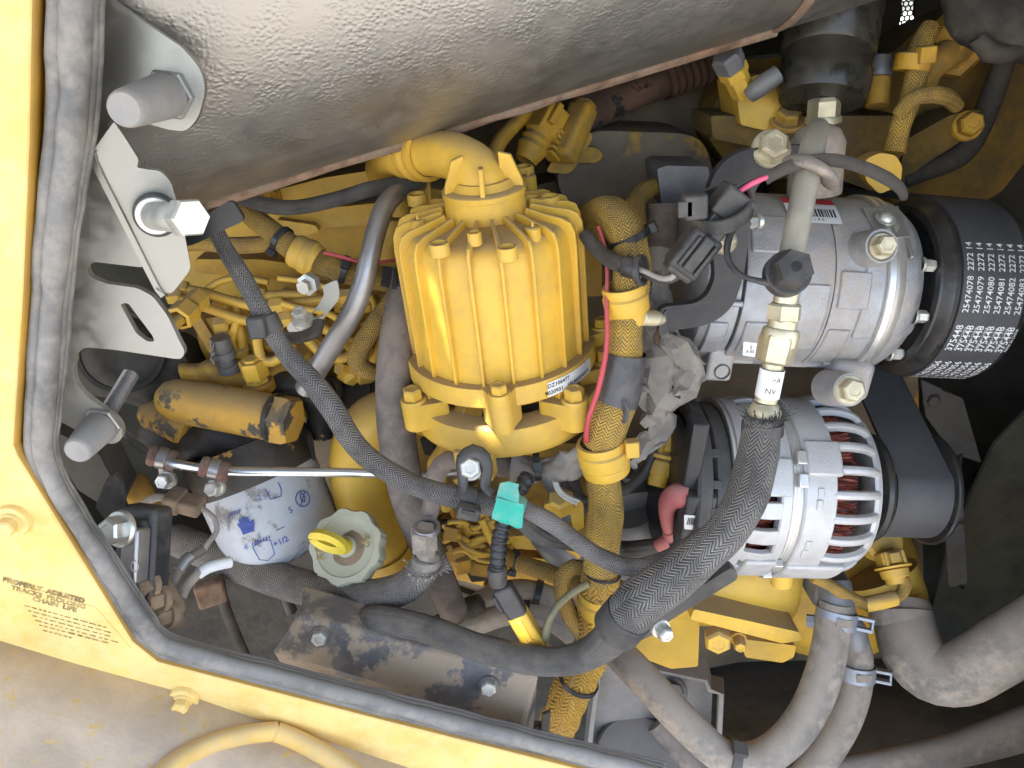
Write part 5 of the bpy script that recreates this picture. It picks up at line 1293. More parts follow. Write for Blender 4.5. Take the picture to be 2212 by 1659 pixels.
for i in range(90):
    t = random.uniform(0, 2*pi); o = fx*cos(t)+fy*sin(t); L = random.uniform(.003, .009); p0 = a-d*.002+o*29*s5
    sweep(mb, [p0, p0+o*L*.6+d*L*.3, p0+o*L*random.uniform(.7, 1.1)+d*L*random.uniform(-.2, .9)], circle(4, .0003))
mb.build('frayed_strands', 'wire_grey', lb, smooth=0, kind='stuff')

# black channel cover along the sill
bc = T('channel_cover', 'black sheet metal channel cover caked with dust above the sill', 'cover', P(870, 1540, .43))
F0 = [P(585, 1406, .425), P(648, 1328, .432), P(1168, 1462, .412), P(1130, 1566, .405)]
Bk = [F0[1]+Vector((-.004, .030, .004)), F0[2]+Vector((-.014, .030, .002))]
mb = MB(); m = 10
top = [[F0[1].lerp(F0[2], i/m)+(Bk[0].lerp(Bk[1], i/m)-F0[1].lerp(F0[2], i/m))*j/4 for i in range(m+1)] for j in range(5)]
front = [F0[0].lerp(F0[3], i/m) for i in range(m+1)]
low_ = [p+Vector((.003, .012, -.05)) for p in front]
rows = [low_, front]+top+[[p+Vector((0, .003, -.06)) for p in top[-1]]]
mb.add([p for r in rows for p in r], [[k*(m+1)+i, k*(m+1)+i+1, (k+1)*(m+1)+i+1, (k+1)*(m+1)+i] for k in range(len(rows)-1) for i in range(m)]+[[k*(m+1) for k in range(len(rows))], [k*(m+1)+m for k in range(len(rows))][::-1]])
mb.build('channel', 'box_paint', bc, smooth=30, bev=.003, seg=3)
nf = (F0[2]-F0[1]).cross(F0[0]-F0[1]).normalized(); nf = -nf if nf.y > 0 else nf
def on_front(u, v):
    r = ray(u, v); t = (F0[0]-CAM).dot(nf)/r.dot(nf); return CAM+r*t
for u, v in ((693, 1372), (1056, 1480)):
    q = on_front(u, v); s6 = px(u, v, q.y); bolt(q, nf, 17*s6, .006, 'zinc_bolt', bc, flange=1.3, mat2='box_paint')

# battery isolator switch and muddy cables low on the left
sw = T('isolator_switch', 'dusty battery isolator switch with turn handle marked O', 'switch', P(300, 1220, .41))
nS = Vector((-.35, -.8, .45)).normalized(); eS = (P(345, 1300, .41)-P(270, 1120, .41)).normalized(); eS = (eS-nS*eS.dot(nS)).normalized(); tS = nS.cross(eS)
cS = P(312, 1195, .415)
block('base', cS, (eS, tS, nS), (.062, .030, .018), 'plastic', sw, bev=.004, seg=3)
block('housing', cS-eS*.006+nS*.006, (eS, tS, nS), (.036, .024, .016), 'plastic', sw, bev=.004, seg=3)
hd = block('turn_handle', P(292, 1198, .400), (eS, tS, nS), (.034, .013, .012), 'steel_tube', sw, bev=.002, seg=3)
hc = P(298, 1222, .3925); letter('O', lambda x, y: hc+eS*x+tS*y+nS*.0028, .010, 'print_white', hd)
bolt(P(262, 1142, .405), nS, .0085, .009, 'zinc_bolt', sw, flange=1.35)
plate('mount_tab', [(205, 1095), (232, 1030), (248, 1024), (262, 1046), (270, 1096), (330, 1130), (345, 1170), (250, 1150)], .425, .004, 'plastic', sw, rad=8)
mu = T('muddy_terminal', 'mud caked cable terminal block with bolts below the isolator', 'terminal', P(345, 1290, .41))
hose('terminal_block', [(318, 1232, .415, 22), (336, 1262, .412, 28), (356, 1295, .41, 30), (378, 1325, .41, 24)], 'mud', mu, n=20, wob=.004, step=.003)
for u, v in ((322, 1262), (346, 1292), (362, 1326)):
    bolt(P(u, v, .402), nS, .0075, .010, 'mud', mu, flange=1.3)
hose('mud_lump', [(350, 1318, .40, 14), (362, 1332, .402, 22), (380, 1340, .405, 18), (392, 1348, .408, 8)], 'mud', mu, n=16, wob=.004, step=.003)
cb = T('battery_cable', 'grey battery cable with pale printed sleeve bending from muddy terminal', 'cable', P(440, 1240, .43))
hose('cable', [(392, 1290, .42, 11), (402, 1268, .425, 11), (420, 1246, .43, 11), (450, 1226, .435, 11), (500, 1214, .445, 11)], 'hose_dusty', cb, n=16)
hose('label_sleeve', [(428, 1240, .4318, 12.5), (450, 1226, .435, 12.5), (478, 1218, .440, 12.5), (497, 1214, .444, 12.5)], 'sticker', cb, n=18)
cb2 = T('short_cable', 'brown dusty cable with dark clamp sleeve beside the battery cable', 'cable', P(400, 1220, .44))
hose('cable', [(372, 1262, .425, 11), (382, 1240, .43, 11), (405, 1208, .44, 11), (440, 1188, .45, 10)], 'hose_brown', cb2, n=16)
hose('clamp_sleeve', [(386, 1233, .4315, 13), (400, 1212, .438, 13), (412, 1202, .442, 13)], 'steel_tube', cb2, n=16)
# pale connector on wires by the filter
pc = T('pale_connector', 'dusty beige plug connector on grey wires beside the oil filter', 'connector', P(400, 1090, .48))
a, b = P(358, 1076, .49), P(440, 1098, .485); d = (b-a).normalized(); ax_ = axes(d)
block('plug', a.lerp(b, .25), (ax_[1], ax_[0], ax_[2]), (.012, .018, .014), 'mud', pc, bev=.002)
block('body', a.lerp(b, .65), (ax_[1], ax_[0], ax_[2]), (.018, .015, .011), 'mud', pc, bev=.002)
hose('lead', [(436, 1098, .485, 6), (462, 1118, .48, 6), (468, 1148, .475, 6), (452, 1170, .47, 6), (440, 1190, .47, 5)], 'wire_grey', pc, n=10)
hose('back_lead', [(365, 1078, .49, 8), (340, 1074, .495, 9), (316, 1086, .50, 10), (290, 1108, .50, 10)], 'hose_dusty', pc, n=12)
# ------------------------------------------------------------------ engine block and what is bolted on behind
eng = T('engine_block', 'yellow painted diesel engine block and head, dusty and shaded', 'engine', P(1100, 1300, .72))
def slab(name, uv, Y, th, m, parent=eng, rad=6, bev=.002, tilt=None, holes=()): return plate(name, uv, Y, th, m, parent, rad=rad, bev=bev, tilt=tilt, holes=holes)
# side of the head: stepped yellow rails under the muffler
slab('crankcase', [(380, 640), (900, 600), (1560, 560), (1980, 700), (2000, 1420), (1600, 1430), (1250, 1500), (640, 1240), (420, 900)], .71, .20, 'block_dirty')
slab('head_side', [(330, 505), (470, 470), (890, 400), (1300, 470), (1300, 640), (860, 640), (700, 672), (480, 650), (330, 610)], .66, .12, 'yellow_cast', tilt=lambda u, v: .665)
slab('rail', [(560, 420), (700, 384), (905, 352), (905, 396), (700, 432), (520, 440)], .63, .05, 'yellow_cast')
slab('rail', [(500, 470), (650, 455), (880, 432), (880, 480), (660, 496), (520, 512)], .635, .05, 'yellow_cast')
slab('rail_pad', [(596, 474), (680, 486), (690, 500), (640, 515), (600, 505)], .625, .012, 'yellow_cast')
slab('gallery_lip', [(420, 560), (560, 560), (860, 600), (860, 622), (700, 616), (560, 600), (420, 590)], .640, .03, 'yellow_dirty')
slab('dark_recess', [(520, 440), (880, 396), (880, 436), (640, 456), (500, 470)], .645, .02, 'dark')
for u, v, Y, r in ((588, 424, .622, 17), (838, 480, .625, 15), (858, 385, .622, 17)):
    bolt(P(u, v, Y+.008), Vector((-.05, -.9, .4)), r*px(u, v, Y), .012, 'yellow_dirty', eng, flange=1.3)
turned('rail_eye', P(856, 384, .624), Vector((0, -1, .4)), [(0, .004), (.006, .006), (.006, .0105), (0, .0105)], 'yellow', eng, 28)
cyl('rail_post', P(846, 470, .61), P(846, 560, .61), 30*px(846, 520, .61), 'yellow_cast', eng)
# rocker / intake side to the right of the canister, caked in dust
slab('intake_cover', [(1230, 470), (1200, 380), (1240, 300), (1290, 282), (1480, 288), (1520, 305), (1540, 360), (1535, 470)], .70, .10, 'block_dirty', rad=26, bev=.008)
slab('intake_side', [(1150, 560), (1160, 400), (1250, 380), (1560, 410), (1560, 620), (1240, 620)], .735, .10, 'block_dirty')
slab('back_casting', [(900, 180), (1560, 60), (1560, 420), (1200, 420), (900, 400)], .79, .10, 'block_dirty')
slab('cover_pad', [(1220, 330), (1240, 318), (1290, 318), (1306, 336), (1290, 352), (1240, 352)], .692, .012, 'yellow_dirty', rad=12)
slab('thermostat_block', [(1420, 365), (1440, 358), (1530, 360), (1540, 450), (1430, 450)], .60, .05, 'dirty_alu', rad=4)
cyl('coolant_neck', P(1432, 440, .58), P(1432, 560, .57), 34*px(1432, 500, .58), 'hose_brown', eng)
hose('grey_conduit', [(1420, 545, .53, 30), (1418, 600, .52, 32), (1420, 680, .515, 34), (1412, 740, .51, 34)], 'wrap_grey', eng, n=24, wob=.003)
# front plate on the right, its yellow darkened to stand for deep shade
slab('front_plate', [(1540, 230), (1600, 130), (1720, 120), (1925, 118), (1985, 62), (2230, -40), (2230, 330), (2160, 420), (2030, 470), (1960, 460), (1850, 380), (1600, 390), (1530, 300)], .70, .05, 'yellow_shaded', rad=20)
slab('front_plate', [(1700, 380), (1960, 420), (2060, 560), (2060, 700), (1700, 700)], .72, .05, 'yellow_shaded')
slab('mount_ear', [(1960, 300), (2050, 250), (2100, 235), (2130, 240), (2142, 262), (2130, 290), (2080, 302), (1990, 360), (1930, 420)], .655, .035, 'yellow_shaded', rad=12)
bolt(P(2088, 272, .652), Vector((-.2, -.9, .3)), 26*px(2088, 272, .652), .012, 'yellow_dirty', eng, flange=1.25)
turned('sender_boss', P(2060, 95, .66), Vector((-.5, -.8, .2)), [(-.02, .026), (.004, .026), (.006, .020), (.012, .020), (.012, .014), (.03, .013), (.03, 0)], 'yellow_dirty', eng, 6, .3, smooth=20)
hose('sender_tube', [(2075, 100, .65, 30), (2040, 120, .64, 34), (2010, 150, .64, 28), (2000, 190, .65, 20)], 'yellow_dirty', eng, n=22)
cyl('stud_post', P(1900, 160, .64), P(1895, 230, .63), 24*px(1900, 200, .64), 'yellow_dirty', eng)
hose('knob', [(1905, 120, .64, 22), (1900, 150, .638, 28), (1898, 168, .636, 26)], 'dirty_alu', eng, n=18)
slab('fitting_block', [(1588, 180), (1640, 160), (1690, 200), (1690, 290), (1600, 270)], .63, .05, 'yellow_cast', rad=6)
a, b = P(1606, 200, .615), P(1572, 128, .60); d = b-a
turned('angled_fitting', a, d, [(0, .009), (.018, .009), (.019, .011), (.026, .011), (.027, .008), (.03, .008), (.03, 0)], 'yellow', eng, 6, .2, smooth=20)
turned('grey_cap', a+d*.8, d, [(0, .0115), (.011, .0115), (.013, .009), (.013, 0)], 'dirty_alu', eng, 6, .4, smooth=20)
hose('ribbed_sender', [(1620, 205, .605, 18), (1645, 185, .60, 22), (1680, 160, .60, 20)], 'dirty_alu', eng, n=18)
slab('bracket_table', [(1535, 250), (1700, 250), (1960, 250), (1950, 330), (1900, 420), (1640, 320), (1540, 300)], .64, .06, 'yellow_shaded', rad=8)
bolt(P(1700, 262, .628), Vector((0, -.5, .85)), .010, .008, 'yellow_dirty', eng)
turned('inlet_dome', P(1765, 320, .53), ZA, [(-.03, .018), (.004, .018), (.012, .014), (.015, .008), (.016, 0)], 'hose_dusty', eng, 28, smooth=50)
bolt(P(1778, 262, .60), ZA, .012, .014, 'zinc_yellow', eng, flange=1.1)
slab('ear_plate', [(1868, 345), (1900, 330), (1935, 335), (1950, 360), (1945, 400), (1900, 420), (1870, 390)], .56, .012, 'yellow', rad=10)
# black oil separator / filter cylinder standing in the upper right
bk = T('black_filter', 'shiny black filter cylinder with dusty band standing behind the compressor', 'filter', P(1775, 235, .60))
a, b = P(1775, 205, .60), P(1812, -60, .64); d = b-a; L = d.length; s = px(1780, 180, .60)
turned('can', a, d, [(-.004, 0), (-.004, 88*s), (.004, 96*s), (.016, 98*s), (.018, 94*s), (.030, 94*s), (.032, 99*s), (L, 104*s), (L, 0)], 'bowl', bk, 64, smooth=40)
# lump of soot black machinery at the very top corner
tc = T('turbo_housing', 'grimy black rounded housing above the yellow front plate', 'housing', P(2160, 60, .60))
hose('housing', [(2080, -30, .60, 50), (2120, 20, .59, 70), (2170, 60, .585, 62), (2212, 90, .58, 40), (2250, 70, .60, 40)], 'dark', tc, n=28, wob=.006)
hose('rim', [(2112, 80, .575, 20), (2140, 110, .572, 22), (2180, 112, .572, 20), (2212, 104, .575, 18)], 'dark', tc, n=16, wob=.003)
plate('heat_plate', [(1982, -60), (2120, -60), (2120, 70), (2000, 66), (1976, 34)], .76, .004, 'dark', tc, rad=4)
plate('side_plate', [(1840, -60), (1938, -60), (1950, 20), (1935, 90), (1860, 90)], .77, .004, 'dark', tc, rad=4)
# braided harness over the front plate
uh = T('front_harness', 'dusty yellow braided harness clipped to the front plate by the black filter', 'wiring harness', P(1960, 200, .60))
hose('sleeve', [(2010, 60, .63, 22), (1985, 110, .62, 24), (1980, 160, .61, 24), (1965, 220, .60, 22), (1945, 270, .595, 22), (1930, 330, .59, 24)], 'sleeve_yellow_fine', uh, n=22)
hose('side_loop', [(1940, 250, .59, 16), (1965, 218, .588, 17), (2000, 205, .588, 18), (2040, 208, .59, 18), (2066, 228, .60, 16)], 'sleeve_yellow_fine', uh, n=20)
p = P(1972, 135, .612); ring('clip', p, Vector((.2, .1, 1)), 27*px(1972, 135, .612), .012, .004, 'yellow_dirty', uh)
block('clip_latch', P(2000, 118, .60), (XA, YA, ZA), (.012, .01, .012), 'yellow_dirty', uh)
# dark straps of belts and hoses beyond the pulley
hz = T('bypass_hose', 'dark rubber hose dropping from the front plate behind the pulley', 'hose', P(2000, 390, .66))
hose('tube', [(2180, 100, .66, 22), (2130, 240, .66, 24), (2080, 330, .66, 24), (2000, 370, .66, 20), (1950, 390, .66, 18)], 'dark', hz, n=18)
# perforated guard, bright with daylight behind it
mg = T('mesh_guard', 'perforated metal guard with daylight shining through its round holes', 'guard', P(1955, 40, .80))
mb = MB(); c0 = P(1945, 20, .86); s = px(1945, 20, .86); nx, nz = 16, 26; pit = 11*s; rh = 4.2*s
vs_, fs = [], []
for j in range(nz):
    for i in range(nx):
        o = c0+Vector(((i-nx/2+.5*(j % 2))*pit, 0, (j-nz/2)*pit*.866)); b0 = len(vs_)
        hexo = [o+Vector((cos(t), 0, sin(t)))*pit*.578 for t in [pi/6+pi/3*k for k in range(6)]]
        circ = [o+Vector((cos(t), 0, sin(t)))*rh for t in [pi/6+pi/6*k for k in range(12)]]
        vs_ += hexo+circ
        for k in range(6):
            A, B = b0+k, b0+(k+1) % 6
            fs.append([A, B, b0+6+(2*k+2) % 12, b0+6+2*k+1, b0+6+2*k])
mb.add(vs_, fs).build('perforated_sheet', 'plastic', mg, smooth=0, weld=True)
# fuel lines
fl_ = [('long upper yellow fuel line behind the black harness', [(392, 624, .60), (440, 632, .598), (500, 650, .595), (560, 662, .59), (640, 655, .59), (750, 640, .595)]),
       ('long lower yellow fuel line reaching the dark filter', [(380, 640, .595), (440, 662, .59), (520, 690, .585), (552, 700, .585), (556, 740, .58), (566, 775, .575), (590, 782, .572), (625, 760, .57)]),
       ('middle yellow fuel line crossing the zinc bracket', [(560, 640, .60), (650, 638, .598), (700, 648, .598), (690, 690, .595), (640, 680, .59), (600, 660, .59)]),
       ('yellow fuel line curling beside the steel tube', [(790, 660, .60), (770, 690, .595), (750, 720, .59), (710, 716, .588), (680, 700, .588), (640, 705, .59)]),
       ('yellow fuel line dipping under the steel tube', [(620, 690, .585), (660, 730, .58), (700, 768, .575), (735, 775, .575), (770, 760, .58), (800, 720, .585)]),
       ('yellow fuel line hidden in the dusty recess', [(480, 700, .60), (505, 690, .60), (520, 720, .60), (525, 760, .60)]),
       ('yellow fuel line beside the dark hose', [(700, 620, .61), (760, 640, .61), (800, 655, .61), (840, 650, .61)])]
for lab, pth in fl_:
    k = T('fuel_line', lab, 'fuel line', P(*pth[0]), group='yellow steel fuel lines'); hose('tube', [q+(11,) for q in pth], 'yellow', k, n=14)
    for q in (pth[0], pth[-1]):
        c = P(*q); turned('tube_nut', c-XA*.006, XA, [(0, 15*px(*q)), (.001, 18*px(*q)), (.010, 18*px(*q)), (.012, 14*px(*q))], 'yellow_cast', k, 6, .2, smooth=20)
fu = T('fuel_union', 'large brown yellow hexagon union nut beside the slotted plate', 'fitting', P(398, 680, .56))
a, b = P(385, 690, .56), P(420, 655, .58); d = b-a; s = px(400, 670, .565)
turned('union_nut', a, d, [(0, 22*s), (.001, 30*s), (.014, 30*s), (.018, 24*s), (.03, 26*s)], 'yellow_cast', fu, 6, .3, smooth=20)
hose('pipe', [(350, 730, .545, 12), (370, 708, .552, 13), (390, 688, .56, 13)], 'yellow_dirty', fu, n=14)
slab('brace', [(408, 690), (430, 680), (470, 745), (452, 762)], .60, .006, 'yellow_dirty', fu, rad=3)
slab('pump_casting', [(420, 690), (520, 680), (560, 720), (560, 800), (460, 800), (430, 750)], .63, .05, 'yellow_dirty', rad=20, bev=.006)
# injector side jumble between the tubes
slab('pump_body', [(560, 700), (700, 690), (860, 660), (870, 900), (700, 920), (560, 860)], .64, .06, 'yellow_dirty', rad=12, bev=.004)
for u, v, Y, r, m in ((640, 760, .61, 34, 'yellow_dirty'), (760, 720, .60, 26, 'yellow_cast'), (790, 770, .595, 24, 'yellow_cast'), (590, 735, .61, 26, 'yellow_cast'), (620, 640, .62, 22, 'yellow_cast'), (700, 845, .60, 40, 'filter_head'), (770, 850, .61, 46, 'filter_head')):
    c = P(u, v, Y); s = px(u, v, Y); dd = Vector((random.uniform(-.3, .3), -.6, .8)).normalized()
    turned('delivery_stub', c-dd*.03, dd, [(0, r*s*1.2), (.018, r*s*1.2), (.019, r*s), (.030, r*s), (.032, r*s*.8), (.034, r*s*.8), (.034, 0)], m, eng, 6 if r < 30 else 24, .4, smooth=25)
# yellow harness on the head, upper left
hh = T('head_harness', 'yellow braided harness crossing the head from hinge arm to canister', 'wiring harness', P(640, 540, .56))
hose('sleeve', [(505, 440, .585, 20), (540, 465, .58, 22), (580, 495, .572, 24), (620, 526, .565, 26), (660, 552, .56, 27), (720, 576, .558, 27), (780, 594, .56, 27), (850, 606, .565, 26), (905, 612, .57, 24)], 'sleeve_yellow', hh, n=26, wob=.0012)
p, d = at_path([(620, 526, .565), (660, 552, .56), (720, 576, .558)], .55); s = px(675, 555, .56)
turned('clip_collar', p-d*.010, d, [(0, 26*s), (0, 33*s), (.003, 37*s), (.008, 36*s), (.010, 39*s), (.015, 39*s), (.017, 35*s), (.020, 34*s), (.020, 26*s)], 'yellow', hh, 40, smooth=30)
p, d = at_path([(580, 495, .572), (620, 526, .565), (660, 552, .56)], .45); tie(hh, p, d, 27*px(615, 525, .565), head=Vector((-.5, -.6, -1)))
p, d = at_path([(720, 576, .558), (780, 594, .56)], .5); tie(hh, p, d, 28*px(750, 585, .56), head=Vector((0, -1, .8)))
hose('side_branch', [(390, 530, .60, 15), (430, 526, .598, 16), (500, 530, .592, 18), (560, 528, .58, 18), (600, 522, .572, 16)], 'sleeve_yellow_fine', hh, n=20)
hose('drop_branch', [(865, 620, .57, 18), (838, 660, .565, 19), (805, 710, .56, 22), (780, 750, .558, 23), (772, 780, .558, 22), (790, 798, .56, 20), (815, 806, .565, 18)], 'sleeve_yellow_fine', hh, n=22, wob=.001)
hose('red_lead', [(700, 546, .55, 4), (730, 552, .548, 4.5), (790, 568, .55, 4), (850, 562, .555, 4), (880, 555, .56, 4)], 'wire_red', hh, n=8)
# black sleeve rising to the elbow
bs = T('sensor_lead', 'black braided lead running from under the muffler to the canister', 'wire', P(680, 440, .57))
hose('sleeve', [(470, 418, .55, 14), (520, 428, .555, 15), (580, 444, .56, 17), (640, 448, .562, 16), (720, 432, .565, 16), (800, 408, .568, 16), (860, 396, .572, 15), (910, 392, .575, 14)], 'sleeve_black', bs, n=20)
# zinc bracket with bolt and P clip
zb = T('zinc_tab_bracket', 'bent zinc strip bracket holding the black harness clip with a bolt', 'bracket', P(680, 690, .50))
plate('strip', [(696, 618), (728, 604), (734, 634), (730, 650), (672, 720), (640, 728), (618, 710), (628, 694), (664, 690), (690, 655), (700, 638)], .505, .0022, 'zinc', zb, rad=6, holes=[([(674, 678), (684, 671), (698, 672), (700, 680), (690, 686), (678, 686)], 3)])
bolt(P(655, 694, .500), Vector((.02, -.6, .8)), 17*px(655, 694, .50), .010, 'zinc_bolt', zb, flange=1.35, mat2='zinc_bolt')
hose('clip_strap', [(688, 694, .494, 10), (684, 712, .488, 11), (660, 726, .482, 12), (625, 730, .468, 12), (600, 722, .450, 12), (588, 708, .438, 10)], 'plastic', zb, n=12, flat=1.3)
ring('clip_band', P(580, 700, .429), (P(591, 723, .428)-P(564, 673, .430)).normalized(), 21*px(580, 700, .429), .010, .0016, 'plastic', zb)
block('clip_buckle', P(556, 706, .420), (XA, YA, ZA), (.010, .008, .013), 'plastic', zb, bev=.0015)
turned('nut', P(672, 610, .53), Vector((-.3, -.9, 0)), [(0, .008), (.006, .008), (.007, .005), (.012, .005), (.012, 0)], 'zinc_bolt', zb, 6, 0, smooth=20)
# ------------------------------------------------------------------ lower middle and lower right
# wrapped bundle hanging from the compressor bracket
wr = T('torn_wrap', 'torn dusty grey protective wrap bunched beside the main harness', 'wrap', P(1440, 820, .49))
def crumple(name, path, m, par, n=15, step=.0055, jit=.0035, flat=.6, seed=1):
    rnd = random.Random(seed)
    s_ = spline([(*P(*q[:3]), q[3]*px(*q[:3])) for q in path], step); mb = MB()
    sweep(mb, [Vector(q[:3]) for q in s_], [(a*(1+.25*(i % 2)), b*flat*(1+.25*((i+1) % 2))) for i, (a, b) in enumerate(circle(n))], [max(q[3], .0005) for q in s_])
    mb.v = [v+Vector((rnd.uniform(-1, 1), rnd.uniform(-1, 1), rnd.uniform(-1, 1)))*jit for v in mb.v]
    o = mb.build(name, m, par, smooth=22); return o
crumple('bundle', [(1408, 600, .505, 20), (1412, 650, .50, 26), (1420, 700, .495, 34), (1432, 745, .49, 46), (1440, 790, .485, 62), (1432, 840, .483, 54), (1415, 878, .482, 36), (1405, 895, .482, 16)], 'wrap_grey', wr, seed=2)
crumple('fold', [(1432, 722, .478, 12), (1462, 752, .470, 26), (1494, 790, .467, 30), (1486, 822, .468, 24), (1462, 850, .472, 12)], 'wrap_grey', wr, n=11, jit=.003, flat=.5, seed=5)
crumple('tail', [(1400, 885, .478, 20), (1428, 905, .478, 26), (1420, 935, .478, 24), (1390, 960, .476, 20), (1366, 990, .472, 14), (1362, 1006, .470, 4)], 'wrap_grey', wr, n=11, jit=.003, flat=.5, seed=9)
hb_ = T('wrap_clip', 'rusty bent clip at the foot of the black bracket over the torn wrap', 'clip', P(1435, 725, .48))
hose('clip', [(1425, 715, .488, 8), (1428, 735, .482, 10), (1446, 740, .480, 10), (1450, 720, .484, 8)], 'rust', hb_, n=10, flat=1.6)

# connectors by the alternator
def plug(name, lab, pts, r, m='yellow', group=None):
    t = T(name, lab, 'connector', P(*pts[-1]), group)
    a, b = P(*pts[0]), P(*pts[-1]); d = (b-a).normalized(); s = px(*pts[0]); L = (b-a).length; nv = (-YA-d*(-YA).dot(d)).normalized(); sd = d.cross(nv)
    turned('boot', a, d, [(0, 0), (0, r*s*.75), (L*.18, r*s*.8), (L*.20, r*s*.95), (L*.42, r*s*1.0), (L*.46, r*s*.85), (L*.46, 0)], m, t, 28)
    turned('collar', a+d*L*.47, d, [(0, r*s*.8), (0, r*s*1.25), (L*.06, r*s*1.3), (L*.10, r*s*1.1), (L*.10, r*s*.8)], m, t, 28)
    block('shell', a+d*L*.76, (d, sd, nv), (L*.46, r*s*1.7, r*s*1.6), m, t, bev=.0025, seg=3)
    block('latch', a+d*L*.76+nv*r*s*.9, (d, sd, nv), (L*.30, r*s*.7, r*s*.35), m, t, bev=.0008)
    for k in (-1, 1): block('side_rail', a+d*L*.76+nv*r*s*.75+sd*r*s*.62*k, (d, sd, nv), (L*.40, r*s*.22, r*s*.5), m, t, bev=.0006)
    return t
plug('sensor_plug', 'yellow sensor plug standing beside the alternator cover', [(1418, 1050, .50), (1446, 925, .52)], 27, 'yellow_cast')
plug('sensor_plug', 'yellow sensor plug hanging on the pump housing', [(1940, 1262, .52), (1918, 1190, .54)], 30, 'yellow_cast')
rb = T('red_boot', 'faded red rubber boot over the alternator terminal', 'boot', P(1440, 1110, .47))
hose('boot', [(1484, 1072, .462, 24), (1466, 1070, .464, 28), (1448, 1080, .468, 24), (1440, 1102, .47, 18), (1442, 1134, .47, 14), (1450, 1154, .47, 15)], 'red_boot', rb, n=24)
hose('cable_sleeve', [(1472, 1160, .472, 17), (1450, 1165, .474, 17), (1422, 1180, .478, 15)], 'red_boot', rb, n=18)
hose('flange', [(1447, 1146, .47, 17), (1450, 1154, .47, 18), (1452, 1160, .471, 16)], 'red_boot', rb, n=20)
ah2 = T('field_lead', 'yellow braided lead from alternator to main harness', 'wire', P(1440, 1200, .49))
hose('sleeve', [(1510, 1150, .49, 16), (1460, 1178, .49, 17), (1420, 1210, .49, 17), (1370, 1260, .485, 15), (1345, 1290, .48, 14)], 'sleeve_yellow_fine', ah2, n=18)
cu_ = T('black_lead', 'thin dark cable curving behind the main harness', 'wire', P(1390, 1000, .50))
hose('cable', [(1410, 925, .51, 9), (1412, 970, .508, 10), (1395, 1020, .505, 11), (1365, 1050, .502, 12), (1340, 1062, .50, 11), (1290, 1080, .51, 10), (1250, 1078, .515, 10), (1222, 1050, .52, 9), (1218, 1030, .53, 9)], 'wire_black', cu_, n=14)
ww = T('white_wires', 'pair of thin white wires dropping behind the main harness', 'wire', P(1230, 1060, .50))
hose('strand', [(1200, 1030, .49, 4), (1206, 1052, .49, 4), (1222, 1070, .49, 4), (1250, 1082, .495, 4)], 'wire_white', ww, n=8)
hose('strand', [(1196, 1032, .492, 4), (1202, 1056, .492, 4), (1220, 1076, .492, 4), (1246, 1088, .495, 4)], 'wire_white', ww, n=8)

# corrugated conduit, plug and yellow cap
cd = T('conduit', 'black corrugated conduit hanging below the green tape', 'conduit', P(1072, 1235, .43))
pts = spline([tuple(P(u, v, Y)) for u, v, Y in ((1140, 1030, .45), (1122, 1060, .44), (1096, 1108, .434), (1080, 1160, .430), (1074, 1230, .428))], .0008)
mb = MB(); s = px(1085, 1140, .43)
sweep(mb, [Vector(p) for p in pts], circle(18), [(16+2.2*(1 if (i % 6) < 3 else -1))*s for i in range(len(pts))]); mb.build('corrugated_tube', 'conduit', cd, smooth=60)
pg = T('spare_plug', 'black and yellow plug connector dangling from the corrugated conduit', 'connector', P(1120, 1340, .42))
a, b = P(1072, 1226, .428), P(1156, 1392, .420); d0 = (P(1078, 1262, .427)-a).normalized(); d = (b-P(1086, 1268, .427)).normalized()
cyl('end_sleeve', a, P(1076, 1262, .427), 21*s, 'plastic', pg)
nv = (-YA-d*(-YA).dot(d)).normalized(); sd = d.cross(nv); q = P(1086, 1268, .427)
block('black_shell', q+d*.012, (d, sd, nv), (.026, .014, .012), 'plastic', pg, bev=.002)
block('hook', P(1076, 1305, .426), (d, sd, nv), (.014, .003, .006), 'plastic', pg, bev=.0006)
block('yellow_shell', q+d*.042, (d, sd, nv), (.040, .0145, .012), 'yellow', pg, bev=.0015)
block('yellow_latch', q+d*.036+nv*.006, (d, sd, nv), (.020, .004, .003), 'yellow', pg, bev=.0006)
block('latch_window', q+d*.046+nv*.0065, (d, sd, nv), (.006, .006, .002), 'yellow_dirty', pg, bev=.0005)
ow = T('olive_wire', 'twisted olive wire looping from yellow plug to the main harness', 'wire', P(1180, 1340, .42))
hose('twist', [(1158, 1400, .418, 7), (1172, 1398, .418, 9), (1178, 1375, .420, 9), (1184, 1345, .424, 9), (1202, 1312, .43, 9), (1230, 1284, .438, 9), (1268, 1262, .446, 9)], 'wire_olive', ow, n=12, wob=.0012)
hose('cut_cap', [(1146, 1396, .418, 8), (1160, 1402, .418, 9), (1180, 1404, .418, 9), (1188, 1398, .418, 7)], 'yellow_cast', ow, n=12)

# jumble of yellow wires low in the middle and gear case parts
jw = T('wire_bundle', 'tangle of thin yellow painted wires and plugs in the recess', 'wiring', P(1000, 1180, .55))
random.seed(42)
for i in range(16):
    u0, v0 = random.uniform(955, 1010), random.uniform(1120, 1200)
    pth = [(u0, v0, .555+random.uniform(-.01, .01), 6)]
    for k in range(3):
        u0 += random.uniform(18, 44); v0 += random.uniform(-16, 26); pth.append((u0, v0, .555+random.uniform(-.015, .015), random.uniform(5, 8)))
    hose('strand', pth, 'yellow_cast', jw, n=8)
for u, v in ((985, 1150), (1000, 1215), (1035, 1225), (1060, 1180), (1010, 1130), (1045, 1150), (975, 1190)):
    block('plug_body', P(u, v, .56), axes(Vector((random.uniform(-1, 1), -.3, random.uniform(-1, 1)))), (.014, .020, .012), 'yellow_dirty', jw, bev=.001)
gc = T('gear_case', 'grey aluminium starter housing behind the main harness', 'housing', P(1390, 1150, .56))
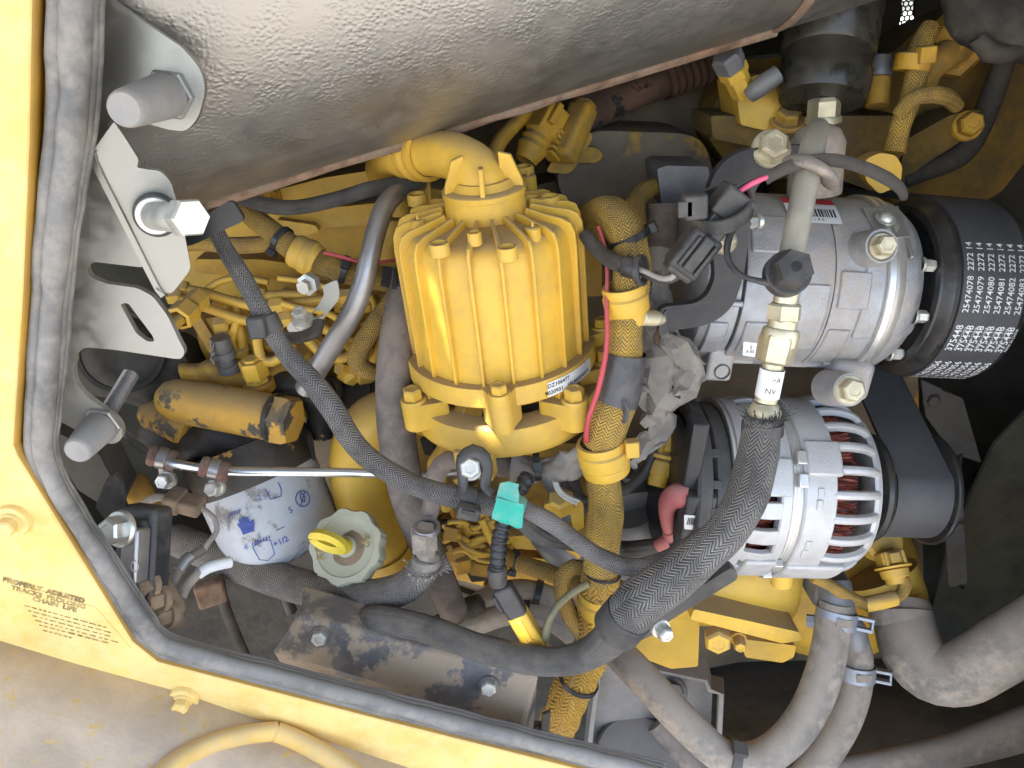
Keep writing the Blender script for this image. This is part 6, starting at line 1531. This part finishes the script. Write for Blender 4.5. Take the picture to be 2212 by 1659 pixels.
turned('drum', P(1360, 1150, .56), Vector((-.1, -.2, 1)), [(-.03, 0), (-.03, .03), (-.02, .033), (.03, .032), (.036, .028), (.036, 0)], 'dirty_alu', gc, 40)
slab2 = lambda nm, uv, Y, th, m, par, rad=6: plate(nm, uv, Y, th, m, par, rad=rad, bev=.002)
slab2('flange', [(1330, 1070), (1420, 1060), (1430, 1200), (1340, 1200)], .545, .03, 'dirty_alu', gc)
turned('socket_screw', P(1362, 1025, .535), Vector((0, -.5, .85)), [(0, .009), (.006, .009), (.007, .008), (.007, .004), (.003, .004), (.003, 0)], 'dirty_alu', gc, 24)
hose('blue_casting', [(1160, 1130, .56, 26), (1185, 1170, .55, 34), (1220, 1190, .55, 36), (1250, 1180, .56, 28)], 'dirty_alu', gc, n=22, wob=.003)
hose('pale_casting', [(1190, 1020, .56, 30), (1215, 1050, .55, 36), (1240, 1100, .555, 34)], 'dirty_alu', gc, n=22, wob=.004)
yb = T('solenoid_bracket', 'yellow bracket with hexagon nut behind the braided junction', 'bracket', P(1200, 1110, .50))
a = P(1215, 1085, .505); turned('hexagon', a, Vector((-.2, -.5, .85)), [(-.006, .010), (.008, .010), (.010, .007), (.010, 0)], 'yellow', yb, 6, .2, smooth=20)
slab2('plate', [(1175, 1090), (1238, 1075), (1260, 1085), (1262, 1140), (1240, 1150), (1232, 1110), (1200, 1125), (1180, 1115)], .51, .006, 'yellow', yb)
slab2('plate', [(1100, 1160), (1190, 1150), (1260, 1180), (1262, 1200), (1180, 1190), (1110, 1185)], .55, .02, 'yellow', yb)
slab2('bar', [(1110, 1200), (1240, 1215), (1262, 1240), (1200, 1240), (1110, 1220)], .555, .02, 'yellow_cast', yb)
# rows of small yellow stubs left of the pipe
slab2('crank_pad', [(930, 930), (1010, 960), (1000, 1060), (930, 1060)], .60, .03, 'yellow_dirty', eng)
hose('bent_tube', [(960, 930, .57, 12), (955, 970, .565, 13), (935, 1000, .565, 13), (940, 1030, .57, 12)], 'yellow_cast', eng, n=14)

# hoses in the dark below
for lab, pth in (('upper of two dark rubber hoses behind the spare plug', [(1000, 1330, .56, 26), (1060, 1292, .55, 27), (1130, 1278, .545, 27), (1200, 1300, .54, 27), (1260, 1350, .54, 26)]),
                 ('lower of two dark rubber hoses behind the spare plug', [(960, 1380, .55, 24), (1040, 1342, .54, 26), (1110, 1322, .535, 26), (1180, 1330, .53, 26), (1250, 1380, .53, 25)])):
    k = T('coolant_hose', lab, 'hose', P(*pth[0][:3])); hose('tube', pth, 'hose_dusty', k, n=22)
    p, d = at_path(pth, .60 if 'upper' in lab else .62); tie(k, p, d, 28*px(*pth[2][:3]), head=Vector((0, -1, -.3)) if 'lower' in lab else None, w=.006)
jr = T('hose_joint', 'dusty ribbed hose joint in the shade by the frayed fitting', 'fitting', P(990, 1330, .53))
hose('joint', [(940, 1345, .53, 14), (970, 1335, .53, 20), (985, 1325, .53, 24), (1000, 1318, .53, 20), (1020, 1310, .53, 24), (1040, 1300, .53, 18)], 'dark', jr, n=18)

# U-shaped coolant hoses at the lower right
u1 = T('heater_hose', 'dusty grey heater hose bending in a deep U below the alternator', 'hose', P(1640, 1650, .44))
hose('tube', [(1320, 1395, .53, 34), (1365, 1440, .50, 36), (1430, 1510, .475, 37), (1500, 1582, .455, 37), (1560, 1632, .445, 36), (1630, 1640, .443, 37), (1690, 1608, .445, 38), (1742, 1545, .455, 39), (1775, 1470, .47, 39), (1792, 1400, .485, 38), (1804, 1330, .50, 37), (1808, 1300, .505, 34)], 'hose_dusty', u1, n=32)
p, d = at_path([(1560, 1632, .445), (1600, 1640, .444), (1640, 1638, .443)], .4); tie(u1, p, d, 38*px(1590, 1638, .444), w=.008, head=Vector((0, -.3, 1)), m='plastic')
u2_ = T('heater_hose', 'thinner grey heater hose running beside the U bend', 'hose', P(1780, 1600, .47))
hose('tube', [(1846, 1375, .53, 26), (1852, 1410, .525, 31), (1850, 1470, .515, 34), (1832, 1540, .50, 34), (1795, 1610, .485, 34), (1740, 1680, .47, 34), (1690, 1730, .46, 34)], 'hose_dusty', u2_, n=30)
hose('tube', [(1420, 1560, .55, 26), (1480, 1630, .53, 28), (1540, 1690, .51, 28)], 'hose_brown', u2_, n=20)
def spring_clamp(lab, pth, f, r, hd):
    k = T('spring_clamp', lab, 'hose clamp', P(*pth[0])); p, d = at_path(pth, f); s = px(*pth[0])
    ring('band', p, d, r*s, .014, .0013, 'zinc_blue', k)
    h = (hd-d*hd.dot(d)).normalized(); t = d.cross(h)
    for z in (-1, 1):
        block('tab', p+h*(r*s+.007)+d*.0045*z, (h, d, t), (.014, .003, .008), 'zinc_blue', k, bev=.0006)
    block('tab_bridge', p+h*(r*s+.013), (h, d, t), (.002, .012, .007), 'zinc_blue', k, bev=.0006)
    a_ = (-YA-d*(-YA).dot(d)).normalized(); b_ = d.cross(a_)
    mbw = block('window', p+a_*(r*s+.0013)-b_*.002, (d, b_, a_), (.007, .014, .0008), 'hose_dusty', k, bev=.0003)

spring_clamp('blue zinc spring clamp on the wider heater hose', [(1800, 1370, .49), (1806, 1335, .50), (1810, 1310, .50)], .5, 40, Vector((1, -.3, -.1)))
spring_clamp('blue zinc spring clamp on the second heater hose', [(1850, 1470, .515), (1852, 1440, .52), (1852, 1420, .52)], .5, 35, Vector((1, -.6, -.2)))
st_ = T('hose_spigot', 'grimy metal spigot feeding the wider heater hose', 'fitting', P(1800, 1280, .51))
cyl('spigot', P(1812, 1330, .50), P(1800, 1255, .52), 36*px(1805, 1290, .51), 'dirty_alu', st_)
block('spigot_block', P(1785, 1262, .53), (EX, YA, EU), (.03, .03, .028), 'dirty_alu', st_, bev=.004)
hose('elbow', [(1850, 1400, .525, 24), (1848, 1365, .53, 25), (1830, 1340, .54, 24), (1810, 1330, .56, 22)], 'dirty_alu', st_, n=18)
th = T('radiator_hose', 'thickest dusty grey hose elbow, leaving the yellow water pump', 'hose', P(2060, 1450, .50))
hose('tube', [(1948, 1310, .56, 58), (1955, 1350, .545, 62), (1972, 1405, .525, 66), (2012, 1448, .508, 67), (2070, 1455, .495, 66), (2130, 1425, .487, 66), (2200, 1382, .480, 68), (2290, 1330, .475, 70)], 'hose_dusty', th, n=40)
turned('collar', P(1948, 1345, .548), (P(1945, 1300, .56)-P(1952, 1350, .545)), [(-.004, 62*px(1948, 1330, .55)), (0, 66*px(1948, 1330, .55)), (.010, 65*px(1948, 1330, .55)), (.011, 60*px(1948, 1330, .55))], 'hose_dusty', th, 40)
fw = T('stray_wire', 'thin bare wire end sticking out beside the radiator hose', 'wire', P(1998, 1350, .53))
hose('wire', [(1985, 1325, .535, 2.5), (1996, 1345, .53, 2.5), (2000, 1370, .53, 2.5), (1994, 1392, .53, 2.5)], 'steel_tube', fw, n=8)
# yellow pump housings
wp = T('water_pump', 'yellow cast water pump housing under the alternator', 'pump', P(1900, 1380, .58))
c = P(1880, 1270, .62); dd = Vector((.25, -.85, .35)).normalized()
turned('volute', c-dd*.05, dd, [(-.04, .10), (.02, .088), (.035, .078), (.044, .060), (.048, .03), (.048, 0)], 'yellow_cast', wp, 56, smooth=60)
hose('outlet', [(1900, 1240, .60, 80), (1930, 1300, .585, 72), (1945, 1335, .57, 62)], 'yellow_cast', wp, n=32)
turned('sensor_seat', P(1905, 1168, .555), Vector((.1, -.8, .6)), [(-.01, .018), (.003, .018), (.005, .014), (.006, .014), (.006, 0)], 'yellow_cast', wp, 30)
sl = T('pump_lead', 'yellow braided lead with smooth sleeve running from alternator to sensor plug', 'wire', P(1880, 1300, .51))
hose('sleeve', [(1755, 1248, .50, 11), (1790, 1262, .50, 13), (1830, 1288, .505, 14), (1870, 1305, .508, 13)], 'sleeve_yellow_fine', sl, n=18)
hose('smooth_sleeve', [(1868, 1306, .508, 17), (1900, 1300, .508, 17), (1932, 1292, .510, 17)], 'yellow_cast', sl, n=20)
hose('wires', [(1928, 1292, .51, 12), (1946, 1284, .512, 13), (1954, 1266, .516, 14), (1950, 1250, .52, 14)], 'sleeve_yellow_fine', sl, n=16)
gcs = T('gear_cover', 'yellow cast housing with flange bolts below the alternator', 'housing', P(1650, 1380, .52))
_c = P(1500, 1235, .575); _L = (P(1745, 1290, .53)-P(1400, 1290, .53)).length
turned('drum', _c-EX*.045, EX, [(-.02, 0), (-.02, .045), (-.015, .048), (_L*.80, .049), (_L*.86, .048), (_L*.90, .044), (_L*.90, 0)], 'yellow', gcs, 64, smooth=40)
slab2('rim', [(1500, 1316), (1728, 1366), (1732, 1384), (1690, 1390), (1490, 1338)], .502, .06, 'yellow_cast', gcs, 5)
slab2('wall', [(1340, 1290), (1512, 1325), (1508, 1440), (1450, 1445), (1330, 1400)], .53, .05, 'yellow', gcs, 5)
slab2('hub', [(1600, 1380), (1720, 1395), (1715, 1420), (1690, 1432), (1610, 1420)], .53, .04, 'yellow_cast', gcs, 6)
bolt(P(1548, 1372, .508), Vector((-.15, -.95, .1)), 29*px(1548, 1372, .508), .013, 'yellow_cast', gcs, flange=0)
bolt(P(1594, 1376, .515), Vector((-.15, -.95, .1)), 14*px(1548, 1372, .508), .012, 'yellow_cast', gcs, flange=1.3)
bolt(P(1742, 1340, .508), Vector((.9, -.4, .1)), 14*px(1742, 1340, .508), .008, 'zinc_blue', gcs, flange=0)
cyl('post', P(1690, 1170, .50), P(1688, 1262, .495), 24*px(1690, 1220, .50), 'yellow', gcs)
# grey engine mount bracket
mbk = T('mount_bracket', 'grey steel engine mount bracket with a bolted flange in the shade', 'bracket', P(1400, 1560, .54))
slab2('back_plate', [(1290, 1420), (1525, 1450), (1540, 1480), (1530, 1680), (1270, 1680)], .56, .006, 'grey_steel', mbk, 4)
mb = MB()
A_ = [P(1350, 1408, .55), P(1525, 1448, .545), P(1532, 1476, .54), P(1558, 1482, .538), P(1552, 1600, .53), P(1540, 1680, .53)]
sweep(mb, A_, [(-.0025, -.012), (.0025, -.012), (.0025, .012), (-.0025, .012)], up=ray(1500, 1500).cross(ZA).normalized()); mb.build('side_flange', 'grey_steel', mbk, smooth=30, bev=.0008)
mb = MB(); sweep(mb, [P(1290, 1450, .55), P(1275, 1560, .545), P(1265, 1670, .54)], [(-.0025, -.010), (.0025, -.010), (.0025, .010), (-.0025, .010)], up=XA); mb.build('side_flange', 'grey_steel', mbk, smooth=30, bev=.0008)
bolt(P(1448, 1496, .553), Vector((.05, -.7, .7)), 24*px(1448, 1496, .553), .014, 'grey_steel', mbk, flange=1.5)
turned('mount_pad', P(1375, 1640, .53), Vector((0, -.5, .85)), [(-.02, .042), (0, .042), (.003, .039), (.003, 0)], 'grey_steel', mbk, 48)
# small upright tab by the sill
tb = T('sill_tab', 'small upright steel tab standing behind the sill seal', 'tab', P(1180, 1580, .43))
slab2('tab', [(1172, 1545), (1190, 1538), (1186, 1585), (1168, 1588)], .425, .003, 'grey_steel', tb, 2)
bolt(P(1160, 1572, .43), -YA, .005, .006, 'grey_steel', tb)
# fan shroud rim and lower tank
fs_ = T('fan_shroud', 'curved dusty rim of the fan shroud below the thick radiator hose', 'shroud', P(2000, 1640, .55))
hose('rim', [(1560, 1690, .50, 24), (1700, 1676, .505, 30), (1850, 1660, .51, 36), (2000, 1634, .515, 42), (2120, 1604, .52, 48), (2300, 1545, .52, 60)], 'hose_brown', fs_, n=26, flat=.7)
bl = T('baffle_plate', 'dark green brown baffle sheet behind the alternator pulley and radiator hose', 'baffle', P(2130, 1200, .70))
plate('sheet', [(1990, 1400), (2060, 1150), (2150, 960), (2400, 700), (2400, 1600), (1990, 1650)], .78, .006, 'radiator', bl)
hose('clip_wire', [(2075, 980, .74, 4), (2070, 1120, .74, 4), (2062, 1240, .74, 4), (2080, 1270, .74, 4)], 'dark', bl, n=8)
# dark rubber boots and pipes in the left recess
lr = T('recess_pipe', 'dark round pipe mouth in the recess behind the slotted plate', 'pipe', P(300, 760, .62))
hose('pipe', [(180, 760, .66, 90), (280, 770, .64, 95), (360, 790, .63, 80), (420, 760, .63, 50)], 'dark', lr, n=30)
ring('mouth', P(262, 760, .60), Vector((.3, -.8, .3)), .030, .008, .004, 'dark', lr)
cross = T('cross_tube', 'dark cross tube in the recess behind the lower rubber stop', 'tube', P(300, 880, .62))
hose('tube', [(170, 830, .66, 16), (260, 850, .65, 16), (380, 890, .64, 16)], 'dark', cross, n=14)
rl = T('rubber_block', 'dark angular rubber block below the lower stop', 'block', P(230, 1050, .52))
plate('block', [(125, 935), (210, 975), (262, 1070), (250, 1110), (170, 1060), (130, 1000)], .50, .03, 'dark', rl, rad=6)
oy = T('grimy_casting', 'grimy yellow casting corner behind the isolator switch', 'casting', P(290, 1060, .52))
hose('casting', [(262, 1030, .54, 20), (285, 1050, .53, 30), (300, 1080, .53, 34), (322, 1120, .53, 26)], 'yellow_dirty', oy, n=20, wob=.006)
lw = T('hanging_cable', 'black cable and dusty clip hanging under the oil filter', 'cable', P(490, 1290, .50))
hose('cable', [(545, 1208, .52, 14), (575, 1240, .515, 14), (610, 1275, .51, 14), (628, 1320, .51, 14)], 'plastic', lw, n=16)
hose('drop', [(470, 1230, .52, 12), (480, 1290, .52, 12), (500, 1350, .53, 12), (530, 1420, .54, 12)], 'dark', lw, n=14)
block('clip', P(455, 1278, .50), axes(Vector((.3, -.8, .1))), (.022, .015, .020), 'rust', lw, bev=.002)
# sump and lower frame so that the bay is closed off below
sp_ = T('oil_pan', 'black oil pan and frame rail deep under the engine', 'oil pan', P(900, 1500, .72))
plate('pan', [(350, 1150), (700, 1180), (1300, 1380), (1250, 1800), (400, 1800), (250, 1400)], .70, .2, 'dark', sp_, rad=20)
# ------------------------------------------------------------------ more of the fittings crowded round the engine
# coil plugs and sensors behind the canister, under the muffler
cp1 = T('coil_plug', 'dusty yellow plug on a thick lead behind the canister top', 'connector', P(1170, 290, .66))
a, b = P(1150, 320, .655), P(1200, 225, .67); d = (b-a).normalized(); ax_ = axes(d)
hose('lead', [(1062, 350, .64, 16), (1080, 305, .65, 17), (1110, 270, .66, 17), (1140, 240, .67, 15)], 'yellow_dirty', cp1, n=16)
turned('boot', a, d, [(-.012, .009), (0, .013), (.004, .0115), (.007, .013), (.011, .0115), (.014, .013)], 'yellow_dirty', cp1, 24)
block('shell', a+d*.026, (ax_[0], d, ax_[2]), (.022, .026, .022), 'yellow_dirty', cp1, bev=.002)
block('latch', a+d*.034-ax_[2].cross(d)*.0+Vector((0, -.012, 0)), (ax_[0], d, ax_[2]), (.012, .018, .006), 'yellow_dirty', cp1, bev=.001)
cp2 = T('rail_sensor', 'dust covered sensor block with ribbed plug behind the canister', 'sensor', P(1230, 300, .66))
a, b = P(1215, 340, .655), P(1262, 230, .68); d = (b-a).normalized(); ax_ = axes(d)
block('body', a.lerp(b, .5), (ax_[0], d, ax_[2]), (.022, .052, .020), 'yellow_dirty', cp2, bev=.005, seg=3)
turned('dome', b-d*.004, d, [(0, .011), (.006, .010), (.009, .006), (.010, 0)], 'yellow_dirty', cp2, 24)
for k in range(5):
    block('fin', a+d*(.004+k*.005)+Vector((-.012, -.004, 0)), (ax_[0], d, ax_[2]), (.012, .0025, .014), 'yellow_dirty', cp2, bev=.0006)
plate('base_plate', [(1180, 372), (1196, 340), (1262, 290), (1278, 286), (1280, 300), (1240, 366), (1226, 376)], .672, .006, 'yellow_dirty', cp2, rad=8)
# lines and clips crowding the injection side
more = [('thin yellow return line looping behind the steel tube', [(600, 600, .60, 7), (680, 612, .60, 7), (740, 640, .598, 7), (770, 700, .595, 7), (800, 690, .60, 7)]),
        ('thin yellow line rising to the head beside the union', [(430, 640, .60, 8), (470, 610, .605, 8), (520, 600, .61, 8), (580, 610, .61, 8)]),
        ('yellow line bending below the zinc bracket', [(610, 655, .585, 8), (660, 668, .58, 8), (700, 672, .58, 8), (740, 700, .58, 8), (742, 745, .58, 8), (700, 760, .585, 8)]),
        ('yellow line dropping beside the tall bolt', [(505, 640, .60, 9), (512, 690, .595, 9), (500, 740, .595, 9), (520, 790, .60, 9)]),
        ('short yellow line next to the dark hose', [(800, 640, .60, 9), (820, 690, .595, 9), (822, 740, .59, 9), (800, 790, .59, 9)])]
for lab, pth in more:
    k = T('fuel_line', lab, 'fuel line', P(*pth[0][:3]), group='yellow steel fuel lines'); hose('tube', pth, 'yellow', k, n=12)
for i, (u, v, Y, r) in enumerate(((530, 660, .61, 15), (600, 690, .60, 17), (660, 655, .605, 14), (735, 660, .60, 18), (770, 630, .605, 15), (480, 660, .61, 16), (690, 735, .60, 20), (620, 790, .605, 22), (545, 620, .615, 13), (800, 760, .60, 24), (835, 700, .61, 20), (745, 800, .605, 26))):
    c = P(u, v, Y); s = px(u, v, Y); dd = Vector((sin(i*2.1)*.5, -.7, .6+.3*cos(i))).normalized()
    turned('union_nut', c-dd*.012, dd, [(0, r*s*1.1), (.010, r*s*1.1), (.012, r*s*.9), (.013, r*s*.6), (.020, r*s*.55), (.020, 0)], 'yellow_cast' if i % 3 else 'yellow_dirty', eng, 6, i*.4, smooth=20)
# below the canister: small lines, plugs and brackets
for lab, pth, r in (('yellow tube bending below the collar', [(950, 935, .55), (960, 965, .548), (948, 1000, .548), (950, 1050, .55), (965, 1100, .55)], 12),
                    ('short yellow tube under the foot clamp', [(985, 1030, .545), (1010, 1060, .545), (1040, 1110, .545), (1075, 1150, .55)], 10),
                    ('yellow tube slanting behind the conduit', [(1040, 1120, .54), (1060, 1165, .54), (1085, 1200, .545)], 9),
                    ('yellow tube hidden behind the green tape', [(1120, 1060, .53), (1150, 1110, .53), (1190, 1150, .535), (1250, 1200, .54)], 9)):
    k = T('oil_line', lab, 'oil line', P(*pth[0]), group='small yellow oil lines'); hose('tube', [q+(r,) for q in pth], 'yellow', k, n=12)
random.seed(8)
for i in range(20):
    u, v = random.uniform(930, 1100), random.uniform(1090, 1260); Y = random.uniform(.575, .60)
    block('cast_lug', P(u, v, Y), axes(Vector((random.uniform(-.6, .6), -.6, random.uniform(-.5, .8)))), (random.uniform(.01, .025), random.uniform(.01, .03), random.uniform(.01, .02)), random.choice(('yellow_dirty', 'yellow_cast', 'filter_head')), eng, bev=.002)
for i in range(14):
    u, v = random.uniform(920, 1010), random.uniform(880, 1080); Y = random.uniform(.575, .61)
    block('cast_lug', P(u, v, Y), axes(Vector((random.uniform(-.6, .6), -.6, random.uniform(-.5, .8)))), (random.uniform(.01, .02), random.uniform(.01, .03), random.uniform(.01, .02)), random.choice(('yellow_cast', 'yellow_cast', 'dark')), eng, bev=.002)
plate('gallery_plate', [(880, 900), (1010, 950), (1290, 960), (1300, 1260), (1100, 1280), (900, 1230)], .615, .06, 'yellow_dirty', eng, rad=10)
for u, v in ((990, 1110), (1030, 1180), (1150, 1200), (1075, 1120), (1240, 1130)):
    bolt(P(u, v, .61), Vector((0, -.8, .5)), .008, .008, 'yellow_cast', eng)
# steel battery tray parts and brackets that show dimly at the right
for lab, uv, Y in (('dim sheet metal bracket between radiator and pump', [(2040, 1090), (2080, 1080), (2090, 1260), (2050, 1270)], .68), ('dim folded sheet behind the alternator pulley', [(1990, 820), (2080, 860), (2120, 1000), (2060, 980), (2000, 900)], .74)):
    k = T('fan_bracket', lab, 'bracket', P(*uv[0], Y)); plate('sheet', uv, Y, .003, 'grey_steel', k, rad=6)
    bolt(P(uv[0][0]+22, uv[0][1]+45, Y), Vector((0, -1, .2)), .007, .006, 'grey_steel', k)
# lower right: dusty floor plate under the hoses
fp_ = T('belly_plate', 'dusty dark belly plate under the heater hoses', 'plate', P(1800, 1560, .68))
plate3('plate', [P(1480, 1420, .80), P(2230, 1380, .80), P(2230, 1760, .50), P(1480, 1760, .50)], .004, 'dusty_floor', fp_, bev=0, nrm=Vector((0, .2, -1)))
